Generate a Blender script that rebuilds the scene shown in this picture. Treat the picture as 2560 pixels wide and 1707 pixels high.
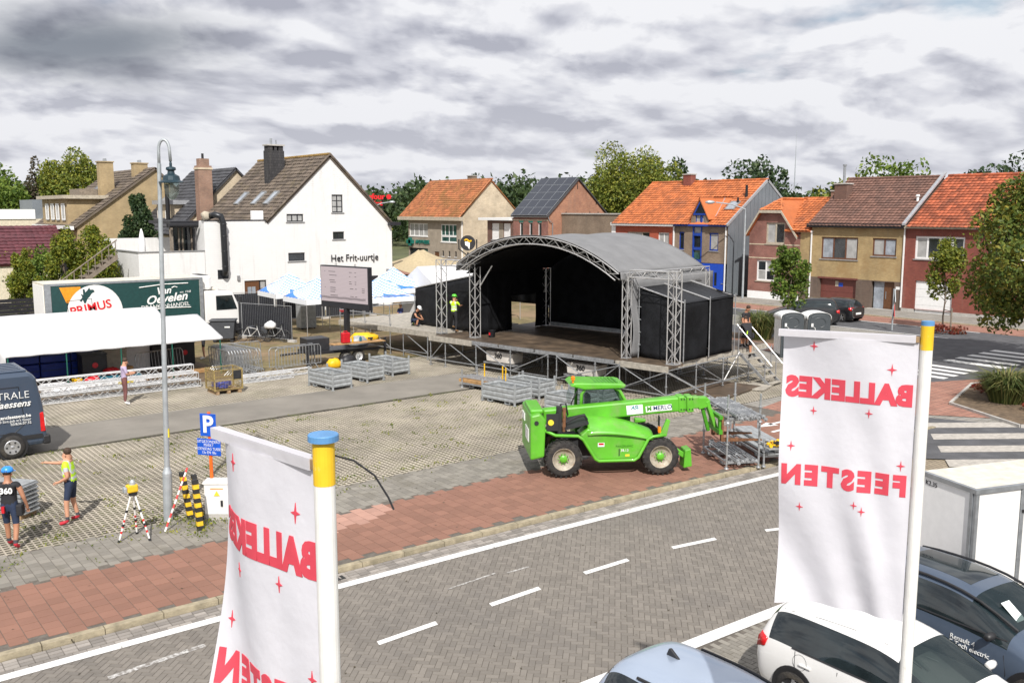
import bpy, bmesh, math, random
import numpy as np
from mathutils import Vector, Matrix, noise as mnoise
random.seed(7); rng = np.random.default_rng(7)
R = math.radians
for o in list(bpy.data.objects): bpy.data.objects.remove(o)
scene = bpy.context.scene; COL = scene.collection
# ---------------------------------------------------------------- camera
# world grid: X runs along the main road, Y across it; camera stands at the origin, 7.2 m up
cam_d = bpy.data.cameras.new('camera'); cam = bpy.data.objects.new('camera', cam_d); COL.objects.link(cam)
PITCH, YAW, H = math.atan(330/2316), R(38.7), 7.2
cam.location = (0, 0, H); cam.rotation_euler = (R(90)-PITCH, 0, -YAW)
cam_d.sensor_width = 36; cam_d.lens = 36*2316/2560; cam_d.clip_start = .1; cam_d.clip_end = 3000
scene.camera = cam
# ---------------------------------------------------------------- world, sun, exposure
SUN_EL, SHADOW_AZ = R(45), R(55.7)       # shadows fall towards this azimuth on the grid
sun_d = bpy.data.lights.new('sun', 'SUN'); sun = bpy.data.objects.new('sun', sun_d); COL.objects.link(sun)
sun_d.energy = 5.0; sun_d.angle = R(.9); sun_d.color = (1, .965, .915)
sun_dir = Vector((-math.cos(SHADOW_AZ)*math.cos(SUN_EL), -math.sin(SHADOW_AZ)*math.cos(SUN_EL), math.sin(SUN_EL)))
sun.rotation_euler = sun_dir.to_track_quat('Z', 'Y').to_euler()
sun.location = (0, 0, 60)
world = bpy.data.worlds.new('World'); scene.world = world; world.use_nodes = True
def N(nt, t, **kw):
    n = nt.nodes.new(t)
    for k, v in kw.items():
        if k.startswith('i_'):
            n.inputs[int(k[2:]) if k[2:].isdigit() else k[2:].replace('_', ' ')].default_value = v
        else: setattr(n, k, v)
    return n
def ramp(nt, stops, interp='EASE'):
    n = nt.nodes.new('ShaderNodeValToRGB'); cr = n.color_ramp; cr.interpolation = interp
    while len(cr.elements) < len(stops): cr.elements.new(.5)
    for e, (p, c) in zip(cr.elements, stops):
        e.position = p; e.color = (c, c, c, 1) if not isinstance(c, tuple) else (*c, 1)
    return n
def build_world():
    nt = world.node_tree; nt.nodes.clear(); L = nt.links.new
    out = N(nt, 'ShaderNodeOutputWorld'); bg = N(nt, 'ShaderNodeBackground'); L(bg.outputs[0], out.inputs[0])
    bg.inputs[1].default_value = .1
    sky = N(nt, 'ShaderNodeTexSky', sky_type='NISHITA', sun_disc=False, sun_elevation=SUN_EL)
    sky.sun_rotation = math.atan2(sun_dir.x, sun_dir.y); sky.altitude = 20; sky.air_density = 1.2; sky.dust_density = 1.0
    tc = N(nt, 'ShaderNodeTexCoord'); sep = N(nt, 'ShaderNodeSeparateXYZ'); L(tc.outputs['Generated'], sep.inputs[0])
    zz = N(nt, 'ShaderNodeMath', operation='ADD', i_1=.30); L(sep.outputs[2], zz.inputs[0])
    zm = N(nt, 'ShaderNodeMath', operation='MAXIMUM', i_1=.02); L(zz.outputs[0], zm.inputs[0])
    dx = N(nt, 'ShaderNodeMath', operation='DIVIDE'); L(sep.outputs[0], dx.inputs[0]); L(zm.outputs[0], dx.inputs[1])
    dy = N(nt, 'ShaderNodeMath', operation='DIVIDE'); L(sep.outputs[1], dy.inputs[0]); L(zm.outputs[0], dy.inputs[1])
    cmb = N(nt, 'ShaderNodeCombineXYZ'); L(dx.outputs[0], cmb.inputs[0]); L(dy.outputs[0], cmb.inputs[1])
    mp = N(nt, 'ShaderNodeMapping'); mp.inputs['Rotation'].default_value[2] = YAW; mp.inputs['Scale'].default_value = (.82, 1, 1)
    L(cmb.outputs[0], mp.inputs[0])
    def noi(scale, detail, rough, off, dist=0.):
        m = N(nt, 'ShaderNodeMapping'); m.inputs['Location'].default_value = off; L(mp.outputs[0], m.inputs[0])
        n = N(nt, 'ShaderNodeTexNoise', noise_dimensions='2D'); n.inputs['Scale'].default_value = scale; n.inputs['Detail'].default_value = detail
        n.inputs['Roughness'].default_value = rough; n.inputs['Distortion'].default_value = dist; L(m.outputs[0], n.inputs[0]); return n
    def dens(off):                           # soft noise with rounded heaps in it
        n = noi(2.1, 7, .56, off, .2); m = N(nt, 'ShaderNodeMapping'); m.inputs['Location'].default_value = off; L(mp.outputs[0], m.inputs[0])
        w_ = N(nt, 'ShaderNodeVectorMath', operation='MULTIPLY_ADD'); w_.inputs[1].default_value = (.22, .22, .22); L(n.outputs['Color'], w_.inputs[0]); L(m.outputs[0], w_.inputs[2])
        v = N(nt, 'ShaderNodeTexVoronoi', feature='F1', voronoi_dimensions='2D'); v.inputs['Scale'].default_value = 2.9; v.inputs['Detail'].default_value = 3; v.inputs['Roughness'].default_value = .5; L(w_.outputs[0], v.inputs[0])
        k = N(nt, 'ShaderNodeMath', operation='MULTIPLY_ADD', i_1=-.33, i_2=.31); L(v.outputs['Distance'], k.inputs[0])
        q = N(nt, 'ShaderNodeMath', operation='MULTIPLY_ADD', i_1=.75); L(n.outputs[0], q.inputs[0]); L(k.outputs[0], q.inputs[2]); return q
    d0, d1 = dens((5.2, 7.7, 2)), dens((5.2, 7.62, 2)); big = noi(.9, 3, .5, (3.1, 1.4, 0))
    cov = N(nt, 'ShaderNodeMath', operation='ADD'); L(d0.outputs[0], cov.inputs[0]); L(big.outputs[0], cov.inputs[1])
    half = N(nt, 'ShaderNodeMath', operation='MULTIPLY', i_1=.5); L(cov.outputs[0], half.inputs[0])
    covr = ramp(nt, [(.22, 0.), (.37, 1.)]); L(half.outputs[0], covr.inputs[0])
    # sunlit heads against blue-grey undersides
    diff = N(nt, 'ShaderNodeMath', operation='SUBTRACT'); L(d0.outputs[0], diff.inputs[0]); L(d1.outputs[0], diff.inputs[1])
    dm = N(nt, 'ShaderNodeMath', operation='MULTIPLY_ADD', i_1=2.1, i_2=.72); L(diff.outputs[0], dm.inputs[0])
    sh = N(nt, 'ShaderNodeMath', operation='SUBTRACT'); L(dm.outputs[0], sh.inputs[0])
    bs = N(nt, 'ShaderNodeMath', operation='MULTIPLY', i_1=.62); L(big.outputs[0], bs.inputs[0]); L(bs.outputs[0], sh.inputs[1])
    col = ramp(nt, [(.08, (4.0, 4.12, 4.8)), (.28, (6.0, 6.1, 6.7)), (.52, (8.3, 8.35, 8.65))], 'LINEAR')
    L(sh.outputs[0], col.inputs[0])
    # one heavy rain cloud, a patch of the cloud layer (ends on its own noise)
    hv = N(nt, 'ShaderNodeVectorMath', operation='DISTANCE'); hv.inputs[1].default_value = HEAVY
    wob = N(nt, 'ShaderNodeVectorMath', operation='MULTIPLY_ADD'); wob.inputs[1].default_value = (.35, .25, 0)
    fc = noi(1.8, 6, .6, (1, 2, 3)); L(fc.outputs['Color'], wob.inputs[0]); L(mp.outputs[0], wob.inputs[2])
    sc = N(nt, 'ShaderNodeVectorMath', operation='MULTIPLY'); sc.inputs[1].default_value = (1., 1.6, 1); L(wob.outputs[0], sc.inputs[0]); L(sc.outputs[0], hv.inputs[0])
    hr = ramp(nt, [(.10, 1.), (1., 0.)]); hs = N(nt, 'ShaderNodeMath', operation='MULTIPLY', i_1=2.2); L(hv.outputs['Value'], hs.inputs[0]); L(hs.outputs[0], hr.inputs[0])
    dark = N(nt, 'ShaderNodeMix', data_type='RGBA', blend_type='MULTIPLY'); dark.inputs[7].default_value = (.24, .27, .31, 1)
    L(hr.outputs[0], dark.inputs[0]); L(col.outputs[0], dark.inputs[6])
    # brighter, flatter haze towards the horizon
    hz = ramp(nt, [(.0, 1.), (.22, 0.)]); L(sep.outputs[2], hz.inputs[0])
    hzs = N(nt, 'ShaderNodeMath', operation='MULTIPLY', i_1=.4); L(hz.outputs[0], hzs.inputs[0])
    hm = N(nt, 'ShaderNodeMix', data_type='RGBA'); hm.inputs[7].default_value = (6.9, 6.95, 7.4, 1)
    L(hzs.outputs[0], hm.inputs[0]); L(dark.outputs[2], hm.inputs[6])
    mix = N(nt, 'ShaderNodeMix', data_type='RGBA'); cmx = N(nt, 'ShaderNodeMath', operation='MAXIMUM'); L(covr.outputs[0], cmx.inputs[0]); L(hr.outputs[0], cmx.inputs[1]); L(cmx.outputs[0], mix.inputs[0]); L(sky.outputs[0], mix.inputs[6]); L(hm.outputs[2], mix.inputs[7])
    L(mix.outputs[2], bg.inputs[0])
HEAVY = (-.80, 3.32, 0)
build_world()
vs = scene.view_settings; vs.view_transform = 'Standard'; vs.look = 'None'; vs.gamma = 1; vs.exposure = .12; vs.use_curve_mapping = False
scene.render.engine = 'CYCLES'; scene.render.resolution_x = 1024; scene.render.resolution_y = 682
# ---------------------------------------------------------------- helpers
FW = Vector((math.sin(YAW)*math.cos(PITCH), math.cos(YAW)*math.cos(PITCH), -math.sin(PITCH)))
RT = Vector((math.cos(YAW), -math.sin(YAW), 0)); UP = RT.cross(FW)
def seen(p, m=1.05):                       # is a point inside the photograph, and how far
    v = Vector(p)-Vector((0, 0, H)); d = v.dot(FW)
    return d if d > 1 and abs(v.dot(RT)/d) < .5527*m and abs(v.dot(UP)/d) < .3685*m else None
MATS = {}
def mat(name, col, rough=.65, metal=0., var=.10, scale=6., bump=0., bscale=None, rnd=0., spec=.5, world=False, spots=None, coat=0.):
    m = bpy.data.materials.new(name); m.use_nodes = True; nt = m.node_tree; L = nt.links.new; b = nt.nodes['Principled BSDF']
    b.inputs['Roughness'].default_value = rough; b.inputs['Metallic'].default_value = metal
    b.inputs['Specular IOR Level'].default_value = spec; b.inputs['Coat Weight'].default_value = coat; b.inputs['Coat Roughness'].default_value = .06
    tc = N(nt, 'ShaderNodeTexCoord'); gm = N(nt, 'ShaderNodeNewGeometry'); P = gm.outputs['Position'] if world else tc.outputs['Object']
    n = N(nt, 'ShaderNodeTexNoise'); n.inputs['Scale'].default_value = scale; n.inputs['Detail'].default_value = 6; n.inputs['Roughness'].default_value = .6; L(P, n.inputs[0])
    f = n.outputs[0]
    if rnd:
        oi = N(nt, 'ShaderNodeObjectInfo'); a = N(nt, 'ShaderNodeMath', operation='ADD'); L(oi.outputs['Random'], a.inputs[0]); L(gm.outputs['Random Per Island'], a.inputs[1])
        fr = N(nt, 'ShaderNodeMath', operation='FRACT'); L(a.outputs[0], fr.inputs[0])
        mx = N(nt, 'ShaderNodeMix'); mx.inputs[0].default_value = rnd; L(n.outputs[0], mx.inputs[2]); L(fr.outputs[0], mx.inputs[3]); f = mx.outputs[0]
    c = Vector(col[:3]); lo = c*(1-2.2*var); hi = c*(1+2.2*var)
    r = ramp(nt, [(.28, tuple(max(x, 0) for x in lo)), (.72, tuple(min(x, 1) for x in hi))], 'LINEAR'); L(f, r.inputs[0]); o = r.outputs[0]
    if spots:                                # stains / moss / grass: (colour, scale, threshold, amount)
        sc_, ss, th, am = spots
        n2 = N(nt, 'ShaderNodeTexNoise'); n2.inputs['Scale'].default_value = ss; n2.inputs['Detail'].default_value = 7; n2.inputs['Roughness'].default_value = .65; L(P, n2.inputs[0])
        r2 = ramp(nt, [(th-.08, 0.), (th+.10, am)], 'LINEAR'); L(n2.outputs[0], r2.inputs[0])
        mx2 = N(nt, 'ShaderNodeMix', data_type='RGBA'); mx2.inputs[7].default_value = (*sc_, 1); L(r2.outputs[0], mx2.inputs[0]); L(o, mx2.inputs[6]); o = mx2.outputs[2]
    L(o, b.inputs['Base Color'])
    if bump:
        bn = N(nt, 'ShaderNodeTexNoise'); bn.inputs['Scale'].default_value = bscale or scale*4; bn.inputs['Detail'].default_value = 5; L(P, bn.inputs[0])
        bp = N(nt, 'ShaderNodeBump'); bp.inputs['Strength'].default_value = bump; bp.inputs['Distance'].default_value = .03; L(bn.outputs[0], bp.inputs['Height']); L(bp.outputs[0], b.inputs['Normal'])
    MATS[name] = m; return m
def brick_mat(name, c1, c2, mortar, bw=.21, bh=.065, ms=.011, rough=.85, stain=None, floor=False, bias=0., off=.5, amp=.25, streak=.22):
    m = bpy.data.materials.new(name); m.use_nodes = True; nt = m.node_tree; L = nt.links.new; b = nt.nodes['Principled BSDF']; b.inputs['Roughness'].default_value = rough
    gm = N(nt, 'ShaderNodeNewGeometry'); sp = N(nt, 'ShaderNodeSeparateXYZ'); L(gm.outputs['Position'], sp.inputs[0])
    cb = N(nt, 'ShaderNodeCombineXYZ')
    if floor: L(sp.outputs[0], cb.inputs[0]); L(sp.outputs[1], cb.inputs[1])
    else:
        sn = N(nt, 'ShaderNodeSeparateXYZ'); L(gm.outputs['True Normal'], sn.inputs[0]); ab = N(nt, 'ShaderNodeMath', operation='ABSOLUTE'); L(sn.outputs[0], ab.inputs[0])
        gt = N(nt, 'ShaderNodeMath', operation='GREATER_THAN', i_1=.6); L(ab.outputs[0], gt.inputs[0])
        mx = N(nt, 'ShaderNodeMix'); L(gt.outputs[0], mx.inputs[0]); L(sp.outputs[0], mx.inputs[2]); L(sp.outputs[1], mx.inputs[3]); L(mx.outputs[0], cb.inputs[0]); L(sp.outputs[2], cb.inputs[1])
    br = N(nt, 'ShaderNodeTexBrick'); br.offset = off; br.inputs['Scale'].default_value = 1; br.inputs['Brick Width'].default_value = bw; br.inputs['Row Height'].default_value = bh
    br.inputs['Mortar Size'].default_value = ms; br.inputs['Bias'].default_value = bias; br.inputs['Color1'].default_value = (*c1, 1); br.inputs['Color2'].default_value = (*c2, 1); br.inputs['Mortar'].default_value = (*mortar, 1)
    L(cb.outputs[0], br.inputs[0])
    n = N(nt, 'ShaderNodeTexNoise'); n.inputs['Scale'].default_value = .9; n.inputs['Detail'].default_value = 8; n.inputs['Roughness'].default_value = .65; L(gm.outputs['Position'], n.inputs[0])
    rr = ramp(nt, [(.3, 1-amp), (.7, 1+amp*.7)], 'LINEAR'); L(n.outputs[0], rr.inputs[0])
    mm = N(nt, 'ShaderNodeMix', data_type='RGBA', blend_type='MULTIPLY'); mm.inputs[0].default_value = 1; L(br.outputs[0], mm.inputs[6]); L(rr.outputs[0], mm.inputs[7]); o = mm.outputs[2]
    if stain:
        n2 = N(nt, 'ShaderNodeTexNoise'); n2.inputs['Scale'].default_value = .5; n2.inputs['Detail'].default_value = 9; n2.inputs['Roughness'].default_value = .7; L(gm.outputs['Position'], n2.inputs[0])
        r2 = ramp(nt, [(.52, 0.), (.68, .7)], 'LINEAR'); L(n2.outputs[0], r2.inputs[0]); m2 = N(nt, 'ShaderNodeMix', data_type='RGBA'); m2.inputs[7].default_value = (*stain, 1)
        L(r2.outputs[0], m2.inputs[0]); L(o, m2.inputs[6]); o = m2.outputs[2]
    if streak:                               # rain streaks: noise drawn out downwards
        mp = N(nt, 'ShaderNodeMapping'); mp.inputs['Scale'].default_value = (2.6, 2.6, .22); L(gm.outputs['Position'], mp.inputs[0]); n3 = N(nt, 'ShaderNodeTexNoise'); n3.inputs['Scale'].default_value = 1; n3.inputs['Detail'].default_value = 7; n3.inputs['Roughness'].default_value = .7; L(mp.outputs[0], n3.inputs[0])
        r3 = ramp(nt, [(.54, 0.), (.72, streak)], 'LINEAR'); L(n3.outputs[0], r3.inputs[0]); m3 = N(nt, 'ShaderNodeMix', data_type='RGBA'); m3.inputs[7].default_value = (.22, .20, .17, 1); L(r3.outputs[0], m3.inputs[0]); L(o, m3.inputs[6]); o = m3.outputs[2]
    L(o, b.inputs['Base Color'])
    bp = N(nt, 'ShaderNodeBump'); bp.inputs['Strength'].default_value = .5; bp.inputs['Distance'].default_value = .012; L(br.outputs['Fac'], bp.inputs['Height']); bp.invert = True; L(bp.outputs[0], b.inputs['Normal'])
    MATS[name] = m; return m
def glass_mat(name, tint, alpha, rough=.03):
    m = bpy.data.materials.new(name); m.use_nodes = True; nt = m.node_tree; L = nt.links.new
    b = nt.nodes['Principled BSDF']; b.inputs['Base Color'].default_value = (*tint, 1); b.inputs['Roughness'].default_value = rough
    b.inputs['Specular IOR Level'].default_value = .8
    if alpha < 1:
        tr = N(nt, 'ShaderNodeBsdfTransparent'); tr.inputs[0].default_value = (.72, .80, .78, 1)
        mx = N(nt, 'ShaderNodeMixShader'); mx.inputs[0].default_value = alpha; L(tr.outputs[0], mx.inputs[1]); L(b.outputs[0], mx.inputs[2]); L(mx.outputs[0], nt.nodes['Material Output'].inputs[0])
    MATS[name] = m; return m
def props(o, label=None, cat=None, group=None, kind=None):
    if label: o['label'] = label
    if cat: o['category'] = cat
    if group: o['group'] = group
    if kind: o['kind'] = kind
    return o
def thing(name, label, cat, loc=(0, 0, 0), rz=0., group=None):
    o = bpy.data.objects.new(name, None); COL.objects.link(o); o.location = loc; o.rotation_euler = (0, 0, rz); o.empty_display_size = .2
    return props(o, label, cat, group)
def link(name, me, parent=None, mtx=None):
    o = bpy.data.objects.new(name, me); COL.objects.link(o)
    if parent is not None: o.parent = parent
    if mtx is not None: o.matrix_basis = mtx
    return o
def dup(root, loc, rz=None, label=None, group=None):
    def cp(o, par):
        c = o.copy(); COL.objects.link(c)
        if par is not None: c.parent = par; c.matrix_parent_inverse = o.matrix_parent_inverse
        for ch in o.children: cp(ch, c)
        return c
    r = cp(root, None); r.location = loc
    if rz is not None: r.rotation_euler = (0, 0, rz)
    return props(r, label, None, group)
class MB:                                    # collects shapes, builds ONE mesh object
    def __init__(s, o=(0, 0, 0)): s.v = []; s.f = []; s.o = Vector(o)
    def add(s, vs, fs):
        k = len(s.v); s.v += [tuple(Vector(v)-s.o) for v in vs]; s.f += [[i+k for i in f] for f in fs]; return s
    def box(s, x0, x1, y0, y1, z0, z1):
        return s.add([(x0, y0, z0), (x1, y0, z0), (x1, y1, z0), (x0, y1, z0), (x0, y0, z1), (x1, y0, z1), (x1, y1, z1), (x0, y1, z1)],
                     [(0, 3, 2, 1), (4, 5, 6, 7), (0, 1, 5, 4), (1, 2, 6, 5), (2, 3, 7, 6), (3, 0, 4, 7)])
    def cb(s, c, d, rz=0., rx=0., ry=0.):
        m = Matrix.Translation(c) @ Matrix.Rotation(rz, 4, 'Z') @ Matrix.Rotation(ry, 4, 'Y') @ Matrix.Rotation(rx, 4, 'X')
        a, b, c_ = d[0]/2, d[1]/2, d[2]/2
        vs = [m @ Vector(p) for p in [(-a, -b, -c_), (a, -b, -c_), (a, b, -c_), (-a, b, -c_), (-a, -b, c_), (a, -b, c_), (a, b, c_), (-a, b, c_)]]
        return s.add(vs, [(0, 3, 2, 1), (4, 5, 6, 7), (0, 1, 5, 4), (1, 2, 6, 5), (2, 3, 7, 6), (3, 0, 4, 7)])
    def bar(s, p, q, r, n=6, r2=None):
        p, q = Vector(p), Vector(q); d = q-p
        if d.length < 1e-6: return s
        d.normalize(); a = d.orthogonal().normalized(); b = d.cross(a); r2 = r if r2 is None else r2
        vs = [p+(a*math.cos(t)+b*math.sin(t))*r for t in [2*math.pi*i/n for i in range(n)]]+[q+(a*math.cos(t)+b*math.sin(t))*r2 for t in [2*math.pi*i/n for i in range(n)]]
        return s.add(vs, [(i, (i+1) % n, n+(i+1) % n, n+i) for i in range(n)]+[tuple(range(n))[::-1], tuple(range(n, 2*n))])
    def path(s, pts, r, n=6, closed=False, taper=None):
        pts = [Vector(p) for p in pts]; k = len(pts); rings = []; ref = None
        for i, p in enumerate(pts):
            d = (pts[(i+1) % k]-pts[i-1]) if closed else (pts[min(i+1, k-1)]-pts[max(i-1, 0)])
            d = d.normalized() if d.length > 1e-9 else Vector((0, 0, 1))
            if ref is None: ref = d.orthogonal().normalized()
            ref = (ref-d*ref.dot(d)); ref = ref.normalized() if ref.length > 1e-6 else d.orthogonal().normalized(); b = d.cross(ref)
            rr = r if taper is None else r+(taper-r)*i/(k-1)
            rings.append([p+(ref*math.cos(2*math.pi*j/n)+b*math.sin(2*math.pi*j/n))*rr for j in range(n)])
        vs = [v for g in rings for v in g]; fs = []
        for i in range(k if closed else k-1):
            a, c = i*n, ((i+1) % k)*n
            fs += [(a+j, a+(j+1) % n, c+(j+1) % n, c+j) for j in range(n)]
        if not closed: fs += [tuple(range(n))[::-1], tuple(range((k-1)*n, k*n))]
        return s.add(vs, fs)
    def prism(s, poly, e):                   # planar polygon extruded along vector e
        e = Vector(e); p = [Vector(v) for v in poly]; n = len(p)
        return s.add(p+[v+e for v in p], [tuple(range(n)), tuple(range(n, 2*n))[::-1]]+[(i, n+i, n+(i+1) % n, (i+1) % n) for i in range(n)])
    def lathe(s, prof, c=(0, 0, 0), n=16, mtx=None, cap=True):
        c = Vector(c); vs = []
        for r, z in prof:
            for j in range(n):
                v = Vector((r*math.cos(2*math.pi*j/n), r*math.sin(2*math.pi*j/n), z)); vs.append(c+(mtx @ v if mtx else v))
        k = len(prof); fs = [(i*n+j, i*n+(j+1) % n, (i+1)*n+(j+1) % n, (i+1)*n+j) for i in range(k-1) for j in range(n)]
        return s.add(vs, fs+([tuple(range(n))[::-1], tuple(range((k-1)*n, k*n))] if cap else []))
    def grid(s, fn, nu, nv):                 # surface fn(u,v), u,v in 0..1
        return s.add([fn(i/nu, j/nv) for j in range(nv+1) for i in range(nu+1)], [(j*(nu+1)+i, j*(nu+1)+i+1, (j+1)*(nu+1)+i+1, (j+1)*(nu+1)+i) for j in range(nv) for i in range(nu)])
    def mesh(s, name, m=None, smooth=False):
        me = bpy.data.meshes.new(name); me.from_pydata(s.v, [], s.f); me.update()
        if m is not None: me.materials.append(MATS[m] if isinstance(m, str) else m)
        if smooth: me.polygons.foreach_set('use_smooth', [True]*len(me.polygons))
        return me
    def build(s, name, m, parent=None, smooth=False, bev=0., sub=0, thick=0.):
        o = link(name, s.mesh(name, m, smooth), parent)
        if thick: md = o.modifiers.new('t', 'SOLIDIFY'); md.thickness = thick; md.offset = 0
        if bev: md = o.modifiers.new('b', 'BEVEL'); md.width = bev; md.segments = 2; md.limit_method = 'ANGLE'; md.angle_limit = R(40)
        if sub: md = o.modifiers.new('s', 'SUBSURF'); md.levels = sub; md.render_levels = sub
        return o
def struct(name, mb, m, **k): return props(mb.build(name, m, **k), kind='structure')
def join_copies(name, me, mtxs, m, parent=None):      # many copies of one small mesh as one joined mesh
    nv = len(me.vertices); co = np.empty(nv*3); me.vertices.foreach_get('co', co); co = co.reshape(-1, 3)
    A = np.array([[list(r) for r in x] for x in mtxs]); n = len(A)
    V = (np.einsum('nij,vj->nvi', A[:, :3, :3], co)+A[:, None, :3, 3]).reshape(-1, 3)
    lv = np.empty(len(me.loops), np.int32); me.loops.foreach_get('vertex_index', lv)
    ls = np.empty(len(me.polygons), np.int32); me.polygons.foreach_get('loop_start', ls)
    lt = np.empty(len(me.polygons), np.int32); me.polygons.foreach_get('loop_total', lt)
    o = bpy.data.meshes.new(name); o.vertices.add(n*nv); o.vertices.foreach_set('co', V.ravel())
    o.loops.add(n*len(lv)); o.loops.foreach_set('vertex_index', (lv[None]+np.arange(n, dtype=np.int32)[:, None]*nv).ravel())
    o.polygons.add(n*len(ls)); o.polygons.foreach_set('loop_start', (ls[None]+np.arange(n, dtype=np.int32)[:, None]*len(lv)).ravel()); o.polygons.foreach_set('loop_total', np.tile(lt, n))
    o.polygons.foreach_set('use_smooth', np.zeros(n*len(ls), bool)); o.update(calc_edges=True); o.materials.append(MATS[m] if isinstance(m, str) else m)
    return link(name, o, parent)
def pieces(piece, rest, me, mtxs, m, parent, off=Vector((0, 0, 0)), limit=300):
    # the nearest visible pieces are objects, the others one joined part
    me.materials.clear(); me.materials.append(MATS[m])
    d = [(seen(off+x.translation, 1.0) or 1e9+i, i) for i, x in enumerate(mtxs)]; d.sort()
    pick = {i for dist, i in d[:limit] if dist < 1e8}
    for i in pick: link(piece, me, parent, mtxs[i])
    left = [x for i, x in enumerate(mtxs) if i not in pick]
    if left: props(join_copies(rest, me, left, m, parent), kind='stuff')
def text_mesh(s, size, m, extrude=.004, bold=0., align='CENTER', shear=0., lh=1., sp=1.):
    cu = bpy.data.curves.new('t', 'FONT'); cu.body = s; cu.size = size; cu.extrude = extrude; cu.offset = bold; cu.align_x = align; cu.align_y = 'CENTER'; cu.shear = shear; cu.space_line = lh; cu.resolution_u = 3; cu.space_character = sp
    o = bpy.data.objects.new('t', cu); COL.objects.link(o); dg = bpy.context.evaluated_depsgraph_get()
    me = bpy.data.meshes.new_from_object(o.evaluated_get(dg)); bpy.data.objects.remove(o); bpy.data.curves.remove(cu)
    me.materials.clear(); me.materials.append(MATS[m]); return me
def frame(o, u, n):                          # matrix: x along u, y up-ish, z along n
    u = Vector(u).normalized(); n = Vector(n).normalized(); w = n.cross(u)
    m = Matrix((u, w, n)).transposed().to_4x4(); m.translation = Vector(o); return m
def put_text(parent, name, s, size, m, o, u, n, sx=1., **k):
    return link(name, text_mesh(s, size, m, **k), parent, frame(o, u, n) @ Matrix.Diagonal((sx, 1, 1, 1)))
# ---------------------------------------------------------------- materials
mat('white_paint', (.78, .78, .76), .5, var=.03, scale=3)
mat('line_paint', (.72, .71, .69), .7, var=.05, scale=14, spots=((.20, .19, .18), 9, .66, .75), world=True)
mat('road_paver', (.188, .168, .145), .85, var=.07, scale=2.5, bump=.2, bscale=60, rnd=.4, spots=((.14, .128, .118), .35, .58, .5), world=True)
mat('strip_paver', (.23, .212, .182), .88, var=.08, scale=2, bump=.4, bscale=50, rnd=.45, spots=((.14, .125, .09), 1.2, .58, .5), world=True)
mat('gutter_paver', (.27, .245, .22), .88, var=.12, scale=2, bump=.3, bscale=50, rnd=.5, world=True)
mat('red_tile', (.245, .124, .086), .85, var=.06, scale=1.2, bump=.3, bscale=60, rnd=.4, spots=((.26, .13, .095), .5, .6, .55), world=True)
mat('pink_tile', (.42, .24, .185), .85, var=.08, scale=2, bump=.3, bscale=60, rnd=.5, world=True)
mat('kerb_concrete', (.34, .29, .20), .9, var=.14, scale=5, bump=.4, bscale=40, spots=((.17, .15, .10), 3, .58, .6), world=True)
mat('concrete', (.42, .40, .37), .85, var=.10, scale=4, bump=.3, spots=((.22, .20, .18), 2.2, .62, .5))
mat('lattice_concrete', (.41, .365, .295), .9, var=.14, scale=.35, bump=.4, bscale=30, spots=((.20, .18, .14), .5, .55, .6), world=True)
mat('cell_soil', (.055, .047, .034), .95, var=.25, scale=3, bump=.6, bscale=20, spots=((.075, .085, .02), .8, .56, .85), world=True)
mat('joint_sand', (.12, .105, .088), .95, var=.15, scale=8, world=True)
mat('asphalt_lane', (.215, .196, .168), .9, var=.10, scale=.5, bump=.3, bscale=40, spots=((.15, .14, .12), .22, .58, .45), world=True)
mat('asphalt', (.085, .085, .09), .85, var=.15, scale=1.5, bump=.3, bscale=60, world=True)
mat('dry_lawn', (.155, .125, .055), .95, var=.25, scale=1.5, bump=.8, bscale=16, spots=((.25, .17, .10), .28, .52, .9), world=True)
mat('soil', (.13, .09, .055), .95, var=.25, scale=4, bump=.6, world=True)
mat('terrain_grass', (.10, .11, .045), .95, var=.2, scale=.05, world=True)
mat('grate_iron', (.05, .05, .05), .6, .6)
brick_mat('red_paving', (.30, .14, .10), (.36, .18, .13), (.14, .09, .07), .3, .3, .012, floor=True, stain=(.22, .12, .09))
brick_mat('grey_paving', (.30, .28, .25), (.25, .235, .21), (.13, .12, .10), .3, .3, .012, floor=True, stain=(.2, .19, .16))
brick_mat('beige_paving', (.33, .27, .19), (.29, .235, .165), (.16, .13, .09), .22, .11, .012, floor=True)
# ---------------------------------------------------------------- ground
def sheet(name, pts, z, m):
    b = MB(); b.add([(x, y, z) for x, y in pts], [tuple(range(len(pts)))]); return struct(name, b, m)
rect = lambda x0, x1, y0, y1: [(x0, y0), (x1, y0), (x1, y1), (x0, y1)]
sheet('ground', rect(-900, 1600, -300, 1900), -.16, 'terrain_grass')
curve = lambda x: -.0018*max(x, 0)**2 if x < 24 else -1.037-.0864*(x-24)
road = sheet('road', rect(-25, 33, -12, 16.3), -.107, 'joint_sand')
def paver(lx, ly, h, g=.003):
    a, b = lx/2-g, ly/2-g; c = .003
    return MB().add([(-a, -b, -h), (a, -b, -h), (a, b, -h), (-a, b, -h), (-a+c, -b+c, 0), (a-c, -b+c, 0), (a-c, b-c, 0), (-a+c, b-c, 0)],
                    [(4, 5, 6, 7), (0, 1, 5, 4), (1, 2, 6, 5), (2, 3, 7, 6), (3, 0, 4, 7)]).mesh('paver')
def wob(x, y, z, rz=0.):
    return Matrix.Translation((x, y, z+random.uniform(-.001, .001))) @ Matrix.Rotation(rz, 4, 'Z') @ Matrix.Rotation(random.uniform(-.004, .004), 4, 'X') @ Matrix.Rotation(random.uniform(-.004, .004), 4, 'Y')
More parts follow.
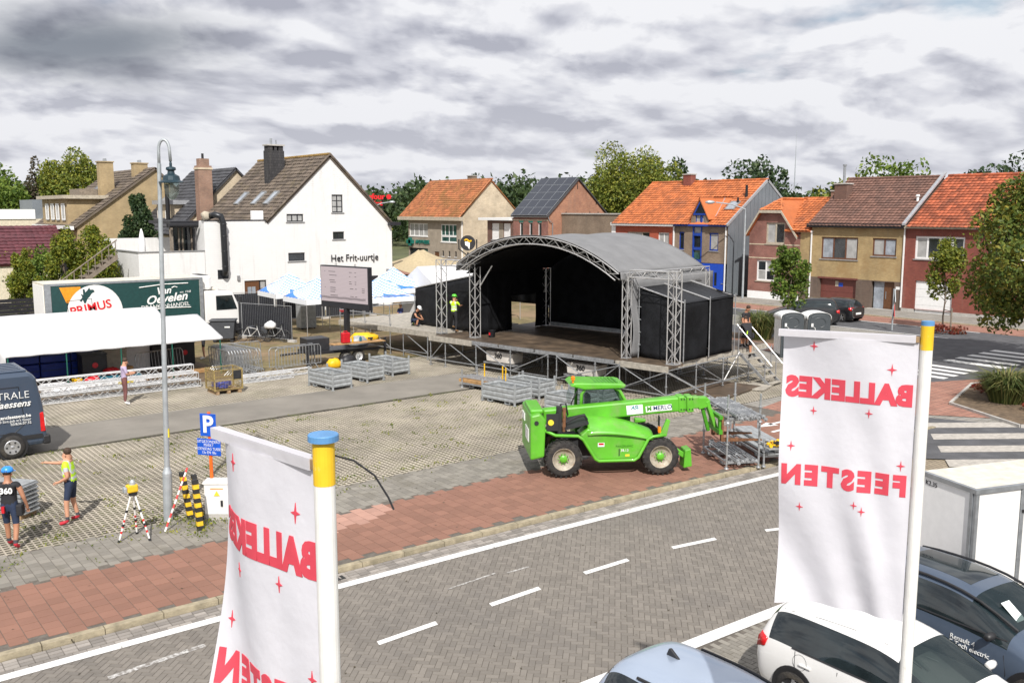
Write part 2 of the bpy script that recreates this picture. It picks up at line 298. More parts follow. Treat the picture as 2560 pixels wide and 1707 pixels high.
def herringbone():
    W = .107; out = []; c45 = math.cos(R(45))
    for c in range(-40, 420):
        for r in range(-260, 260):
            d = (c-r) % 4
            if d == 0: u, v, hz = (c+1)*W, (r+.5)*W, 0
            elif d == 3: u, v, hz = (c+.5)*W, (r+1)*W, 1
            else: continue
            x, y = (u-v)*c45, (u+v)*c45
            x, y = x+0, y-0
            if 1.2 < x < 31 and 9.9+curve(x) < y < 15.72+curve(x) and seen((x, y, -.1), 1.06): out.append(wob(x, y, -.1, R(45)+hz*R(90)))
    return out
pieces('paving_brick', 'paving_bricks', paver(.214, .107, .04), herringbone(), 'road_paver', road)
lots = sheet('parking_bays', rect(3, 27, -6, 9.9), -.1055, 'joint_sand')
pieces('paving_brick', 'paving_bricks', paver(.22, .11, .04),
       [wob(5+i*.11+0, 2+j*.22+(.11 if i % 2 else 0), -.1, R(90)) for i in range(200) for j in range(38) if 2+j*.22+(.11 if i % 2 else 0) < 9.72+curve(5+i*.11) and seen((5+i*.11, 2+j*.22, -.1), 1.1)], 'strip_paver', lots)
def stripe(name, x0, x1, y0, y1, z, m='line_paint', n=40, cv=True):
    b = MB(); b.grid(lambda u, v: (x0+(x1-x0)*u, y0+(y1-y0)*v+(curve(x0+(x1-x0)*u) if cv else 0), z), n, 1); return struct(name, b, m)
stripe('edge_line', -6, 30, 15.60, 15.82, -.093)
stripe('bay_line', 2, 27, 9.78, 10.06, -.093)
for x0, y0, x1, y1 in ((.2, 13.03, 1.4, 13.03), (2.65, 13.03, 3.85, 13.03), (5.1, 13.03, 6.3, 13.03), (7.54, 13.03, 8.72, 13.06), (9.97, 13.06, 11.15, 13.08), (12.38, 13.08, 13.56, 13.04), (14.85, 12.92, 16.0, 12.70), (17.35, 12.32, 18.4, 11.9), (19.6, 11.3, 20.6, 10.8)):
    b = MB(); d = Vector((x1-x0, y1-y0, 0)).normalized(); n_ = Vector((-d.y, d.x, 0))*.07; p, q = Vector((x0, y0, -.0935)), Vector((x1, y1, -.0935)); b.add([p-n_-d*.04, q-n_, q+n_+d*.04, p+n_], [(0, 1, 2, 3)]); struct('centre_dash', b, 'line_paint')
mat('worn_paint', (.55, .54, .52), .8, var=.1, scale=12, spots=((.20, .18, .16), 11, .47, 1.), world=True)
for x0, y0, x1, y1, w_ in ((9.75, 14.13, 10.95, 14.19, .05), (11.15, 14.05, 11.7, 14.03, .05), (3.6, 14.6, 5.2, 14.75, .12)):
    b = MB(); b.add([(x0, y0, -.0945), (x1, y1, -.0945), (x1, y1+w_, -.0945), (x0, y0+w_, -.0945)], [(0, 1, 2, 3)]); struct('worn_line', b, 'worn_paint')
gut = sheet('gutter', [(x, 16.32+curve(x)) for x in range(-6, 31)][::-1]+[(x, 15.8+curve(x)) for x in range(-6, 31)], -.1045, 'joint_sand')
pieces('paving_brick', 'paving_bricks', paver(.22, .105, .04), [wob(1.5+i*.22+(.11 if j else 0), 15.875+j*.107+curve(1.5+i*.22), -.095+j*.008) for i in range(120) for j in range(4) if seen((1.5+i*.22, 15.9, 0), 1.1)], 'gutter_paver', gut)
kerb = sheet('kerb', [(x, 16.50+curve(x)) for x in range(-6, 31)][::-1]+[(x, 16.3+curve(x)) for x in range(-6, 31)], -.09, 'joint_sand')
pieces('kerb_stone', 'kerb_stones', paver(1.0, .17, .16, .006), [Matrix.Translation((-.5+i, 16.38+curve(-.5+i), .012)) @ Matrix.Rotation(math.atan2(curve(i)-curve(i-1), 1), 4, 'Z') for i in range(31)], 'kerb_concrete', kerb)
b = MB()
for i in range(7): b.box(7.93+i*.075, 7.965+i*.075, 15.86, 16.2, -.10, -.078)
b.box(7.88, 8.45, 15.84, 15.87, -.1, -.076); b.box(7.88, 8.45, 16.19, 16.22, -.1, -.076); b.box(7.88, 7.92, 15.87, 16.19, -.1, -.076); b.box(8.41, 8.45, 15.87, 16.19, -.1, -.076); b.box(7.9, 8.43, 15.85, 16.21, -.13, -.099)
props(b.build('drain_grate', 'grate_iron'), 'dark iron drain grate in the gutter beside the white edge line', 'drain')
walk = sheet('pavement', [(x, 16.46+curve(x)) for x in range(-6, 29)]+[(28, 19.3), (-6, 19.3)], -.007, 'joint_sand')
red, pink = [], []
for i in range(96):
    for j in range(12):
        x, y = .3+i*.302, 19.15-j*.302-(.151 if i % 2 else 0)
        if y < 16.6+curve(x) or not seen((x, y, 0), 1.1): continue
        (pink if (7.6 < x < 11.2 and y > 18.0+(x-8)*.16 and random.random() < .93) or (7.8 < x < 8.9 and y > 17.2 and random.random() < .45) else red).append(wob(x, y, 0))
pieces('paving_tile', 'paving_tiles', paver(.302, .302, .05), red, 'red_tile', walk)
pieces('pale_paving_tile', 'pale_paving_tiles', paver(.302, .302, .05), pink, 'pink_tile', walk)
gs = sheet('grey_strip', rect(-6, 28, 19.3, 21.2), -.0068, 'joint_sand')
pieces('paving_slab', 'paving_slabs', paver(.22, .22, .05), [wob(.6+i*.221, 19.42+j*.221+(.11 if i % 2 else 0)-.05, 0) for i in range(120) for j in range(9) if seen((.6+i*.221, 19.4+j*.22, 0), 1.1) and 19.42+j*.221+(.11 if i % 2 else 0) < 21.22], 'strip_paver', gs)
def lattice_block():
    b = MB(); p = .15; t = .021
    for j in range(3): y = -.15+j*p; b.add([(-.297, y-t, -.05), (.297, y-t, -.05), (.297, y+t, -.05), (-.297, y+t, -.05), (-.297, y-t+.004, 0), (.297, y-t+.004, 0), (.297, y+t-.004, 0), (-.297, y+t-.004, 0)], [(4, 5, 6, 7), (0, 1, 5, 4), (1, 2, 6, 5), (2, 3, 7, 6), (3, 0, 4, 7)])
    for i in range(4): x = -.225+i*p; b.add([(x-t, -.222, -.05), (x+t, -.222, -.05), (x+t, .222, -.05), (x-t, .222, -.05), (x-t+.004, -.222, -.004), (x+t-.004, -.222, -.004), (x+t-.004, .222, -.004), (x-t+.004, .222, -.004)], [(4, 5, 6, 7), (0, 1, 5, 4), (1, 2, 6, 5), (2, 3, 7, 6), (3, 0, 4, 7)])
    return b.mesh('lattice')
LB = lattice_block()
lot = sheet('parking_lot', rect(-12, 37, 21.2, 38.6), -.013, 'cell_soil')
def lat(x0, x1, y0, y1): return [wob(x0+.3+i*.6+(.3 if j % 2 else 0), y0+.225+j*.45, 0) for i in range(int((x1-x0)/.6)) for j in range(int((y1-y0)/.45)) if seen((x0+i*.6, y0+j*.45, 0), 1.08)]
pieces('grass_paver', 'grass_pavers', LB, lat(1.5, 37, 21.2, 30.0)+lat(4, 37, 33.25, 38.4)+lat(23.7, 37, 30.0, 33.2), 'lattice_concrete', lot)
lane = sheet('parking_lane', rect(-12, 23.6, 30.02, 33.2), -.003, 'asphalt_lane')
pieces('lane_edging', 'lane_edgings', paver(1., .1, .06), [wob(i, y, .004) for i in range(2, 23) for y in (30.06, 33.18)], 'strip_paver', lane)
lawn = sheet('lawn', [(6, 38.4), (38, 38.4), (40, 42), (50, 62), (46, 66), (20, 64), (6, 58)], -.006, 'dry_lawn')
sheet('tent_floor', rect(2, 15.6, 38.2, 46.5), -.002, 'soil')
# the junction and the side street on the right
sheet('side_pavement', rect(28, 44.4, 11, 60), -.03, 'grey_paving')
sheet('red_pavement', [(28, 16.6), (31.5, 16.1), (36, 10), (60, 4), (60, 12), (43, 16.5), (40, 18.2), (36.5, 22), (28, 20.3)], -.012, 'red_paving')
sheet('cycle_path', rect(39.8, 42.2, 22.5, 60), -.010, 'red_paving')
sheet('planting_strip', rect(42.2, 44.4, 25.5, 60), -.014, 'soil')
sheet('side_street', [(44.4, 60), (44.4, 24.5), (39, 22.6), (37.8, 19.0), (43, 16.8), (56, 12), (56, 60)], -.008, 'asphalt')
sheet('far_cycle_path', rect(55.6, 58.6, 2, 120), .0, 'red_paving'); sheet('far_pavement', rect(58.6, 62.6, 2, 120), .06, 'grey_paving')
b = MB(); b.box(58.42, 58.6, 2, 120, -.1, .075); struct('far_kerb', b, 'kerb_concrete')
for nm, x, w in (('street_line', 51.5, .14), ('street_line', 55.3, .16)): stripe(nm, x, x+w, 25, 60, .002, cv=False, n=1)
sheet('bay_paving', rect(47.2, 51.4, 27.5, 40), .0, 'grey_paving')
def zebra(name, n, o, step, u, w, ln, z, m='line_paint'):
    o, step, u = Vector((*o, z)), Vector((*step, 0)), Vector((*u, 0)).normalized(); s = step.normalized()
    for i in range(n):
        p = o+step*i; b = MB(); b.add([p, p+u*ln, p+u*ln+s*w, p+s*w], [(0, 1, 2, 3)]); struct(name, b, m)
zebra('crossing_stripe', 5, (43.6, 18.5), (1.22, 0), (.03, 1), .62, 2.9, .002)
zebra('crossing_stripe', 4, (38.9, 18.95), (.92, 0), (.05, 1), .46, 2.2, .0025)
sheet('crossing_bed', [(25.2, 13.9), (29.2, 9.4), (33.4, 11.2), (31.0, 16.2), (29.5, 16.3)], -.02, 'asphalt')
mat('zebra_pale', (.40, .37, .33), .85, var=.12, scale=6, world=True)
zebra('crossing_stripe', 5, (30.35, 15.35), (-1.36, -.92), (.80, -.6), .78, 4.5, -.014, 'zebra_pale')
sheet('beige_corner', [(21, 13.2), (27.2, 9), (29.5, 9.4), (26.6, 13.9), (23, 14.6)], -.055, 'beige_paving')
for y0, x0, x1 in ((18.38, 25.9, 28), (17.68, 25.1, 28)): stripe('cycle_arrow', x0, x1, y0, y0+.14, .006, cv=False, n=1)
b = MB(); b.add([(25.3, 18.45, .006), (26.1, 18.2, .006), (26.1, 18.7, .006)], [(0, 1, 2)]); struct('cycle_arrow', b, 'line_paint')
pb = [(34.0, 16.25), (32.2, 13.0), (36, 9), (44, 10), (42, 15.5), (38.6, 17.6)]
sheet('planting_bed', pb, .02, 'soil')
b = MB()
for p, q in zip(pb, pb[1:]+pb[:1]):
    d = Vector((q[0]-p[0], q[1]-p[1], 0)); c = Vector((p[0]+q[0], p[1]+q[1], 0))/2; b.cb((c.x, c.y, 0), (d.length, .1, .16), math.atan2(d.y, d.x))
struct('bed_edging', b, 'concrete')
# ---------------------------------------------------------------- plants
def leaf_mat(name, c1, c2, c3, tr=.25):
    m = bpy.data.materials.new(name); m.use_nodes = True; nt = m.node_tree; L = nt.links.new; b = nt.nodes['Principled BSDF']; b.inputs['Roughness'].default_value = .55; b.inputs['Specular IOR Level'].default_value = .3
    gm = N(nt, 'ShaderNodeNewGeometry'); n = N(nt, 'ShaderNodeTexNoise'); n.inputs['Scale'].default_value = .9; n.inputs['Detail'].default_value = 3; tc = N(nt, 'ShaderNodeTexCoord'); L(tc.outputs['Object'], n.inputs[0])
    mx = N(nt, 'ShaderNodeMix'); mx.inputs[0].default_value = .5; L(n.outputs[0], mx.inputs[2]); L(gm.outputs['Random Per Island'], mx.inputs[3])
    r = ramp(nt, [(.2, c1), (.5, c2), (.85, c3)], 'LINEAR'); L(mx.outputs[0], r.inputs[0]); L(r.outputs[0], b.inputs['Base Color'])
    t = N(nt, 'ShaderNodeBsdfTranslucent'); L(r.outputs[0], t.inputs[0]); ms = N(nt, 'ShaderNodeMixShader'); ms.inputs[0].default_value = tr; L(b.outputs[0], ms.inputs[1]); L(t.outputs[0], ms.inputs[2]); L(ms.outputs[0], nt.nodes['Material Output'].inputs[0])
    MATS[name] = m
leaf_mat('leaf_mid', (.04, .08, .014), (.11, .175, .028), (.22, .28, .045))
leaf_mat('leaf_yellow', (.05, .082, .014), (.16, .195, .03), (.34, .32, .05))
leaf_mat('leaf_autumn', (.04, .072, .014), (.12, .16, .028), (.30, .24, .035))
leaf_mat('leaf_dark', (.016, .035, .015), (.04, .072, .028), (.08, .115, .04))
leaf_mat('leaf_thuja', (.05, .085, .012), (.16, .20, .025), (.34, .30, .035))
leaf_mat('leaf_lime', (.06, .09, .015), (.16, .19, .025), (.27, .25, .03))
leaf_mat('leaf_bare', (.05, .045, .03), (.10, .085, .055), (.15, .12, .08))
leaf_mat('leaf_forest', (.022, .042, .016), (.05, .082, .03), (.095, .13, .042))
leaf_mat('leaf_red', (.10, .02, .015), (.22, .035, .02), (.12, .08, .03))
leaf_mat('blade_green', (.04, .07, .02), (.11, .13, .035), (.26, .22, .09), .15)
mat('bark', (.13, .10, .075), .9, var=.2, scale=9, bump=.6)
def leaves(pts, size, dirs=None, droop=.3, n_per=1):
    # pts (n,3): one folded leaf clump (two triangles pairs) per point
    n = len(pts); a = rng.normal(size=(n, 3)); a /= np.linalg.norm(a, axis=1)[:, None]
    b = rng.normal(size=(n, 3)); b -= (b*a).sum(1)[:, None]*a; b /= np.linalg.norm(b, axis=1)[:, None]
    s = (size*(rng.uniform(.6, 1.4, n)))[:, None]; c = np.cross(a, b)
    V = np.stack([pts-a*s, pts+b*s*.55+c*s*.16, pts+a*s, pts-b*s*.55+c*s*.16], 1).reshape(-1, 3)
    F = np.arange(n*4).reshape(n, 4); T = np.concatenate([F[:, [0, 1, 2]], F[:, [0, 2, 3]]])
    return V, T
def mesh_np(name, V, F, m):
    me = bpy.data.meshes.new(name); k = F.shape[1]; me.vertices.add(len(V)); me.vertices.foreach_set('co', V.ravel().astype(np.float32))
    me.loops.add(F.size); me.loops.foreach_set('vertex_index', F.ravel().astype(np.int32)); me.polygons.add(len(F))
    me.polygons.foreach_set('loop_start', np.arange(0, F.size, k, dtype=np.int32)); me.polygons.foreach_set('loop_total', np.full(len(F), k, np.int32)); me.update(calc_edges=True)
    me.materials.append(MATS[m]); return me
def crown_pts(n, c, r, lumps=26, seed=1, tight=.36, cone=0.):
    g = np.random.default_rng(seed); c = np.array(c); r = np.array(r)
    d = g.normal(size=(lumps, 3)); d /= np.linalg.norm(d, axis=1)[:, None]; rad = g.uniform(.45, .95, lumps)[:, None]; lc = d*rad
    if cone: lc[:, :2] *= (1-cone*(lc[:, 2:]*.5+.5))
    k = g.integers(0, lumps, n); q = g.normal(size=(n, 3)); q /= np.linalg.norm(q, axis=1)[:, None]
    rr = tight*(g.uniform(.3, 1., n)**.5*g.uniform(.7, 1.1, lumps)[k])[:, None]
    if cone: rr = rr*(1-.75*cone*(lc[k][:, 2:]*.5+.5))
    return c+(lc[k]+q*rr)*r
def tree(name, label, loc, h, cr, leafm, n=2600, ls=.13, trunk_r=.14, lumps=26, tight=.36, cone=0., seed=1, cat='tree', group=None, clear=.32):
    t = thing(name, label, cat, loc, 0, group); g = random.Random(seed)
    cz = h*(1+clear)/2; rz = h*(1-clear)/2; b = MB()
    top = h*.8; pts = [(g.uniform(-.05, .05)*i, g.uniform(-.05, .05)*i, top*i/5) for i in range(6)]; b.path(pts, trunk_r, 8, taper=trunk_r*.25)
    for i in range(9):
        z = h*(clear*.9+.06*i); a = i*2.4+g.random(); l = cr*g.uniform(.5, .85)
        p0 = Vector((0, 0, z)); p1 = p0+Vector((math.cos(a)*l, math.sin(a)*l, l*g.uniform(.3, .8)))
        b.path([p0, p0.lerp(p1, .5)+Vector((0, 0, .06*l)), p1], trunk_r*.35, 5, taper=trunk_r*.08)
    b.build('trunk', 'bark', t, smooth=True)
    V, F = leaves(crown_pts(n, (0, 0, cz), (cr, cr, rz), lumps, seed, tight, cone), ls)
    link('crown', mesh_np('crown', V, F, leafm), t); return t
def grass_tuft(name, label, loc, r, h, n, seed, m='blade_green', group=None):
    g = random.Random(seed); b = MB()
    for i in range(n):
        a = g.uniform(0, 6.283); rr = r*.45*g.random()**.5; p = Vector((math.cos(a)*rr, math.sin(a)*rr, 0)); l = h*g.uniform(.6, 1.1); out = Vector((math.cos(a), math.sin(a), 0))*(r*g.uniform(.3, 1.))
        w = Vector((-math.sin(a), math.cos(a), 0))*.02; q = p+out*.35+Vector((0, 0, l*.75)); e = p+out+Vector((0, 0, l*g.uniform(.55, .95)))
        b.add([p-w, p+w, q+w, q-w, e], [(0, 1, 2, 3), (3, 2, 4)])
    o = b.build(name, m); o.location = loc; return props(o, label, 'plant', group)
# ---------------------------------------------------------------- buildings
brick_mat('brick_yellow', (.46, .33, .15), (.38, .26, .11), (.30, .24, .15), stain=(.30, .19, .08))
brick_mat('brick_dark', (.17, .115, .085), (.13, .09, .07), (.10, .08, .065))
brick_mat('brick_red', (.26, .065, .045), (.21, .05, .038), (.17, .075, .055))
brick_mat('brick_old', (.28, .085, .06), (.20, .06, .045), (.33, .24, .20), stain=(.13, .05, .04))
brick_mat('brick_orange', (.42, .165, .085), (.32, .115, .065), (.36, .24, .17), stain=(.24, .12, .085))
brick_mat('brick_cream', (.62, .52, .38), (.55, .45, .32), (.48, .40, .30), bh=.10, bw=.32)
brick_mat('brick_tan', (.42, .31, .16), (.36, .255, .13), (.34, .27, .17))
brick_mat('brick_taupe', (.29, .22, .155), (.23, .17, .12), (.17, .13, .10), stain=(.15, .11, .08))
brick_mat('brick_brown', (.17, .085, .06), (.13, .065, .05), (.16, .11, .09))
brick_mat('brick_chimney', (.30, .15, .10), (.22, .11, .08), (.33, .26, .2))
brick_mat('slate', (.055, .052, .055), (.035, .034, .037), (.02, .02, .02), .2, .2, .01)
brick_mat('wall_white', (.72, .715, .705), (.705, .70, .69), (.69, .685, .675), bw=.29, bh=.14, ms=.006, amp=.03)
mat('render_grey', (.30, .255, .20), .9, var=.10, scale=1.2, bump=.4, bscale=25)
mat('red_paintwall', (.33, .075, .04), .8, var=.08, scale=1)
mat('tile_orange', (.46, .135, .042), .65, var=.12, scale=.5, rnd=.45, spots=((.20, .075, .04), .55, .6, .8), world=True)
mat('tile_red', (.34, .088, .038), .65, var=.18, scale=.6, rnd=.5, spots=((.17, .055, .03), .8, .57, .7), world=True)
mat('tile_brown', (.17, .088, .065), .7, var=.13, scale=1, rnd=.35, spots=((.09, .055, .045), .7, .56, .7), world=True)
mat('tile_terracotta', (.34, .12, .045), .7, var=.15, scale=.5, rnd=.4, spots=((.22, .11, .03), .6, .55, .7), world=True)
mat('tile_grey', (.115, .09, .07), .85, var=.16, scale=.8, rnd=.45, spots=((.17, .135, .07), 1.5, .62, .7), world=True)
mat('tile_black', (.05, .05, .055), .6, var=.15, scale=1, rnd=.4, world=True)
mat('tile_maroon', (.10, .028, .035), .5, var=.12, scale=1, rnd=.3, world=True)
mat('ridge_moss', (.25, .155, .045), .9, var=.25, scale=4, world=True)
mat('pvc_white', (.78, .78, .77), .4, var=.03); mat('frame_brown', (.13, .055, .03), .5, var=.1); mat('frame_black', (.018, .018, .022), .45); mat('frame_blue', (.012, .05, .30), .4, var=.08)
mat('blue_door', (.008, .06, .42), .45, var=.06); mat('shutter_white', (.82, .81, .80), .5, var=.02); mat('garage_brown', (.15, .045, .035), .55, var=.06); mat('wood_dark', (.12, .05, .02), .5, var=.15, scale=12)
mat('glass_dark', (.02, .024, .028), .06, spec=.8, var=.3, scale=1.5); mat('glass_curtain', (.36, .36, .35), .1, spec=.7, var=.10, scale=2)
mat('glass_green', (.035, .09, .08), .08, spec=.8, var=.3, scale=2); mat('glass_sky', (.28, .31, .35), .08, spec=.9, var=.2, scale=2)
mat('cladding', (.22, .245, .27), .45, .35, var=.06, scale=.6); mat('lead', (.45, .46, .48), .45, .5, var=.1); mat('gutter_grey', (.25, .25, .25), .5, .2); mat('zinc', (.36, .38, .40), .4, .6, var=.1)
mat('solar_cell', (.012, .016, .028), .15, spec=.8, var=.1); mat('black_metal', (.02, .02, .022), .45, .3); mat('cornice', (.42, .37, .29), .85, var=.12); mat('stone_sill', (.28, .28, .28), .8)
mat('wood_grey', (.20, .165, .13), .85, var=.15, scale=7); mat('sign_green', (.01, .14, .11), .5); mat('sign_red', (.62, .012, .018), .4); mat('black_letter', (.015, .015, .017), .4)
mat('duct_black', (.03, .032, .036), .35, .4, var=.1); mat('plaster_cream', (.62, .55, .42), .85)
class Fc:
    def __init__(s, root, axis, c): s.r, s.a, s.c, s.L = root, axis, c, Vector(root.location)
    def p(s, u, z, d=0.): return Vector((s.c-d, u, z)) if s.a == 'X' else Vector((u, s.c-d, z))     # u is Y on an X face, X on a Y face; d outwards
    U = property(lambda s: Vector((0, -1, 0)) if s.a == 'X' else Vector((1, 0, 0)))
    Nn = property(lambda s: Vector((-1, 0, 0)) if s.a == 'X' else Vector((0, -1, 0)))
def wall(F, outline, holes, m, name='wall', rev=.13):
    bm = bmesh.new(); ed = []
    def loop(pts):
        v = [bm.verts.new(F.p(*q)-F.L) for q in pts]; e = [bm.edges.new((v[i], v[(i+1) % len(v)])) for i in range(len(v))]; ed.extend(e); return v
    loop(outline); hl = [loop([(h[0], h[2]), (h[1], h[2]), (h[1], h[3]), (h[0], h[3])]) for h in holes]
    bmesh.ops.triangle_fill(bm, use_beauty=True, use_dissolve=False, edges=ed, normal=F.Nn)
    for v in hl:
        w = [bm.verts.new(x.co-F.Nn*rev) for x in v]
        for i in range(4): bm.faces.new((v[i], v[(i+1) % 4], w[(i+1) % 4], w[i]))
    me = bpy.data.meshes.new(name); bm.to_mesh(me); bm.free(); me.materials.append(MATS[m]); return link(name, me, F.r)
def fbox(F, b, u0, u1, z0, z1, d0, d1):      # box standing on a wall face
    p, q = F.p(u0, z0, d0), F.p(u1, z1, d1); return b.box(min(p.x, q.x), max(p.x, q.x), min(p.y, q.y), max(p.y, q.y), min(p.z, q.z), max(p.z, q.z))
def part(F, name, m, *boxes, parent=None, bev=0.):
    b = MB(F.L)
    for q in boxes: fbox(F, b, *q)
    return b.build(name, m, parent or F.r, bev=bev)
def window(F, u0, u1, z0, z1, nx, nz, fm, gm, sill='stone_sill', fw=.07, rec=.08, splits=None, name='window', lab=None):
    if u0 > u1: u0, u1 = u1, u0
    g = MB(F.L); us = [u0+(u1-u0)*s for s in (splits or [i/nx for i in range(nx+1)])]; zs = [z0+(z1-z0)*i/nz for i in range(nz+1)]
    for i, u in enumerate(us): a = max(u-fw/2, u0+.003); b_ = min(u+fw/2, u1-.003); a, b_ = (a, a+fw) if i == 0 else ((b_-fw, b_) if i == len(us)-1 else (a, b_)); fbox(F, g, a, b_, z0+.003, z1-.003, -rec-.05, -rec)
    for j, z in enumerate(zs):
        h = fw if j in (0, nz) else fw*.5
        a = z0+.003 if j == 0 else (z1-h-.003 if j == nz else z-h/2)
        for i in range(len(us)-1): fbox(F, g, us[i]+fw/2, us[i+1]-fw/2, a, a+h, -rec-.05, -rec-.002)
    w = g.build(name, fm, F.r)
    if lab: w['label'] = lab
    k = 0
    for i in range(len(us)-1):
        for j in range(nz):
            gmx = gm if isinstance(gm, str) else gm[k % len(gm)]; k += 1
            part(F, 'pane', gmx, (us[i]+.02, us[i+1]-.02, zs[j]+.02, zs[j+1]-.02, -rec-.045, -rec-.03), parent=w)
    if sill: part(F, 'sill', sill, (u0-.08, u1+.08, z0-.07, z0-.002, -rec, .06), parent=w)
    return w
def pantile(tw, th, amp=.028, prof=None):
    b = MB(); n = 6; pr = prof or [0, .55, .95, 1, .75, .2, -.05]
    xs = [-tw/2+tw*1.02*i/n for i in range(n+1)]
    vs = [(x, -th*.5+.012, .022+amp*p) for x, p in zip(xs, pr)]+[(x, -th*.5, .05+amp*p) for x, p in zip(xs, pr)]+[(x, th*.56, amp*p) for x, p in zip(xs, pr)]
    m = n+1; return b.add(vs, [(i, i+1, m+i+1, m+i) for i in range(n)]+[(m+i, m+i+1, 2*m+i+1, 2*m+i) for i in range(n)]).mesh('tile', None, False)
def roof_tiles(root, O, U, V, nu, nv, tw, th, m, keep=None, flat=False, lift=.03):
    O, U, V = Vector(O), Vector(U).normalized(), Vector(V).normalized(); Nn = U.cross(V); L = Vector(root.location); out = []
    for j in range(nv):
        for i in range(nu):
            p = O+U*(tw*(i+.5))+V*(th*(j+.5))+Nn*lift
            if keep and not keep(p): continue
            x = Matrix((U, V, Nn)).transposed().to_4x4(); x.translation = p-L+Nn*random.uniform(-.006, .006); out.append(x @ Matrix.Rotation(random.uniform(-.012, .012), 4, 'Z'))
    pieces('roof_tile', 'roof_tiles', pantile(tw, th, *((.004,) if flat else (.03,))), out, m, root, L)
def slab(root, pts, t, m, name='roof'):
    p = [Vector(q) for q in pts]; n = (p[1]-p[0]).cross(p[2]-p[0]).normalized(); b = MB(root.location); b.prism(p, n*-t); return b.build(name, m, root)
def rbox(root, name, m, *boxes, parent=None, bev=0.):
    b = MB(root.location)
    for q in boxes: b.box(*q)
    return b.build(name, m, parent or root, bev=bev)
def skylight(root, O, U, V, w, h, m='glass_sky', name='skylight'):
    U, V = Vector(U).normalized(), Vector(V).normalized(); Nn = U.cross(V); b = MB(root.location); O = Vector(O); f = .07
    def bx(b, u0, u1, v0, v1, n0, n1):
        c = [O+U*u+V*v+Nn*n for n in (n0, n1) for u, v in ((u0, v0), (u1, v0), (u1, v1), (u0, v1))]; b.add(c, [(0, 3, 2, 1), (4, 5, 6, 7), (0, 1, 5, 4), (1, 2, 6, 5), (2, 3, 7, 6), (3, 0, 4, 7)])
    bx(b, 0, f, 0, h, -.02, .22); bx(b, w-f, w, 0, h, -.02, .22); bx(b, f, w-f, 0, f, -.02, .218); bx(b, f, w-f, h-f, h, -.02, .218)
    s = b.build(name, 'gutter_grey', root); p = MB(root.location); bx(p, f, w-f, f, h-f, 0, .19); p.build('pane', m, s); return s
def chimney(root, x0, x1, y0, y1, z0, z1, m, pots=0, cap='concrete', name='chimney'):
    c = rbox(root, name, m, (x0, x1, y0, y1, z0, z1))
    rbox(root, 'cap', cap, (x0-.07, x1+.07, y0-.07, y1+.07, z1+.002, z1+.1), parent=c)
    for i in range(pots):
        y = y0+(y1-y0)*(i+.5)/pots; MB(root.location).lathe([(.09, z1+.1), (.07, z1+.34)], ((x0+x1)/2, y, 0), 10).build('flue', 'zinc', c)
    return c
# ---- yellow brick house
h = thing('terraced_house', 'yellow brick house with brown garage door, brown tiled roof and dark gutter', 'house', (62.5, 37.6, 0)); F = Fc(h, 'X', 62.5)
wall(F, [(41.3, 2.1), (33.86, 2.1), (33.86, 6.05), (41.3, 6.05)], [(37.42, 40.46, 3.5, 5.14), (34.44, 36.28, 3.86, 5.14)], 'brick_yellow')
wall(F, [(41.3, 0), (33.86, 0), (33.86, 2.1), (41.3, 2.1)], [(37.42, 40.5, .05, 2.04), (34.42, 36.2, .05, 2.04)], 'brick_dark', 'lower_wall', .3)
window(F, 37.42, 40.46, 3.5, 5.14, 3, 1, 'frame_brown', ['glass_curtain', 'glass_dark', 'glass_sky'], fw=.11)
window(F, 34.44, 36.28, 3.86, 5.14, 2, 1, 'frame_brown', ['glass_sky', 'glass_curtain'], fw=.11)
g = part(F, 'garage_door', 'garage_brown', *[(37.44, 40.48, .06+i*.49, .535+i*.49, -.28, -.24) for i in range(4)]); part(F, 'lintel', 'garage_brown', (37.3, 40.62, 2.02, 2.14, .0, .03))
part(F, 'parking_sticker', 'cornice', (39.0, 39.26, 1.46, 1.86, -.238, -.232), parent=g); part(F, 'blue_sticker', 'blue_door', (38.62, 38.98, 1.46, 1.74, -.238, -.232), parent=g)
d = part(F, 'door', 'wood_dark', (34.44, 35.3, .06, 2.03, -.28, -.22)); part(F, 'side_light', 'glass_sky', (35.32, 36.1, .06, 2.03, -.28, -.25), parent=d); part(F, 'handle', 'zinc', (35.12, 35.16, .8, 1.35, -.22, -.18), parent=d); part(F, 'step', 'concrete', (34.3, 36.3, .0, .1, 0, .3)); part(F, 'house_number', 'pvc_white', (33.98, 34.3, 1.55, 1.75, .002, .02))
part(F, 'gutter', 'frame_black', (33.8, 41.6, 5.86, 6.16, .003, .34)); part(F, 'downpipe', 'pvc_white', (33.8, 33.88, .3, 5.86, .01, .10))
slab(h, [(62.2, 41.6, 5.98), (62.2, 33.86, 5.98), (67.5, 33.86, 9.5), (67.5, 41.6, 9.5)], .12, 'tile_brown'); slab(h, [(72.8, 33.86, 5.98), (72.8, 41.6, 5.98), (67.5, 41.6, 9.5), (67.5, 33.86, 9.5)], .12, 'tile_brown')
SL = Vector((5.3, 0, 3.52)).normalized()
roof_tiles(h, (62.1, 41.55, 5.95), (0, -1, 0), SL, 25, 19, .303, .335, 'tile_brown')
b = MB(h.location)
for i in range(19): b.bar((67.5, 41.5-i*.405, 9.58), (67.5, 41.08-i*.405, 9.60), .11, 8)
b.build('ridge_tiles', 'tile_brown', h); rbox(h, 'verge', 'lead', (62.3, 62.31, 33.9, 33.91, 6.0, 6.01))
b = MB(h.location); b.prism([(62.0, 33.85, 6.1), (62.0, 33.6, 6.1), (67.4, 33.6, 9.78), (67.4, 33.85, 9.78)], (0, 0, .14)); b.build('party_flashing', 'lead', h)
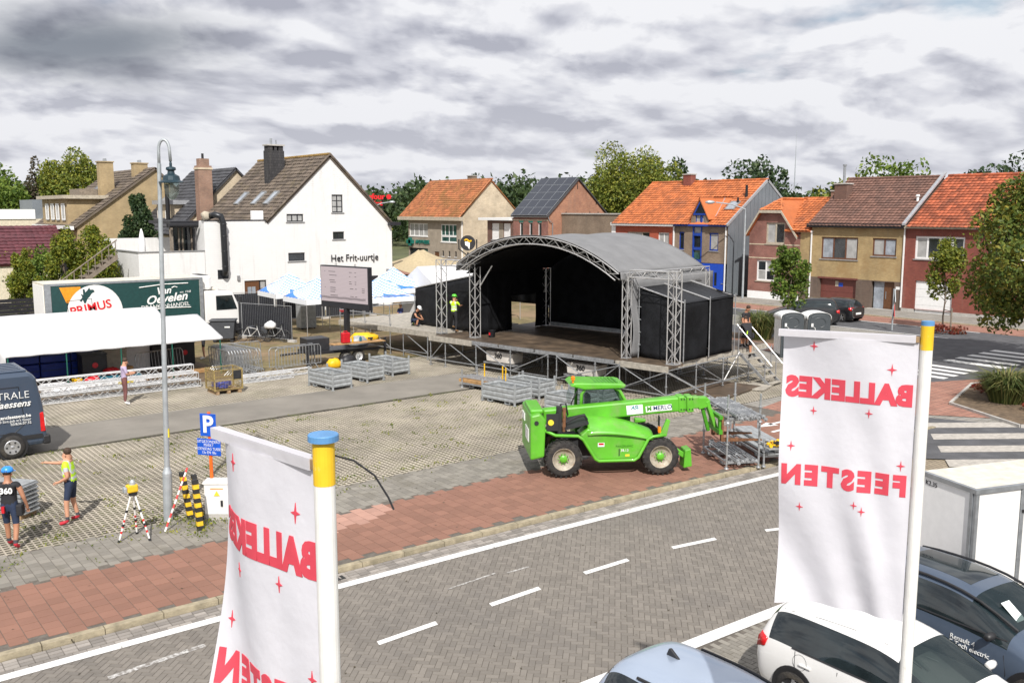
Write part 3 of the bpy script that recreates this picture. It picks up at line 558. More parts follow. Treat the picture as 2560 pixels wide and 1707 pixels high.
chimney(h, 65.0, 65.8, 40.1, 41.15, 7.6, 9.1, 'brick_brown', 0); b = MB(h.location); b.bar((65.4, 40.6, 9.1), (65.4, 40.6, 10.5), .10, 10); b.bar((65.4, 40.6, 10.5), (65.4, 40.6, 10.62), .15, 10); b.build('flue', 'zinc', h, smooth=False)
b = MB(h.location); b.lathe([(.09, 7.7), (.09, 8.1), (.15, 8.12), (.13, 8.25)], (64.8, 34.3, 0), 10); b.build('roof_vent', 'pvc_white', h)
wall(Fc(h, 'Y', 33.86), [(62.5, 0), (72.5, 0), (72.5, 6.0), (67.5, 9.4), (62.5, 6.0)], [], 'brick_dark', 'side_wall'); rbox(h, 'back_wall', 'brick_dark', (72.3, 72.5, 33.9, 41.3, 0, 5.9))
# ---- red brick house
h = thing('terraced_house', 'dark red brick house with white four-light window and white garage door', 'house', (62.5, 29, 0)); F = Fc(h, 'X', 62.52)
wall(F, [(33.84, .28), (24.5, .28), (24.5, 6.05), (33.84, 6.05)], [(29.63, 33.08, 3.78, 5.36), (25.4, 28.0, 3.9, 5.36), (30.26, 32.9, .29, 2.28), (26.5, 27.5, .29, 2.2)], 'brick_red'); part(F, 'plinth', 'concrete', (32.92, 33.84, 0, .28, -.1, .02), (24.5, 30.24, 0, .28, -.1, .02))
window(F, 29.63, 33.08, 3.78, 5.36, 4, 1, 'pvc_white', ['glass_dark', 'glass_dark', 'glass_dark', 'glass_curtain'], fw=.13); window(F, 25.4, 28.0, 3.9, 5.36, 2, 1, 'pvc_white', 'glass_dark', fw=.13)
part(F, 'garage_door', 'pvc_white', *[(30.28, 32.88, .03+i*.56, .58+i*.56, -.14, -.10) for i in range(4)]); part(F, 'door', 'wood_dark', (26.5, 27.5, .05, 2.2, -.14, -.08))
part(F, 'gutter', 'cornice', (24.3, 33.8, 5.88, 6.1, .003, .32))
slab(h, [(62.2, 33.6, 5.98), (62.2, 24.3, 5.98), (67.5, 24.3, 9.52), (67.5, 33.6, 9.52)], .12, 'tile_red'); slab(h, [(72.8, 24.3, 5.98), (72.8, 33.6, 5.98), (67.5, 33.6, 9.52), (67.5, 24.3, 9.52)], .12, 'tile_red')
roof_tiles(h, (62.1, 33.58, 5.95), (0, -1, 0), SL, 31, 19, .30, .337, 'tile_red')
b = MB(h.location)
for i in range(23): b.bar((67.5, 33.5-i*.405, 9.6), (67.5, 33.08-i*.405, 9.62), .12, 8)
b.build('ridge_tiles', 'tile_red', h); rbox(h, 'back_wall', 'brick_red', (72.3, 72.5, 24.5, 33.7, 0, 5.9)); wall(Fc(h, 'Y', 24.5), [(62.52, 0), (72.5, 0), (72.5, 6), (67.5, 9.45), (62.52, 6)], [], 'brick_red', 'side_wall'); chimney(h, 67.2, 67.8, 25.0, 26.0, 9.2, 10.3, 'brick_chimney', 1)
# ---- small old brick house with half-hipped gable
h = thing('terraced_house', 'small old red brick house with half-hipped orange tiled gable', 'house', (62.5, 44.7, 0)); F = Fc(h, 'X', 62.5)
wall(F, [(47.1, .65), (42.3, .65), (42.3, 5.3), (42.68, 5.3), (44.1, 7.1), (45.82, 7.1), (47.1, 5.25)], [(43.74, 45.51, 4.48, 6.16), (44.55, 46.3, 1.5, 3.16)], 'brick_old'); part(F, 'plinth', 'shutter_white', (42.3, 47.1, 0, .65, -.1, .03))
window(F, 43.74, 45.51, 4.48, 6.16, 2, 1, 'cornice', ['glass_dark', 'glass_curtain'], 'cornice', fw=.13); window(F, 44.55, 46.3, 1.5, 3.16, 2, 2, 'pvc_white', ['glass_dark', 'glass_curtain', 'glass_curtain', 'glass_dark'], 'cornice', fw=.12)
wall(F, [(42.3, 2.2), (41.32, 2.2), (41.32, 5.5), (42.3, 5.5)], [], 'brick_yellow', 'upper_side_wall'); wall(F, [(42.3, 0), (41.32, 0), (41.32, 2.2), (42.3, 2.2)], [], 'brick_dark', 'lower_side_wall')
part(F, 'brick_band', 'brick_cream', (42.35, 47.08, 4.38, 4.47, .002, .02)); part(F, 'brick_band', 'brick_cream', (42.35, 47.08, 3.3, 3.38, .002, .02)); part(F, 'gutter', 'pvc_white', (41.2, 42.6, 5.45, 5.6, .003, .2)); part(F, 'downpipe', 'pvc_white', (41.25, 41.33, .4, 5.45, .02, .1))
Lc, zr = 44.95, 8.0
slab(h, [(62.25, 47.35, 5.1), (62.25, 45.95, 7.12), (63.6, Lc, zr), (72, Lc, zr), (72, 47.35, 5.1)], .08, 'tile_orange', 'roof'); slab(h, [(62.25, 43.98, 7.1), (62.25, 42.45, 5.12), (72, 42.45, 5.12), (72, Lc, zr), (63.6, Lc, zr)], .08, 'tile_orange', 'roof'); slab(h, [(62.25, 45.95, 7.12), (62.25, 43.98, 7.1), (63.6, Lc, zr)], .08, 'tile_orange', 'roof_hip')
slab(h, [(62.2, 43.6, 5.55), (62.2, 41.3, 5.55), (66.6, 41.3, 8.05), (66.6, 44.9, 8.05)], .1, 'tile_orange', 'side_roof')
roof_tiles(h, (62.15, 44.5, 5.53), (0, -1, 0), (4.4, 0, 2.5), 10, 15, .31, .34, 'tile_orange', keep=lambda p: p.y < 42.7+(p.x-62)*.62)
roof_tiles(h, (72.1, 42.42, 5.15), (-1, 0, 0), (0, 2.5, 2.88), 32, 11, .31, .345, 'tile_orange', keep=lambda p: p.x > 62.3 and p.x-62.25 > (p.z-7.0)*1.6 and p.z < 8.05 and p.y > 42.7+(p.x-62.15)*.42)
roof_tiles(h, (62.22, 46.05, 7.1), (0, -1, 0), (1.35, 0, .88), 7, 5, .3, .33, 'tile_orange', keep=lambda p: abs(p.y-Lc) < 1.02*(1-(p.x-62.25)/1.5))
b = MB(h.location)
for p, q in (((62.2, 47.4, 5.05), (62.2, 45.98, 7.14)), ((62.2, 45.98, 7.14), (62.2, 43.95, 7.12)), ((62.2, 43.95, 7.12), (62.2, 42.4, 5.1))):
    p, q = Vector(p), Vector(q); d = q-p; b.prism([p, q, q+Vector((0, 0, -.22)), p+Vector((0, 0, -.22))], (-.06, 0, 0))
b.build('verge_board', 'cornice', h); b = MB(h.location)
for i in range(12): b.bar((63.6+i*.5, Lc, zr+.04), (64.12+i*.5, Lc, zr+.06), .1, 8)
b.bar((62.25, 43.98, 7.14), (63.6, Lc, zr+.04), .08, 8); b.bar((62.25, 45.95, 7.16), (63.6, Lc, zr+.04), .08, 8)
for i in range(8): b.bar((66.6, 44.9-i*.45, 8.08), (66.6, 44.45-i*.45, 8.1), .1, 8)
b.build('ridge_tiles', 'tile_orange', h); wall(Fc(h, 'Y', 47.1), [(62.5, 0), (72, 0), (72, 5.2), (62.5, 5.2)], [], 'brick_old', 'side_wall'); rbox(h, 'back_wall', 'brick_old', (71.8, 72, 41.4, 47.0, 0, 5.0)); chimney(h, 66.2, 66.8, 41.7, 42.2, 7.6, 8.6, 'brick_chimney', 0)
# ---- long orange-roofed double house
h = thing('semi_detached_house', 'long orange tiled house, left half painted red, right half taupe brick with cobalt blue doors', 'house', (62.5, 56, 0)); F = Fc(h, 'X', 62.5)
wall(F, [(62.4, 0), (55.1, 0), (55.1, 5.8), (62.4, 5.8)], [(58.1, 60.9, 3.6, 5.15), (55.75, 57.05, 3.6, 5.15), (58.5, 60.5, .7, 2.4)], 'red_paintwall')
window(F, 58.1, 60.9, 3.6, 5.15, 3, 1, 'cornice', ['glass_dark', 'glass_curtain', 'glass_curtain']); window(F, 55.75, 57.05, 3.6, 5.15, 2, 1, 'pvc_white', 'glass_curtain'); window(F, 58.5, 60.5, .7, 2.4, 2, 1, 'cornice', 'glass_dark')
wall(F, [(55.08, 2.68), (53.05, 2.68), (53.05, 5.75), (55.08, 5.75)], [(54.02, 54.6, 3.72, 5.26)], 'brick_taupe', 'brick_wall'); wall(F, [(52.02, 2.68), (49.22, 2.68), (49.22, 5.75), (52.02, 5.75)], [(50.27, 51.25, 3.72, 5.23)], 'brick_taupe', 'brick_wall')
window(F, 54.02, 54.6, 3.72, 5.26, 1, 1, 'frame_blue', 'glass_dark', fw=.1); window(F, 50.27, 51.25, 3.72, 5.23, 1, 1, 'frame_blue', 'glass_curtain', fw=.12)
part(F, 'cornice', 'pvc_white', (55.05, 62.75, 5.72, 5.98, .003, .36)); part(F, 'cornice', 'frame_blue', (49.2, 55.03, 5.77, 5.93, .003, .3)); part(F, 'downpipe', 'pvc_white', (55.1, 55.2, .1, 5.7, .01, .12)); part(F, 'downpipe', 'pvc_white', (49.42, 49.5, .1, 5.75, .01, .1)); part(F, 'end_pier', 'pvc_white', (62.4, 62.9, 0, 5.72, -.6, .05))
dr = part(F, 'blue_door_panel', 'blue_door', (49.5, 52.02, .05, 2.66, -.1, -.03)); part(F, 'door_glass', 'glass_dark', (50.35, 50.6, .8, 1.9, -.03, -.02), parent=dr); part(F, 'letter_plate', 'zinc', (51.0, 51.2, 1.35, 1.5, -.03, -.02), parent=dr); part(F, 'handle', 'zinc', (49.62, 49.86, .98, 1.03, -.03, .02), parent=dr)
bay = part(F, 'blue_bay', 'frame_blue', (52.04, 53.03, 0.05, 7.0, -.14, -.1), (52.04, 52.14, 2.7, 6.95, -.1, .05), (52.93, 53.03, 2.7, 6.95, -.1, .05), *[(52.14, 52.93, z, z+.22, -.1, .05) for z in (2.7, 3.75, 4.95, 5.7, 6.7)])
for z0, z1, gmt in ((2.95, 3.72, 'glass_green'), (3.99, 4.92, 'glass_dark'), (5.19, 5.68, 'glass_curtain')): part(F, 'pane', gmt, (52.15, 52.92, z0, z1, -.09, -.07), parent=bay)
S2 = Vector((5.3, 0, 3.75)).normalized()
slab(h, [(62.2, 62.6, 5.9), (62.2, 49.2, 5.9), (67.5, 49.2, 9.64), (67.5, 62.6, 9.64)], .12, 'tile_orange'); slab(h, [(72.8, 49.2, 5.9), (72.8, 62.6, 5.9), (67.5, 62.6, 9.64), (67.5, 49.2, 9.64)], .12, 'tile_orange')
indorm = lambda p: 51.2 < p.y < 53.3 and p.z < 8.2 and abs(p.y-52.25) < 1.0*(1-(p.x-65.5)/3.2 if p.x > 64.4 else 1.05)
roof_tiles(h, (62.1, 62.6, 5.86), (0, -1, 0), S2, 43, 19, .311, .342, 'tile_orange', keep=lambda p: not indorm(p))
b = MB(h.location)
for i in range(33): b.bar((67.5, 62.5-i*.405, 9.72), (67.5, 62.08-i*.405, 9.74), .12, 8)
b.build('ridge_tiles', 'tile_orange', h)
G2 = Fc(h, 'Y', 49.2); b = MB(h.location)
pr = lambda x: 5.9+(min(x, 135-x)-62.2)*.7057
for i in range(40):                          # metal cladding, one sheet per panel
    x = 62.45+i*.2525; b.prism([(x+.01, 49.2, 0), (x+.24, 49.2, 0), (x+.24, 49.2, pr(x+.24)+.05), (x+.01, 49.2, pr(x+.01)+.05)], (0, -.04-.015*(i % 2), 0))
b.build('cladding', 'cladding', h); wall(G2, [(62.4, 0), (72.6, 0), (72.6, 5.9), (67.5, 9.55), (62.4, 5.9)], [], 'cladding', 'gable'); slab(h, [(62.1, 49.25, 5.95), (62.1, 49.1, 5.95), (67.5, 49.1, 9.8), (67.5, 49.25, 9.8)], .2, 'lead', 'verge'); slab(h, [(67.5, 49.25, 9.8), (67.5, 49.1, 9.8), (72.8, 49.1, 5.95), (72.8, 49.25, 5.95)], .2, 'lead', 'verge')
D = Fc(h, 'X', 62.42); dw = wall(D, [(53.2, 5.9), (51.3, 5.9), (51.3, 6.5), (52.25, 8.1), (53.2, 6.5)], [(51.75, 52.75, 5.95, 6.75)], 'brick_taupe', 'dormer'); window(D, 51.75, 52.75, 5.95, 6.75, 2, 1, 'frame_blue', 'glass_curtain', None)
b = MB(h.location); b.prism([(62.42, 51.65, 6.85), (62.42, 52.25, 7.75), (62.42, 52.85, 6.85)], (-.04, 0, 0)); b.build('dormer_glass', 'glass_dark', dw); b = MB(h.location); b.prism([(62.42, 51.55, 6.72), (62.42, 52.95, 6.72), (62.42, 52.95, 6.86), (62.42, 51.55, 6.86)], (-.06, 0, 0)); b.prism([(62.42, 52.9, 6.86), (62.42, 52.25, 7.9), (62.42, 52.25, 7.7), (62.42, 52.75, 6.86)], (-.06, 0, 0)); b.build('dormer_trim', 'frame_blue', dw)
slab(h, [(62.3, 53.35, 6.35), (62.3, 52.25, 8.2), (65.7, 52.25, 8.2), (63.0, 53.35, 6.35)], .08, 'tile_orange', 'dormer_roof'); slab(h, [(62.3, 52.25, 8.2), (62.3, 51.15, 6.35), (63.0, 51.15, 6.35), (65.7, 52.25, 8.2)], .08, 'tile_orange', 'dormer_roof')
roof_tiles(h, (65.8, 51.13, 6.33), (-1, 0, 0), (0, 1.1, 1.85), 11, 6, .31, .34, 'tile_orange', keep=lambda p: p.x < 62.75+(p.z-6.1)*1.35)
b = MB(h.location); b.path([(62.9, 51.08, 6.35), (65.6, 52.1, 8.25)], .06, 6); b.build('valley_flashing', 'lead', h)
chimney(h, 66.9, 67.6, 57.2, 58.1, 9.2, 10.35, 'brick_red', 0); skylight(h, Vector((63.85, 50.75, 7.02))+Vector((0, 0, .02)), (0, -1, 0), S2, .95, 1.2)
b = MB(h.location); b.lathe([(.13, 8.0), (.11, 9.2), (.14, 9.25)], (65.4, 49.75, 0), 10); b.lathe([(.1, 7.4), (.09, 8.2)], (64.6, 50.0, 0), 10); b.build('roof_vent', 'black_metal', h)
rbox(h, 'back_wall', 'brick_taupe', (72.3, 72.6, 49.4, 62.3, 0, 5.8)); wall(Fc(h, 'Y', 62.6), [(62.5, 0), (72.6, 0), (72.6, 5.9), (67.5, 9.5), (62.5, 5.9)], [], 'red_paintwall', 'side_wall')
w = thing('garden_wall', 'weathered grey brick wall between the orange roof and the solar panel house', 'wall', (64.5, 67, 0)); rbox(w, 'wall', 'brick_taupe', (64.3, 64.7, 62.95, 72.0, 0, 6.7)); rbox(w, 'coping', 'concrete', (64.2, 64.8, 62.95, 72.0, 6.703, 6.82))
# ---- brick house with solar roof
h = thing('brick_house', 'orange brick gabled house with solar panels across its dark roof', 'house', (62.5, 75, 0)); F = Fc(h, 'X', 62.5)
wall(F, [(77.8, 0), (72.1, 0), (72.1, 6.5), (77.8, 6.5)], [(76.16, 76.75, 4.2, 5.85), (74.6, 75.15, 4.2, 5.85), (73.15, 73.7, 4.2, 5.85)], 'brick_old')
for y in (76.16, 74.6, 73.15): window(F, y, y+.55, 4.2, 5.85, 1, 1, 'pvc_white', 'glass_dark'); part(F, 'lintel', 'sign_green', (y-.08, y+.63, 5.86, 6.0, .002, .03))
part(F, 'stone_band', 'brick_cream', (72.12, 77.78, 6.02, 6.14, .002, .03)); part(F, 'stone_band', 'brick_cream', (72.12, 77.78, 4.0, 4.1, .002, .03)); part(F, 'gutter', 'gutter_grey', (72.0, 77.9, 6.38, 6.55, .003, .25))
GY = Fc(h, 'Y', 72.1); wall(GY, [(62.5, 0), (70.76, 0), (70.76, 6.7), (66.55, 10.3), (62.5, 6.5)], [], 'brick_orange', 'gable')
b = MB(h.location)
for x, z in ((66.5, 9.3), (66.5, 5.2), (64.9, 6.4), (68.3, 6.4), (69.5, 6.4), (69.2, 7.7)): b.box(x-.03, x+.03, 72.05, 72.09, z, z+.55)
b.build('wall_anchors', 'black_metal', h); b = MB(h.location); b.path([(62.4, 72.0, 6.4), (62.6, 71.95, 6.0), (63.0, 71.98, 5.8), (63.0, 72.0, .2)], .05, 6); b.build('downpipe', 'zinc', h)
S3 = Vector((4.2, 0, 3.85)).normalized(); slab(h, [(62.2, 77.9, 6.5), (62.2, 71.9, 6.5), (66.55, 71.9, 10.42), (66.55, 77.9, 10.42)], .12, 'tile_black'); slab(h, [(71.0, 71.9, 6.6), (71.0, 77.9, 6.6), (66.55, 77.9, 10.42), (66.55, 71.9, 10.42)], .12, 'tile_black')
pm = MB(); pm.box(-.7, .7, -.55, .55, 0, .05); pme = pm.mesh('panel', 'solar_cell'); fr = MB(); 
for q in ((-.72, -.70, -.57, .57), (.70, .72, -.57, .57), (-.70, .70, -.57, -.55), (-.70, .70, .55, .57)): fr.box(*q, 0, .06)
frm = fr.mesh('frame', 'zinc')
for i in range(4):
    for j in range(5):
        c = Vector((62.25, 77.1-i*1.45, 6.55))+S3*(.55+j*1.16); x = Matrix(((0, -1, 0), tuple(S3), (S3.z, 0, -S3.x))).transposed().to_4x4(); nn = Vector((0, -1, 0)).cross(S3); x = Matrix((Vector((0, -1, 0)), S3, nn)).transposed().to_4x4(); x.translation = c+nn*.06-Vector(h.location)
        s = link('solar_panel', pme, h, x); link('panel_frame', frm, s)
rbox(h, 'back_wall', 'brick_orange', (70.5, 70.76, 72.3, 77.8, 0, 6.5)); wall(Fc(h, 'Y', 77.8), [(62.5, 0), (70.76, 0), (70.76, 6.5), (66.55, 10.2), (62.5, 6.5)], [], 'brick_orange', 'side_wall')
# ---- link building and pharmacy
h = thing('flat_roofed_annex', 'small brown annex with two white roller shutters and flat white roof edge', 'building', (62.6, 80, 0)); F = Fc(h, 'X', 62.6)
wall(F, [(82.5, 0), (77.85, 0), (77.85, 6.0), (82.5, 6.0)], [(80.4, 81.7, 3.9, 5.7), (78.4, 79.6, 3.9, 5.7)], 'brick_brown')
for y0, y1 in ((80.4, 81.7), (78.4, 79.6)): part(F, 'roller_shutter', 'shutter_white', *[(y0+.02, y1-.02, 3.92+i*.148, 4.06+i*.148, -.1, -.06-.008*(i % 2)) for i in range(12)])
part(F, 'sill', 'stone_sill', (78.3, 81.8, 3.8, 3.89, 0, .08)); part(F, 'panel', 'render_grey', (79.62, 80.38, 3.9, 5.7, .002, .02)); rbox(h, 'roof', 'pvc_white', (62.0, 70, 77.85, 83.4, 6.02, 6.3)); rbox(h, 'side_wall', 'brick_brown', (62.75, 70, 82.2, 82.5, 0, 6.0))
h = thing('pharmacy_building', 'grey and cream pharmacy with terracotta roof, green cross and lettering', 'building', (62.5, 93, 0)); F = Fc(h, 'X', 62.5)
wall(F, [(98.6, 0), (87.4, 0), (87.4, 6.1), (98.6, 6.1)], [(94.28, 98.4, 3.95, 5.5), (88.28, 91.5, 3.38, 5.46), (94.3, 98.4, .1, 2.5), (91.9, 92.9, .1, 2.2), (90.9, 91.25, 1.7, 2.35), (89.6, 89.95, 1.7, 2.35), (88.3, 88.65, 1.7, 2.35)], 'render_grey')
window(F, 94.28, 98.4, 3.95, 5.5, 4, 1, 'pvc_white', 'glass_curtain', 'pvc_white', fw=.1); window(F, 88.28, 91.5, 4.1, 5.46, 4, 1, 'pvc_white', 'glass_green', None, fw=.1); window(F, 88.28, 91.5, 3.38, 4.08, 2, 1, 'pvc_white', 'glass_green', 'pvc_white', fw=.1)
window(F, 94.3, 98.4, .1, 2.5, 3, 1, 'black_metal', ['glass_green', 'glass_dark', 'glass_dark'], None); part(F, 'door', 'wood_dark', (91.9, 92.9, .1, 2.2, -.13, -.08))
for y in (90.9, 89.6, 88.3): window(F, y, y+.35, 1.7, 2.35, 1, 1, 'frame_black', 'glass_dark', 'pvc_white', fw=.05)
part(F, 'gutter', 'cornice', (86.9, 100.2, 5.9, 6.32, .003, .6)); b = MB(h.location)
for q in ((97.75, 98.25, 2.75, 3.75), (97.3, 98.7, 3.02, 3.48)): fbox(F, b, *q, .04, .3)
b.build('cross_sign', 'sign_green', h); put_text(h, 'lettering', 'APOTHEEK', .62, 'sign_green', F.p(95.4, 3.25, .08)-F.L, F.U, F.Nn, bold=.02, extrude=.04)
GY = Fc(h, 'Y', 87.4); wall(GY, [(62.5, 0), (70.5, 0), (70.5, 7.2), (66.88, 10.55), (62.5, 6.2)], [], 'brick_cream', 'gable'); part(GY, 'downpipe', 'pvc_white', (62.55, 62.65, .2, 5.9, .01, .1))
S4 = Vector((4.68, 0, 4.45)).normalized(); slab(h, [(62.1, 100.2, 6.2), (62.1, 87.25, 6.2), (66.88, 87.25, 10.62), (66.88, 100.2, 10.62)], .12, 'tile_terracotta'); slab(h, [(70.9, 87.25, 6.9), (70.9, 100.2, 6.9), (66.88, 100.2, 10.62), (66.88, 87.25, 10.62)], .12, 'tile_terracotta')
roof_tiles(h, (62.0, 100.2, 6.16), (0, -1, 0), S4, 36, 18, .36, .362, 'tile_terracotta')
b = MB(h.location)
for i in range(32): b.bar((66.88, 100.1-i*.405, 10.7), (66.88, 99.7-i*.405, 10.72), .12, 8)
for i in range(15): p = Vector((62.05, 87.2, 6.25))+S4*(i*.42); b.bar(p, p+S4*.44, .09, 6)
b.build('ridge_tiles', 'tile_terracotta', h); skylight(h, (63.3, 95.6, 7.12), (0, -1, 0), S4, 1., 1.3); skylight(h, (64.15, 89.95, 7.95), (0, -1, 0), S4, .9, 1.1); chimney(h, 67.6, 68.3, 92.1, 93.1, 9.8, 11.2, 'brick_taupe', 1); rbox(h, 'back_wall', 'brick_cream', (70.2, 70.5, 87.6, 98.6, 0, 6.9))
# ---- white chip shop
h = thing('white_chip_shop', 'white rendered gabled chip shop with black window frames and grey tiled roof', 'building', (29, 60.57, 0)); F = Fc(h, 'Y', 60.57)
wall(F, [(22.57, 0), (36.9, 0), (36.9, 6.05), (36.6, 6.2), (31.87, 10.9), (27.07, 6.45), (22.57, 6.43)],
     [(31.95, 32.83, 6.98, 8.25), (28.43, 29.69, 6.34, 6.88), (31.97, 32.88, 5.06, 5.6), (28.46, 29.72, 3.6, 4.18), (25.18, 26.76, .05, 2.38)], 'wall_white')
window(F, 31.95, 32.83, 6.98, 8.25, 2, 3, 'frame_black', 'glass_curtain', fw=.07); window(F, 28.43, 29.69, 6.34, 6.88, 3, 1, 'frame_black', 'glass_curtain', fw=.07); window(F, 31.97, 32.88, 5.06, 5.6, 2, 1, 'frame_black', 'glass_dark', fw=.07); window(F, 28.46, 29.72, 3.6, 4.18, 1, 1, 'frame_black', 'glass_dark', fw=.07); window(F, 26.28, 26.76, .05, 2.38, 1, 4, 'frame_black', 'glass_curtain', None, fw=.06)
d = part(F, 'door', 'wood_dark', (25.2, 26.26, .05, 2.36, -.12, -.08)); part(F, 'pane', 'glass_sky', (25.42, 25.68, 1.35, 1.95, -.08, -.06), (25.72, 25.98, 1.35, 1.95, -.08, -.06), parent=d)
put_text(h, 'lettering', 'Het Frit-uurtje', .72, 'black_letter', F.p(33.7, 3.68, .05)-F.L, F.U, F.Nn, sx=.92, extrude=.03, bold=-.006)
part(F, 'wall_lamp', 'gutter_grey', (24.67, 24.84, 2.45, 2.76, .002, .12)); part(F, 'wall_lamp', 'gutter_grey', (36.35, 36.5, 2.45, 2.76, .002, .12)); part(F, 'roof_edge', 'frame_black', (22.5, 27.05, 6.435, 6.5, -.3, .04)); part(F, 'gutter_end', 'frame_black', (36.55, 37.5, 6.0, 6.25, -.02, .35)); part(F, 'dark_door', 'frame_black', (34.2, 35.6, .02, 2.3, .002, .05))
b = MB(h.location); b.path([(23.15, 60.9, 6.75), (23.3, 60.45, 6.85), (23.62, 60.3, 6.75), (23.75, 60.27, 6.3), (23.78, 60.27, 3.2), (23.74, 60.4, 2.85)], .21, 14)
for z in (3.4, 4.4, 5.4, 6.2): b.lathe([(.215, z), (.235, z+.01), (.235, z+.05), (.215, z+.06)], (23.78, 60.27, 0), 14)
b.build('vent_duct', 'duct_black', h, smooth=True); part(F, 'duct_box', 'duct_black', (23.35, 24.08, 2.6, 3.2, .003, .03)); b = MB(h.location); b.lathe([(.05, -.25), (.34, -.2), (.36, .05), (.2, .25)], (22.95, 61.1, 6.75), 14, Matrix.Rotation(R(60), 3, 'Y')); b.build('duct_fan', 'cornice', h, smooth=True)
rbox(h, 'left_wall', 'wall_white', (22.57, 22.8, 60.6, 66, 0, 6.4), (22.8, 27.0, 65.8, 66, 0, 6.4)); rbox(h, 'flat_roof', 'gutter_grey', (22.8, 27.1, 60.75, 65.8, 6.3, 6.36)); rbox(h, 'right_wall', 'wall_white', (36.6, 36.88, 60.6, 72.8, 0, 6.0)); rbox(h, 'side_wall', 'wall_white', (27.1, 27.3, 66, 72.8, 0, 6.3))
S5 = Vector((4.8, 0, 4.52)).normalized(); ST = (-S5.x, 0, S5.z)
slab(h, [(26.9, 72.8, 6.33), (26.9, 60.5, 6.33), (31.87, 60.5, 11.0), (31.87, 72.8, 11.0)], .14, 'tile_grey'); slab(h, [(37.0, 60.5, 6.0), (37.0, 72.8, 6.0), (31.87, 72.8, 11.0), (31.87, 60.5, 11.0)], .14, 'tile_grey')
roof_tiles(h, (26.85, 72.8, 6.3), (0, -1, 0), S5, 37, 18, .333, .38, 'tile_grey')
b = MB(h.location)
for i in range(30): b.bar((31.87, 60.5+i*.41, 11.07), (31.87, 60.93+i*.41, 11.09), .12, 8)
b.build('ridge_tiles', 'ridge_moss', h); b = MB(h.location)
for i in range(17): p = Vector((36.98, 60.47, 6.05))+Vector(ST)*1.0*(i*.42)*Vector((1, 0, 1)).x if False else Vector((37.0, 60.47, 6.08)).lerp(Vector((31.87, 60.47, 11.08)), i/17); q = Vector((37.0, 60.47, 6.08)).lerp(Vector((31.87, 60.47, 11.08)), (i+1.05)/17); b.bar(p, q, .09, 6)
for i in range(17): p = Vector((26.9, 60.47, 6.4)).lerp(Vector((31.87, 60.47, 11.08)), i/17); q = Vector((26.9, 60.47, 6.4)).lerp(Vector((31.87, 60.47, 11.08)), (i+1.05)/17); b.bar(p, q, .06, 6)
b.build('verge_tiles', 'tile_grey', h)
c = rbox(h, 'chimney', 'slate', (29.75, 31.05, 66.2, 67.0, 8.6, 11.55)); rbox(h, 'cap', 'concrete', (29.7, 31.1, 66.15, 67.05, 11.9, 12.0), parent=c); rbox(h, 'vent_brick', 'slate', (29.8, 30.15, 66.25, 66.95, 11.55, 11.9), (30.3, 30.5, 66.25, 66.95, 11.55, 11.9), (30.65, 31.0, 66.25, 66.95, 11.55, 11.9), parent=c); b = MB(h.location); b.bar((30.2, 66.6, 12), (30.2, 66.6, 12.45), .09, 8); b.bar((30.6, 66.6, 12), (30.6, 66.6, 12.35), .05, 8); b.build('flue', 'zinc', c)
for y in (68.9, 65.75, 63.55): skylight(h, (28.12, y, 7.45), (0, -1, 0), S5, .82, 1.35)
ac = rbox(h, 'air_conditioner', 'shutter_white', (26.1, 26.9, 60.95, 61.3, 6.45, 7.1), bev=.03)
# ---- terrace of the chip shop with stairs
t = thing('white_terrace', 'low white terrace annex with parapet, glazed veranda and outdoor stairs', 'building', (20, 61.5, 0)); F = Fc(t, 'Y', 60.62)
rbox(t, 'wall', 'wall_white', (18.3, 22.55, 60.62, 60.85, 0, 4.47), (18.3, 18.5, 60.85, 66, 0, 4.47)); rbox(t, 'coping', 'gutter_grey', (18.25, 22.55, 60.57, 60.9, 4.473, 4.53), (18.25, 18.55, 60.9, 66, 4.473, 4.53)); rbox(t, 'back_wall', 'wall_white', (17.3, 22.5, 66, 66.2, 0, 5.25)); rbox(t, 'floor', 'concrete', (18.5, 22.55, 60.85, 66, 3.6, 3.7))
vr = rbox(t, 'veranda_roof', 'frame_black', (20.7, 22.6, 61.5, 65.9, 6.25, 6.45)); b = MB(t.location); b.bar((20.5, 61.2, 6.15), (22.4, 61.2, 6.15), .14, 10); b.build('awning', 'black_metal', t); rbox(t, 'veranda_post', 'wood_grey', (20.75, 20.87, 61.6, 61.72, 3.7, 6.25)); rbox(t, 'veranda_post', 'black_metal', (22.2, 22.32, 61.6, 61.72, 3.7, 6.25)); rbox(t, 'veranda_door', 'glass_dark', (20.9, 22.5, 62.4, 62.45, 3.7, 6.2)); rbox(t, 'veranda_frame', 'wood_grey', *[(x, x+.09, 62.32, 62.4, 3.7, 6.2) for x in (20.9, 21.45, 21.7, 22.3)])
for i in range(14): z = 4.3-i*.3; rbox(t, 'stair_step', 'wood_grey', (16.75-i*.42, 17.1-i*.42, 61.2, 62.2, z-.05, z))
b = MB(t.location)
for y in (61.15, 62.25): b.prism([(17.2, y, 4.4), (17.2, y, 4.1), (11.3, y, -.1), (11.3, y, .2)], (0, .06, 0))
b.build('stringer', 'wood_grey', t)
for i in range(15): x = 17.1-i*.42; b = MB(t.location); b.bar((x, 61.18, 4.3-i*.3), (x, 61.18, 5.25-i*.3), .03, 5); b.build('baluster', 'wood_grey', t)
b = MB(t.location); b.bar((17.2, 61.18, 5.3), (11.2, 61.18, 1.02), .045, 6); b.build('handrail', 'wood_grey', t)
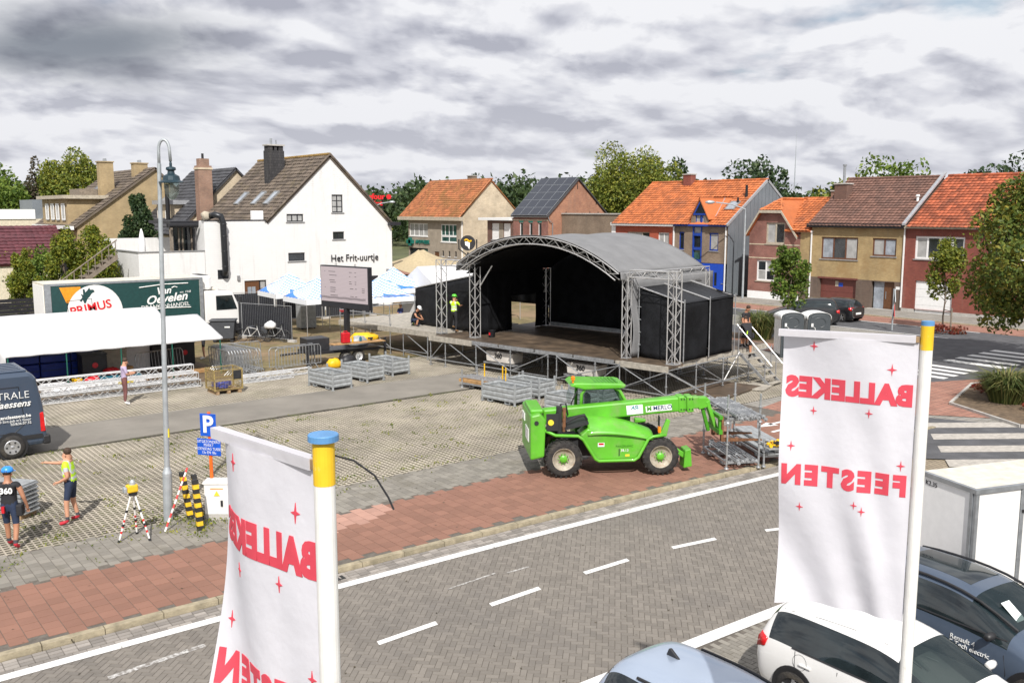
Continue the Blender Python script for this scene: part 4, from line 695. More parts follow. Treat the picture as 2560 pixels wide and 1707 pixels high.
b = MB(); b.lathe([(.05, .0), (.05, .2), (.24, .35), (.22, 1.0), (.10, 1.45), (.02, 1.6)], (0, 0, 0), 10); o = b.build('closed_parasol', 'shutter_white', smooth=True); o.location = (18.95, 61.9, 4.4); o.location.z = 3.7+.6; o.scale = (1, 1, 1.05); props(o, 'folded pale grey parasol standing on the white terrace', 'parasol'); o.location.z = 3.7; o.scale.z = 1.42
# ---- black house with brick chimney behind the chip shop
h = thing('dark_roofed_house', 'cream brick house with black tiled roof, grey dormer and tall brick chimney', 'house', (28, 76, 0)); F = Fc(h, 'Y', 74)
wall(F, [(25.2, 0), (36, 0), (36, 5.0), (30.4, 10.45), (25.2, 5.3)], [], 'brick_cream', 'gable'); slab(h, [(25.0, 84, 5.2), (25.0, 73.8, 5.2), (30.4, 73.8, 10.55), (30.4, 84, 10.55)], .14, 'tile_black'); slab(h, [(36.2, 73.8, 4.8), (36.2, 84, 4.8), (30.4, 84, 10.55), (30.4, 73.8, 10.55)], .14, 'tile_black')
SB = Vector((5.4, 0, 5.35)).normalized(); roof_tiles(h, (25.0, 84, 5.2), (0, -1, 0), SB, 28, 20, .365, .38, 'tile_black'); rbox(h, 'side_wall', 'brick_cream', (25.2, 25.4, 74.1, 84, 0, 5.1))
rbox(h, 'dormer', 'brick_cream', (26.2, 29.5, 77.5, 81, 5.4, 7.6)); rbox(h, 'dormer_roof', 'lead', (25.9, 29.8, 77.2, 81.3, 7.6, 7.95)); D = Fc(h, 'X', 26.17); window(D, 77.9, 78.7, 5.9, 7.1, 1, 1, 'pvc_white', 'glass_curtain', rec=-.07); window(D, 79.8, 80.6, 5.9, 7.1, 1, 1, 'pvc_white', 'glass_curtain', rec=-.07); skylight(h, (27.2, 83.4, 7.5), (0, -1, 0), SB, 2.0, 1.5)
c = rbox(h, 'chimney', 'brick_chimney', (26.9, 28.0, 72.9, 73.7, 3, 10.6)); rbox(h, 'chimney_top', 'brick_chimney', (27.05, 27.85, 73.0, 73.6, 10.6, 11.15), parent=c); rbox(h, 'cap', 'brick_cream', (26.85, 28.05, 72.85, 73.75, 10.3, 10.45), parent=c); b = MB(h.location); b.bar((27.45, 73.3, 11.1), (27.45, 73.3, 11.55), .1, 8); b.build('flue', 'black_metal', c); b = MB(h.location); b.bar((25.6, 76.5, 5), (25.6, 76.5, 9.2), .17, 10); b.build('stove_pipe', 'black_metal', h)
# ---- tan brick house far left
h = thing('tan_brick_house', 'tan brick house with long grey roof, flat dormer and two round-potted chimneys', 'house', (24, 88, 0)); F = Fc(h, 'Y', 84)
wall(F, [(20.5, 0), (33, 0), (33, 5.0), (27.2, 10.75), (20.5, 5.9)], [], 'brick_tan', 'gable'); slab(h, [(20.2, 98, 5.75), (20.2, 83.8, 5.75), (27.2, 83.8, 10.85), (27.2, 98, 10.85)], .16, 'tile_grey'); slab(h, [(33.2, 83.8, 4.9), (33.2, 98, 4.9), (27.2, 98, 10.85), (27.2, 83.8, 10.85)], .16, 'tile_grey')
ST_ = Vector((7, 0, 5.1)).normalized(); roof_tiles(h, (20.2, 98, 5.75), (0, -1, 0), ST_, 35, 20, .405, .43, 'tile_grey'); rbox(h, 'front_wall', 'brick_tan', (20.5, 20.8, 84.1, 98, 0, 5.7))
rbox(h, 'dormer', 'brick_tan', (20.3, 25.5, 86, 95, 5.9, 8.1)); rbox(h, 'dormer_roof', 'cornice', (19.9, 25.6, 85.6, 95.4, 8.1, 8.4)); D = Fc(h, 'X', 20.27)
for y in (86.6, 88.6, 90.4, 92.4): window(D, y, y+1.1, 6.3, 7.7, 1, 1, 'pvc_white', 'glass_curtain', fw=.1, rec=-.07)
rbox(h, 'roof_curb', 'wood_grey', (22.0, 23.5, 88.5, 92, 8.4, 9.0)); rbox(h, 'eave_board', 'pvc_white', (19.9, 20.2, 83.8, 98, 5.5, 5.8)); chimney(h, 23.4, 24.6, 87.2, 88.0, 7.5, 11.3, 'brick_tan', 4, 'brick_tan'); chimney(h, 26.0, 27.2, 86.0, 86.8, 9.0, 11.2, 'brick_tan', 5, 'brick_tan'); skylight(h, (24.2, 92.6, 8.8), (0, -1, 0), ST_, 1.2, 1.5, 'solar_cell', 'solar_collector'); skylight(h, (24.2, 91.2, 8.8), (0, -1, 0), ST_, 1.2, 1.5, 'solar_cell', 'solar_collector')
# ---- small buildings at the left edge
h = thing('low_shed_house', 'low cream outbuilding with glossy maroon tiled roof', 'house', (7, 84, 0)); LOWA = h; rbox(h, 'wall', 'plaster_cream', (4.2, 10, 84, 90, 0, 3.2)); slab(h, [(3.9, 83.8, 3.1), (10.2, 83.8, 3.1), (10.2, 87, 5.2), (3.9, 87, 5.2)], .15, 'tile_maroon'); slab(h, [(3.9, 90, 3.1), (3.9, 87, 5.2), (10.2, 87, 5.2), (10.2, 90, 3.1)], .15, 'tile_maroon'); roof_tiles(h, (3.9, 83.8, 3.1), (1, 0, 0), (0, 3.2, 2.1), 15, 9, .42, .42, 'tile_maroon')
h = thing('low_shed_house', 'dark garden house with wide maroon tiled roof behind the thuja trees', 'house', (15, 88, 0)); LOWB = h; rbox(h, 'wall', 'frame_black', (11, 19.5, 88, 94, 0, 3.6)); slab(h, [(10.7, 87.6, 3.5), (19.8, 87.6, 3.5), (19.8, 91, 5.8), (10.7, 91, 5.8)], .15, 'tile_maroon'); slab(h, [(10.7, 94, 3.5), (10.7, 91, 5.8), (19.8, 91, 5.8), (19.8, 94, 3.5)], .15, 'tile_maroon'); roof_tiles(h, (10.7, 87.6, 3.5), (1, 0, 0), (0, 3.4, 2.3), 21, 9, .43, .45, 'tile_maroon')
h = thing('flat_roofed_house', 'pale modern flat-roofed house with roof terrace behind maroon roofs', 'house', (20, 110, 0)); rbox(h, 'wall', 'plaster_cream', (14, 27, 108, 116, 0, 6.2)); rbox(h, 'upper_storey', 'cladding', (20, 27, 109, 115, 6.2, 8.2)); rbox(h, 'parapet', 'shutter_white', (13.9, 20, 107.9, 108.1, 6.2, 7.2)); F = Fc(h, 'Y', 107.97)
for x in (15, 17.5, 22, 24.5): window(F, x, x+1.3, 3.6, 5.2, 1, 1, 'frame_black', 'glass_dark', rec=-.07)

LOWA.location.x += 7.6; LOWA.location.y -= 6.1; LOWB.location.x += 2.9; LOWB.location.y -= 2.3; h.location.x += 2; h.location.y -= 1.5
# ---------------------------------------------------------------- trees
tree('street_tree', 'tall broad chestnut with yellow-green crown behind the houses', (77.5, 75.1, 0), 15.0, 5.0, 'leaf_yellow', 26000, .17, .3, 34, .40, seed=11, clear=.12)
tree('street_tree', 'large autumn-tinged linden at the right edge of the square', (45.2, 18.0, 0), 9.2, 4.0, 'leaf_autumn', 20000, .115, .2, 40, .36, seed=12, clear=.17)
tree('young_tree', 'young green maple beside the portable toilets', (44.0, 30.4, 0), 5.5, 1.35, 'leaf_mid', 4200, .095, .06, 22, .42, cone=.55, seed=13, clear=.34)
tree('young_tree', 'slender lime green young tree with stake in red flower bed', (54.3, 26.7, 0), 5.6, 1.5, 'leaf_lime', 3600, .10, .06, 22, .42, cone=.5, seed=14, clear=.30)
tree('conifer', 'dark green conical conifer behind the white terrace', (21.9, 72, 0), 9.3, 2.6, 'leaf_dark', 14000, .12, .2, 46, .34, cone=.9, seed=15, clear=.02)
tree('thuja', 'broad golden green thuja left of the outdoor stairs', (15.0, 64.9, 0), 6.3, 1.8, 'leaf_thuja', 15000, .085, .12, 30, .40, cone=.5, seed=16, clear=.0)
tree('thuja', 'golden green thuja nearest the outdoor stairs', (16.8, 64.3, 0), 6.1, 1.8, 'leaf_thuja', 15000, .085, .12, 30, .40, cone=.45, seed=17, clear=.0)
tree('thuja', 'narrow golden thuja standing alone at the left edge behind the fence', (12.4, 64.4, 0), 5.3, 1.35, 'leaf_thuja', 9000, .08, .1, 34, .36, cone=.8, seed=18, clear=.0)
tree('thuja', 'darker green thuja behind the two golden thujas', (14.2, 67, 0), 4.8, 1.6, 'leaf_mid', 5000, .10, .1, 26, .40, cone=.4, seed=19, clear=.0)
tree('background_tree', 'big yellow-green maple behind the tan brick house', (32.8, 133.8, 0), 15.2, 4.6, 'leaf_yellow', 14000, .22, .3, 34, .36, seed=20, clear=.2)
tree('background_tree', 'dense dark green broad tree at the left horizon', (28.0, 137.6, 0), 12.6, 8., 'leaf_mid', 16000, .26, .3, 36, .4, seed=21, clear=.0)
tree('background_tree', 'half-bare brownish birch between two green trees', (29, 136.8, 0), 13.8, 2.6, 'leaf_bare', 2200, .22, .15, 26, .40, cone=.3, seed=22, clear=.15)
tree('background_tree', 'mid green shrubby tree at the far left edge', (23.2, 137, 0), 10.8, 5.5, 'leaf_mid', 12000, .26, .3, 30, .42, seed=23, clear=.0)
tree('background_tree', 'small lime shrub beside the maroon roof', (15.3, 79.3, 0), 4.2, 2.0, 'leaf_lime', 2500, .14, .1, 20, .4, seed=24, clear=.0)
tree('background_tree', 'dark tree rising behind the orange roof chimney', (86, 77, 0), 12.6, 3.2, 'leaf_dark', 4500, .24, .2, 24, .4, seed=25, clear=.1)
tree('background_tree', 'round dark tree above the orange roof ridge', (101, 75, 0), 13.8, 4.4, 'leaf_dark', 5000, .28, .2, 28, .4, seed=26, clear=.1)
tree('background_tree', 'yellowing tree left of the brown roof chimney', (92, 57, 0), 11.8, 4.0, 'leaf_yellow', 5000, .26, .2, 28, .38, seed=27, clear=.1)
tree('background_tree', 'mid green tree just right of the metal flue', (97, 54, 0), 13.0, 4.2, 'leaf_mid', 5000, .26, .2, 28, .38, seed=28, clear=.1)
tree('background_tree', 'dark spruce between the grey gable and the flue', (98, 62, 0), 10.6, 2.6, 'leaf_dark', 4000, .2, .15, 24, .38, cone=.7, seed=29, clear=.0)
tree('background_tree', 'tall dark pine at the right edge above the red roof', (112, 42, 0), 17.0, 3.8, 'leaf_dark', 4500, .26, .25, 20, .38, seed=30, clear=.5)
tree('background_tree', 'wide dark tree top behind the red roof ridge', (118, 50, 0), 13.2, 6.5, 'leaf_dark', 5000, .3, .25, 28, .4, seed=31, clear=.1)
tree('background_tree', 'bright yellow-green shrub tree beside the white chip shop', (58, 103, 0), 7.6, 3.4, 'leaf_lime', 5000, .18, .15, 26, .4, seed=32, clear=.1)
tree('background_tree', 'mid green tree behind the chip shop roof', (62, 128, 0), 12.6, 6.5, 'leaf_mid', 6500, .28, .25, 30, .4, seed=33, clear=.05)
# far woods read as one mass
g = np.random.default_rng(5); PT = []
for i in range(900):
    a = g.uniform(R(16), R(84)); d = g.uniform(175, 330); x, y = d*math.cos(a), d*math.sin(a)
    hh = (11.2+1.4*math.sin(a*9)+g.uniform(-1.2, 1.6))*(.80+d/1000); r = g.uniform(3, 5.5)
    PT.append(crown_pts(190, (x, y, hh*.55), (r, r, hh*.45), 9, 100+i, .5))
V, Fx = leaves(np.concatenate(PT), .6); props(link('woods', mesh_np('woods', V, Fx, 'leaf_forest')), 'dark green far-off woods along the horizon', 'woods', kind='stuff')
grass_tuft('ornamental_grass', 'tall yellow-green ornamental grass beside the stage stairs', (43.2, 31.7, 0), 1.5, 1.7, 900, 3)
grass_tuft('ornamental_grass', 'dark green arching ornamental grass in the planting bed', (36.0, 15.1, .02), 1.35, 1.35, 900, 4)
for i, (x, y, lab) in enumerate(((37.4, 14.0, 'low red-leaved shrub in the planting bed behind the ornamental grass'), (35.2, 13.0, 'low red-leaved shrub at the front corner of the planting bed'), (53.6, 26.2, 'red flowering shrub around the foot of the staked young tree'), (37.6, 16.4, 'low red-leaved shrub at the back of the planting bed'))):
    V, Fx = leaves(crown_pts(700, (0, 0, .22), (1.1, 1.1, .3), 14, 40+i, .4), .07); o = link('red_shrub', mesh_np('shrub', V, Fx, 'leaf_red')); o.location = (x, y, 0); props(o, lab, 'shrub')
# weeds in the paving and fallen leaves: nobody could count them
g = np.random.default_rng(8); P_ = []
for i in range(330):
    x, y = g.uniform(1.5, 22), g.uniform(21.3, 29.8) if i % 3 else g.normal(20.9, .5); n_ = g.integers(6, 22); r = g.uniform(.05, .22)
    if 12 < x < 21 and y < 21: continue
    P_.append(np.stack([g.normal(x, r, n_), g.normal(y, r, n_), g.uniform(.0, .05, n_)], 1))
for x, y in ((6.9, 21.2), (7.2, 20.7), (7.5, 20.4), (6.3, 21.5), (7.0, 20.0)): P_.append(np.stack([g.normal(x, .22, 90), g.normal(y, .18, 90), g.uniform(0, .09, 90)], 1))
V, Fx = leaves(np.concatenate(P_), .028); props(link('weeds', mesh_np('weeds', V, Fx, 'leaf_thuja')), 'small yellow-green weeds growing between the paving', 'weeds', kind='stuff')
n_ = 420; V, Fx = leaves(np.stack([g.uniform(1, 24, n_), g.uniform(10, 21, n_), np.full(n_, .012)], 1), .028); V[:, 2] = np.where(V[:, 1] < 16.2, -.09, .008)+np.abs(V[:, 2]-.012)*.25; props(link('fallen_leaves', mesh_np('fallen_leaves', V, Fx, 'leaf_bare')), 'dry fallen leaves scattered over road and pavement', 'leaves', kind='stuff')
# ---------------------------------------------------------------- stage
mat('galv', (.40, .41, .42), .42, .65, var=.14, scale=9); mat('alu', (.62, .61, .60), .35, .7, var=.06, scale=10); mat('galv_dull', (.36, .375, .38), .6, .35, var=.12, scale=6, spots=((.22, .23, .23), 5, .6, .5))
mat('black_cloth', (.009, .0095, .011), .85, var=.25, scale=1.5, bump=.6, bscale=5, spec=.15); mat('black_tarp', (.012, .0125, .0145), .5, var=.2, scale=2, bump=.6, bscale=4, spec=.22); mat('grey_tarp', (.18, .18, .183), .6, var=.07, scale=1.2, bump=.45, bscale=2.2)
mat('deck_ply', (.105, .075, .05), .55, var=.28, scale=1.4, spots=((.055, .042, .032), .8, .55, .8)); mat('deck_edge', (.35, .32, .27), .7, var=.15, scale=6); mat('ballast', (.56, .52, .47), .9, var=.08, scale=4, spots=((.35, .31, .26), 2.5, .6, .5)); mat('rail_alu', (.75, .75, .74), .3, .5)
def truss(b, p, q, w=.29, n=6, r=.022, up=(0, 0, 1), bd=.011, tri=False):
    p, q = Vector(p), Vector(q); d = (q-p).normalized(); u = Vector(up); u = (u-d*u.dot(d)); u = u.normalized() if u.length > .05 else d.orthogonal().normalized(); s = d.cross(u); h = w/2
    cs = [u*h+s*h, u*h-s*h, -u*h-s*h, -u*h+s*h]
    for c in cs: b.bar(p+c, q+c, r, 6)
    L = (q-p).length
    for i in range(n):
        a, e = p+d*(L*i/n), p+d*(L*(i+1)/n)
        for k in range(4):
            c, c2 = cs[k], cs[(k+1) % 4]; c, c2 = (c, c2) if (i+k) % 2 else (c2, c); b.bar(a+c, e+c2, bd, 4)
    for e in (p, q):
        for k in range(4): b.bar(e+cs[k], e+cs[(k+1) % 4], bd*1.3, 4)
def arch_truss(b, pts, w, r=.026, bd=.012):
    n = len(pts); up = []
    for i, p in enumerate(pts):
        d = (Vector(pts[min(i+1, n-1)])-Vector(pts[max(i-1, 0)])).normalized(); up.append(d.cross(Vector((0, 1, 0))) if d.cross(Vector((0, 1, 0))).z > 0 else -d.cross(Vector((0, 1, 0))))
    for dz, dy in ((0, -.15), (0, .15), (-w, -.15), (-w, .15)): b.path([Vector(p)+u*dz+Vector((0, dy, 0)) for p, u in zip(pts, up)], r, 6)
    for i in range(n-1):
        p, q, u, v = Vector(pts[i]), Vector(pts[i+1]), up[i], up[i+1]
        for dy in (-.15, .15):
            y = Vector((0, dy, 0)); b.bar(p+y-(u*w if i % 2 else u*0), q+y-(v*0 if i % 2 else v*w), bd, 4)
        b.bar(p+Vector((0, -.15, 0)), q+Vector((0, .15, 0)), bd, 4)
DZ = 1.38
st = thing('stage', 'open-air festival stage with arched grey roof, black drapes and scaffold base', 'stage', (25.75, 22.93, 0), R(-81.5))
def sbar(name, p, q, r=.024, m='galv', parent=st, n=7): return MB().bar(p, q, r, n).build(name, m, parent)
# deck panels, 2.07 x 1.04 m
for i in range(6):
    for j in range(8):
        x0 = -12.9+i*2.09; y0 = .12+j*1.04; MB().box(x0+.008, x0+2.082, y0+.008, y0+1.032, DZ-.05+random.uniform(-.002, .002), DZ).build('deck_panel', 'deck_ply', st)
for i in range(6): x0 = -12.9+i*2.09; MB().box(x0+.05, x0+2.04, .04, .115, DZ-.13, DZ-.01).build('front_edge', 'deck_edge' if i in (0, 5) else 'galv', st)
MB().box(-2.15, .0, .02, .118, DZ-.22, DZ+.004).build('front_edge', 'deck_edge', st); MB().box(-.36, -.28, .12, 8.4, DZ-.24, DZ-.003).build('side_edge', 'deck_edge', st)
MB().box(-13.15, -10.35, -.02, .035, DZ-.24, DZ+.002).build('front_edge', 'deck_edge', st); MB().box(-.36, .02, .12, 1.1, DZ-.06, DZ+.003).build('deck_panel', 'deck_ply', st)
FX = [-13.1, -12.1, -10.1, -8.0, -5.87, -5.4, -3.4, -2.2, -.05]
for k, x in enumerate(FX):
    for y in (.06, 2.15, 4.2, 6.3, 8.3):
        if y > .1 and k in (1, 5): continue
        s = sbar('standard', (x, y, 0), (x, y, DZ-.05)); b = MB()
        for z in (.12, .62, 1.12): b.lathe([(.024, z-.006), (.06, z-.006), (.06, z+.006), (.024, z+.006)], (x, y, 0), 10)
        b.box(x-.08, x+.08, y-.08, y+.08, 0, .012); b.build('rosette', 'galv', s)
for k in range(len(FX)-1):
    x0, x1 = FX[k], FX[k+1]
    if x1-x0 < .6: continue
    for y in (.06, 4.2, 8.3):
        sbar('ledger', (x0, y, .3), (x1, y, .3)); sbar('ledger', (x0, y, DZ-.16), (x1, y, DZ-.16))
    sbar('brace', (x0 if k % 3 else x1, .04, DZ-.16), (x1 if k % 3 else x0, .04, .3), .021)
for x in (-13.1, -10.1, -8.0, -5.4, -2.2, -.05):
    for a, c in ((.06, 2.15), (2.15, 4.2), (4.2, 6.3), (6.3, 8.3)): sbar('ledger', (x, a, .3), (x, c, .3)); sbar('ledger', (x, a, DZ-.16), (x, c, DZ-.16)); sbar('brace', (x+.03, a, DZ-.16), (x+.03, c, .3), .021)
for a, c in ((-5.4, -2.2), (-2.2, -.05)): sbar('brace', (a, .0, .3), (c, .0, DZ-.2), .021)
sbar('brace', (-.05, .06, DZ-.2), (1.2, 1.7, .05), .021)
# ballast blocks hung under the front edge
for x0, x1 in ((-9.75, -8.1), (-5.1, -3.5)):
    bl = MB().prism([(x0, .32, .98), (x0+.05, .32, .52), (x1-.06, .32, .52), (x1, .32, .98)], (0, .7, 0)).build('ballast_block', 'ballast', st, bev=.03)
    put_text(bl, 'lettering', '360', .3, 'black_letter', ((x0+x1)/2-.05, .312, .80), (1, 0, 0), (0, -1, 0), bold=.012)
    MB().box(x0-.1, x1+.12, .28, 1.0, .43, .49).build('ballast_tray', 'galv', st)
# truss towers
def tower(x, y, z1, w=.30, n=9):
    b = MB(); truss(b, (x, y, DZ+.02), (x, y, z1), w, n, .024, (0, 1, 0)); t = b.build('truss_tower', 'alu', st); MB().box(x-w*.62, x+w*.62, y-w*.62, y+w*.62, DZ+.002, DZ+.014).build('base_plate', 'galv', t)
tower(-13.26, .93, 4.86, .34, 10); tower(-11.0, .92, 4.75, .34, 10); tower(-2.42, .78, 4.62, .26, 9); tower(-.2, .74, 4.9, .36, 10); tower(-11.55, 6.5, 4.75, .34, 9); tower(-2.42, 6.5, 4.62, .3, 9)
for p, q in (((-13.1, .93, 4.73), (-11.2, .93, 4.73)), ((-2.2, .76, 4.73), (-.05, .76, 4.73))): b = MB(); truss(b, p, q, .28, 6); b.build('header_truss', 'alu', st)
for x in (-11.3, -2.45): b = MB(); truss(b, (x, .6, 4.6), (x, 6.7, 4.6), .28, 14); b.build('side_truss', 'alu', st)
sbar('knee_brace', (-11.0, .9, 3.7), (-11.2, 2.3, 4.5), .03, 'alu'); sbar('knee_brace', (-10.7, .9, 3.7), (-9.9, .9, 4.7), .03, 'alu')
# arched roof
XA, XB, ZE, ZT = -11.55, -2.5, 4.72, 6.06
def arc(t, y=0., lift=0.):
    x = XA+(XB-XA)*t; return Vector((x, y, ZE+(ZT-ZE)*(1-abs(2*t-1)**2.15)+lift))
for y in (.45, 3.4, 6.3): b = MB(); arch_truss(b, [arc(i/22, y) for i in range(23)], .3); b.build('roof_arch', 'alu', st)
for t in (.1, .3, .5, .7, .9): sbar('purlin', arc(t, .45, -.1), arc(t, 6.3, -.1), .025, 'alu')
def cover(u, v):
    y = .3+6.2*v; p = arc(min(max(u*1.0, 0), 1), y, .07); bay = math.sin(math.pi*((v*2.15) % 1))
    p.z -= .07*bay*(1-abs(2*u-1)*.6); p.z += .012*mnoise.noise(p*1.3)
    if v > .97: p.z -= .02
    return p
MB().grid(cover, 44, 30).build('roof_cover', 'grey_tarp', st, smooth=True, thick=.015)
def valance(u, v, y):
    p = arc(u, y, .06); p.z -= .42*v+.03*math.sin(u*40)*v; p.y += .03*math.sin(u*55+2)*v; return p
MB().grid(lambda u, v: valance(u, v, 6.5), 50, 3).build('roof_valance', 'grey_tarp', st, smooth=True, thick=.01)
def sideval(u, v):
    y = .35+6.15*u; p = Vector((XB+.05, y, 4.78)); p.z -= (.30+.32*min(1, max(0, (u-.45)*6)))*v+.05*math.sin(u*14)*v; p.x += (.13*v+.05*math.sin(u*23)*v)*(1 if u > .1 else .3); return p
MB().grid(sideval, 40, 4).build('roof_valance', 'grey_tarp', st, smooth=True, thick=.01)
MB().grid(lambda u, v: Vector((XA-.05-.06*v, .35+6.15*u, 4.78-.35*v+.03*math.sin(u*30)*v)), 40, 3).build('roof_valance', 'grey_tarp', st, smooth=True, thick=.01)
def cloth(name, p0, p1, z0, z1a, z1b=None, m='black_cloth', amp=.05, fr=5., nu=40, nv=10, ph=0., lo=0.):
    p0, p1 = Vector(p0), Vector(p1); d = p1-p0; nrm = Vector((-d.y, d.x, 0)).normalized(); L = d.length; z1b = z1a if z1b is None else z1b
    def fn(u, v):
        zt = z1a+(z1b-z1a)*u; p = p0+d*u; z = z0+(zt-z0)*v
        o = amp*(math.sin(u*L*fr+ph)+.5*math.sin(u*L*fr*2.3+1+ph))*(1-.75*v)+.05*mnoise.noise(Vector((u*L*1.2, z*1.1, ph))); return (p.x+nrm.x*o, p.y+nrm.y*o, z+(lo*math.sin(u*L*3+ph) if v == 0 else 0))
    return MB().grid(fn, nu, nv).build(name, m, st, smooth=True, thick=.012)
def arctop(u, v):
    p = arc(u, 6.75); z = DZ+.12+(p.z-.2-DZ-.12)*v; return (p.x, 6.75+.03*math.sin(u*60), z)
MB().grid(arctop, 60, 8).build('backdrop', 'black_cloth', st, smooth=True, thick=.012)
b = MB(); b.box(-11.3, -2.5, 6.60, 6.66, DZ+.02, DZ+.2); b.build('backdrop_rail', 'galv_dull', st)
cloth('left_drape', (-11.25, 1.05, 0), (-11.55, 3.95, 0), DZ+.03, 4.7, amp=.05, fr=4); cloth('left_drape', (-11.6, 3.95, 0), (-11.6, 6.3, 0), 3.05, 4.7, amp=.02, fr=4); cloth('left_drape', (-11.55, 5.75, 0), (-11.55, 6.7, 0), DZ+.03, 3.06, amp=.03, fr=5)
cloth('right_drape', (-2.55, 1.0, 0), (-2.55, 6.7, 0), DZ+.03, 4.7, amp=.03, fr=4); MB().grid(lambda u, v: (-2.28+.10*math.sin(v*5)+.1*u*(1-v), .85+.45*u+.05*math.sin(u*9+v*6), DZ+.05+(4.55-DZ)*v), 8, 14).build('side_sheet', 'grey_tarp', st, smooth=True, thick=.01)
MB().grid(lambda u, v: (-2.3, 1.0+6*u, 3.4+1.15*v), 10, 4).build('side_sheet', 'grey_tarp', st, smooth=True, thick=.01)
MB().grid(lambda u, v: (XA+.2+(XB-XA-.4)*u, .65+6*v, arc(u).z-.42), 24, 4).build('ceiling_cloth', 'black_cloth', st, smooth=True)
# wings
cloth('left_wing_front', (-16.8, 2.4, 0), (-11.3, 2.05, 0), DZ+.02, 3.2, 4.25, 'black_tarp', .025, 3, 60, 10, 1.); cloth('left_wing_back', (-16.6, 7.0, 0), (-11.5, 6.8, 0), DZ+1.0, 3.2, 4.25, 'black_tarp', .03, 3); cloth('left_wing_side', (-16.8, 2.4, 0), (-16.6, 4.0, 0), DZ+.02, 3.2, 3.2, 'black_tarp', .03, 3)
MB().grid(lambda u, v: (-16.8+5.4*u, 2.35+4.5*v, 3.22+1.05*u-.05*math.sin(math.pi*v)*math.sin(math.pi*u)), 12, 8).build('left_wing_roof', 'black_tarp', st, smooth=True, thick=.012); sbar('wing_rail', (-16.8, 2.36, 3.24), (-11.4, 2.02, 4.28), .028, 'alu')
cloth('right_wing_front', (-2.15, 1.3, 0), (-.2, 1.4, 0), DZ+.02, 4.08, 3.6, 'black_tarp', .03, 4, 30, 12, 2., .03); cloth('right_wing_side', (-.2, 1.4, 0), (-.22, 3.2, 0), DZ+.02, 3.6, 3.68, 'black_cloth', .025, 3, 30, 12, 3.); cloth('right_wing_side', (-.2, 3.22, 0), (-.25, 5.2, 0), DZ+.02, 3.68, 3.75, 'black_cloth', .025, 3, 30, 12, 5.); cloth('right_wing_back', (-.25, 5.2, 0), (-2.3, 5.2, 0), DZ+.02, 3.75, 4.2, 'black_cloth', .02, 3)
for y0, y1 in ((1.36, 3.2), (3.22, 5.2)): MB().grid(lambda u, v: (-2.3+2.12*u, y0+(y1-y0)*v, 4.14-.5*u+.02*v-.04*math.sin(math.pi*v)*math.sin(math.pi*u)), 10, 8).build('right_wing_roof', 'black_tarp', st, smooth=True, thick=.012)
for y in (1.36, 3.21, 5.22): sbar('wing_rail', (-2.3, y, 4.19), (-.18, y, 3.68), .035, 'alu')
for y in (1.36, 3.21, 5.2): sbar('wing_post', (-.15, y, DZ), (-.15, y, 3.8), .024)
sbar('wing_post', (-2.15, 1.22, DZ), (-2.15, 1.22, 4.25))
for z in (1.9, 2.4, 2.9, 3.4): sbar('coupler', (-2.25, 1.22, z), (-2.05, 1.22, z), .02)
# left extension deck with guard rail
for i in range(4): MB().box(-21.2+i*2.02, -19.2+i*2.02, .9, 6.2, DZ-.05, DZ-.002*(i % 2)).build('deck_panel', 'deck_edge', st)
MB().box(-21.2, -13.15, .82, .895, DZ-.26, DZ).build('front_edge', 'deck_edge', st)
for x in (-21.1, -19.0, -17.0, -16.0, -14.2):
    s = sbar('standard', (x, .86, 0), (x, .86, DZ+(1.1 if x < -16.5 else .02))); MB().box(x-.08, x+.08, .78, .94, 0, .012).build('base_plate', 'galv', s)
    sbar('standard', (x, 6.1, 0), (x, 6.1, DZ+(1.1 if x < -16.5 else 0)))
for z in (DZ+.55, DZ+1.05): sbar('guard_rail', (-21.1, .86, z), (-17.0, .86, z)); sbar('guard_rail', (-21.1, 6.1, z), (-17, 6.1, z)); sbar('guard_rail', (-21.1, .86, z), (-21.1, 6.1, z))
for x0, x1 in ((-21.1, -19), (-19, -17), (-16, -14.2)): sbar('ledger', (x0, .86, .3), (x1, .86, .3)); sbar('brace', (x0, .9, DZ-.2), (x1, .9, .3), .021); sbar('brace', (x0, 6.1, .3), (x1, 6.1, DZ-.2), .021, 'galv')
sbar('ledger', (-17, .86, .3), (-13.1, .06, .3))
# stairs on the right, going down away from the wing
for k, (x, y) in enumerate(((-.3, 5.75), (-.3, 6.7))):
    p, q = Vector((x, y, DZ)), Vector((1.25, y-.05, .08)); MB().prism([p, q, q+Vector((0, 0, -.14)), p+Vector((0, 0, -.14))], (0, .05, 0)).build('stair_stringer', 'galv', st)
    sbar('stair_post', (-.25, y, .02), (-.25, y, DZ+1.0)); sbar('stair_post', (1.0, y, .02), (1.0, y, 1.1)); sbar('hand_rail', (-.35, y, DZ+1.06), (1.3, y, .85), .024, 'alu')
for i in range(6): f = (i+.7)/6.2; MB().box(-.3+1.5*f, -.05+1.5*f, 5.81, 6.65, DZ*(1-f)-.02, DZ*(1-f)+.02).build('stair_tread', 'deck_edge', st)
MB().box(-.9, -.28, 5.75, 6.75, DZ-.05, DZ+.001).build('stair_landing', 'deck_ply', st); sbar('brace', (-.2, 5.75, DZ-.1), (-.3, 4.6, .1), .03, 'alu'); sbar('ledger', (-.2, 5.7, .2), (0, .1, .3))
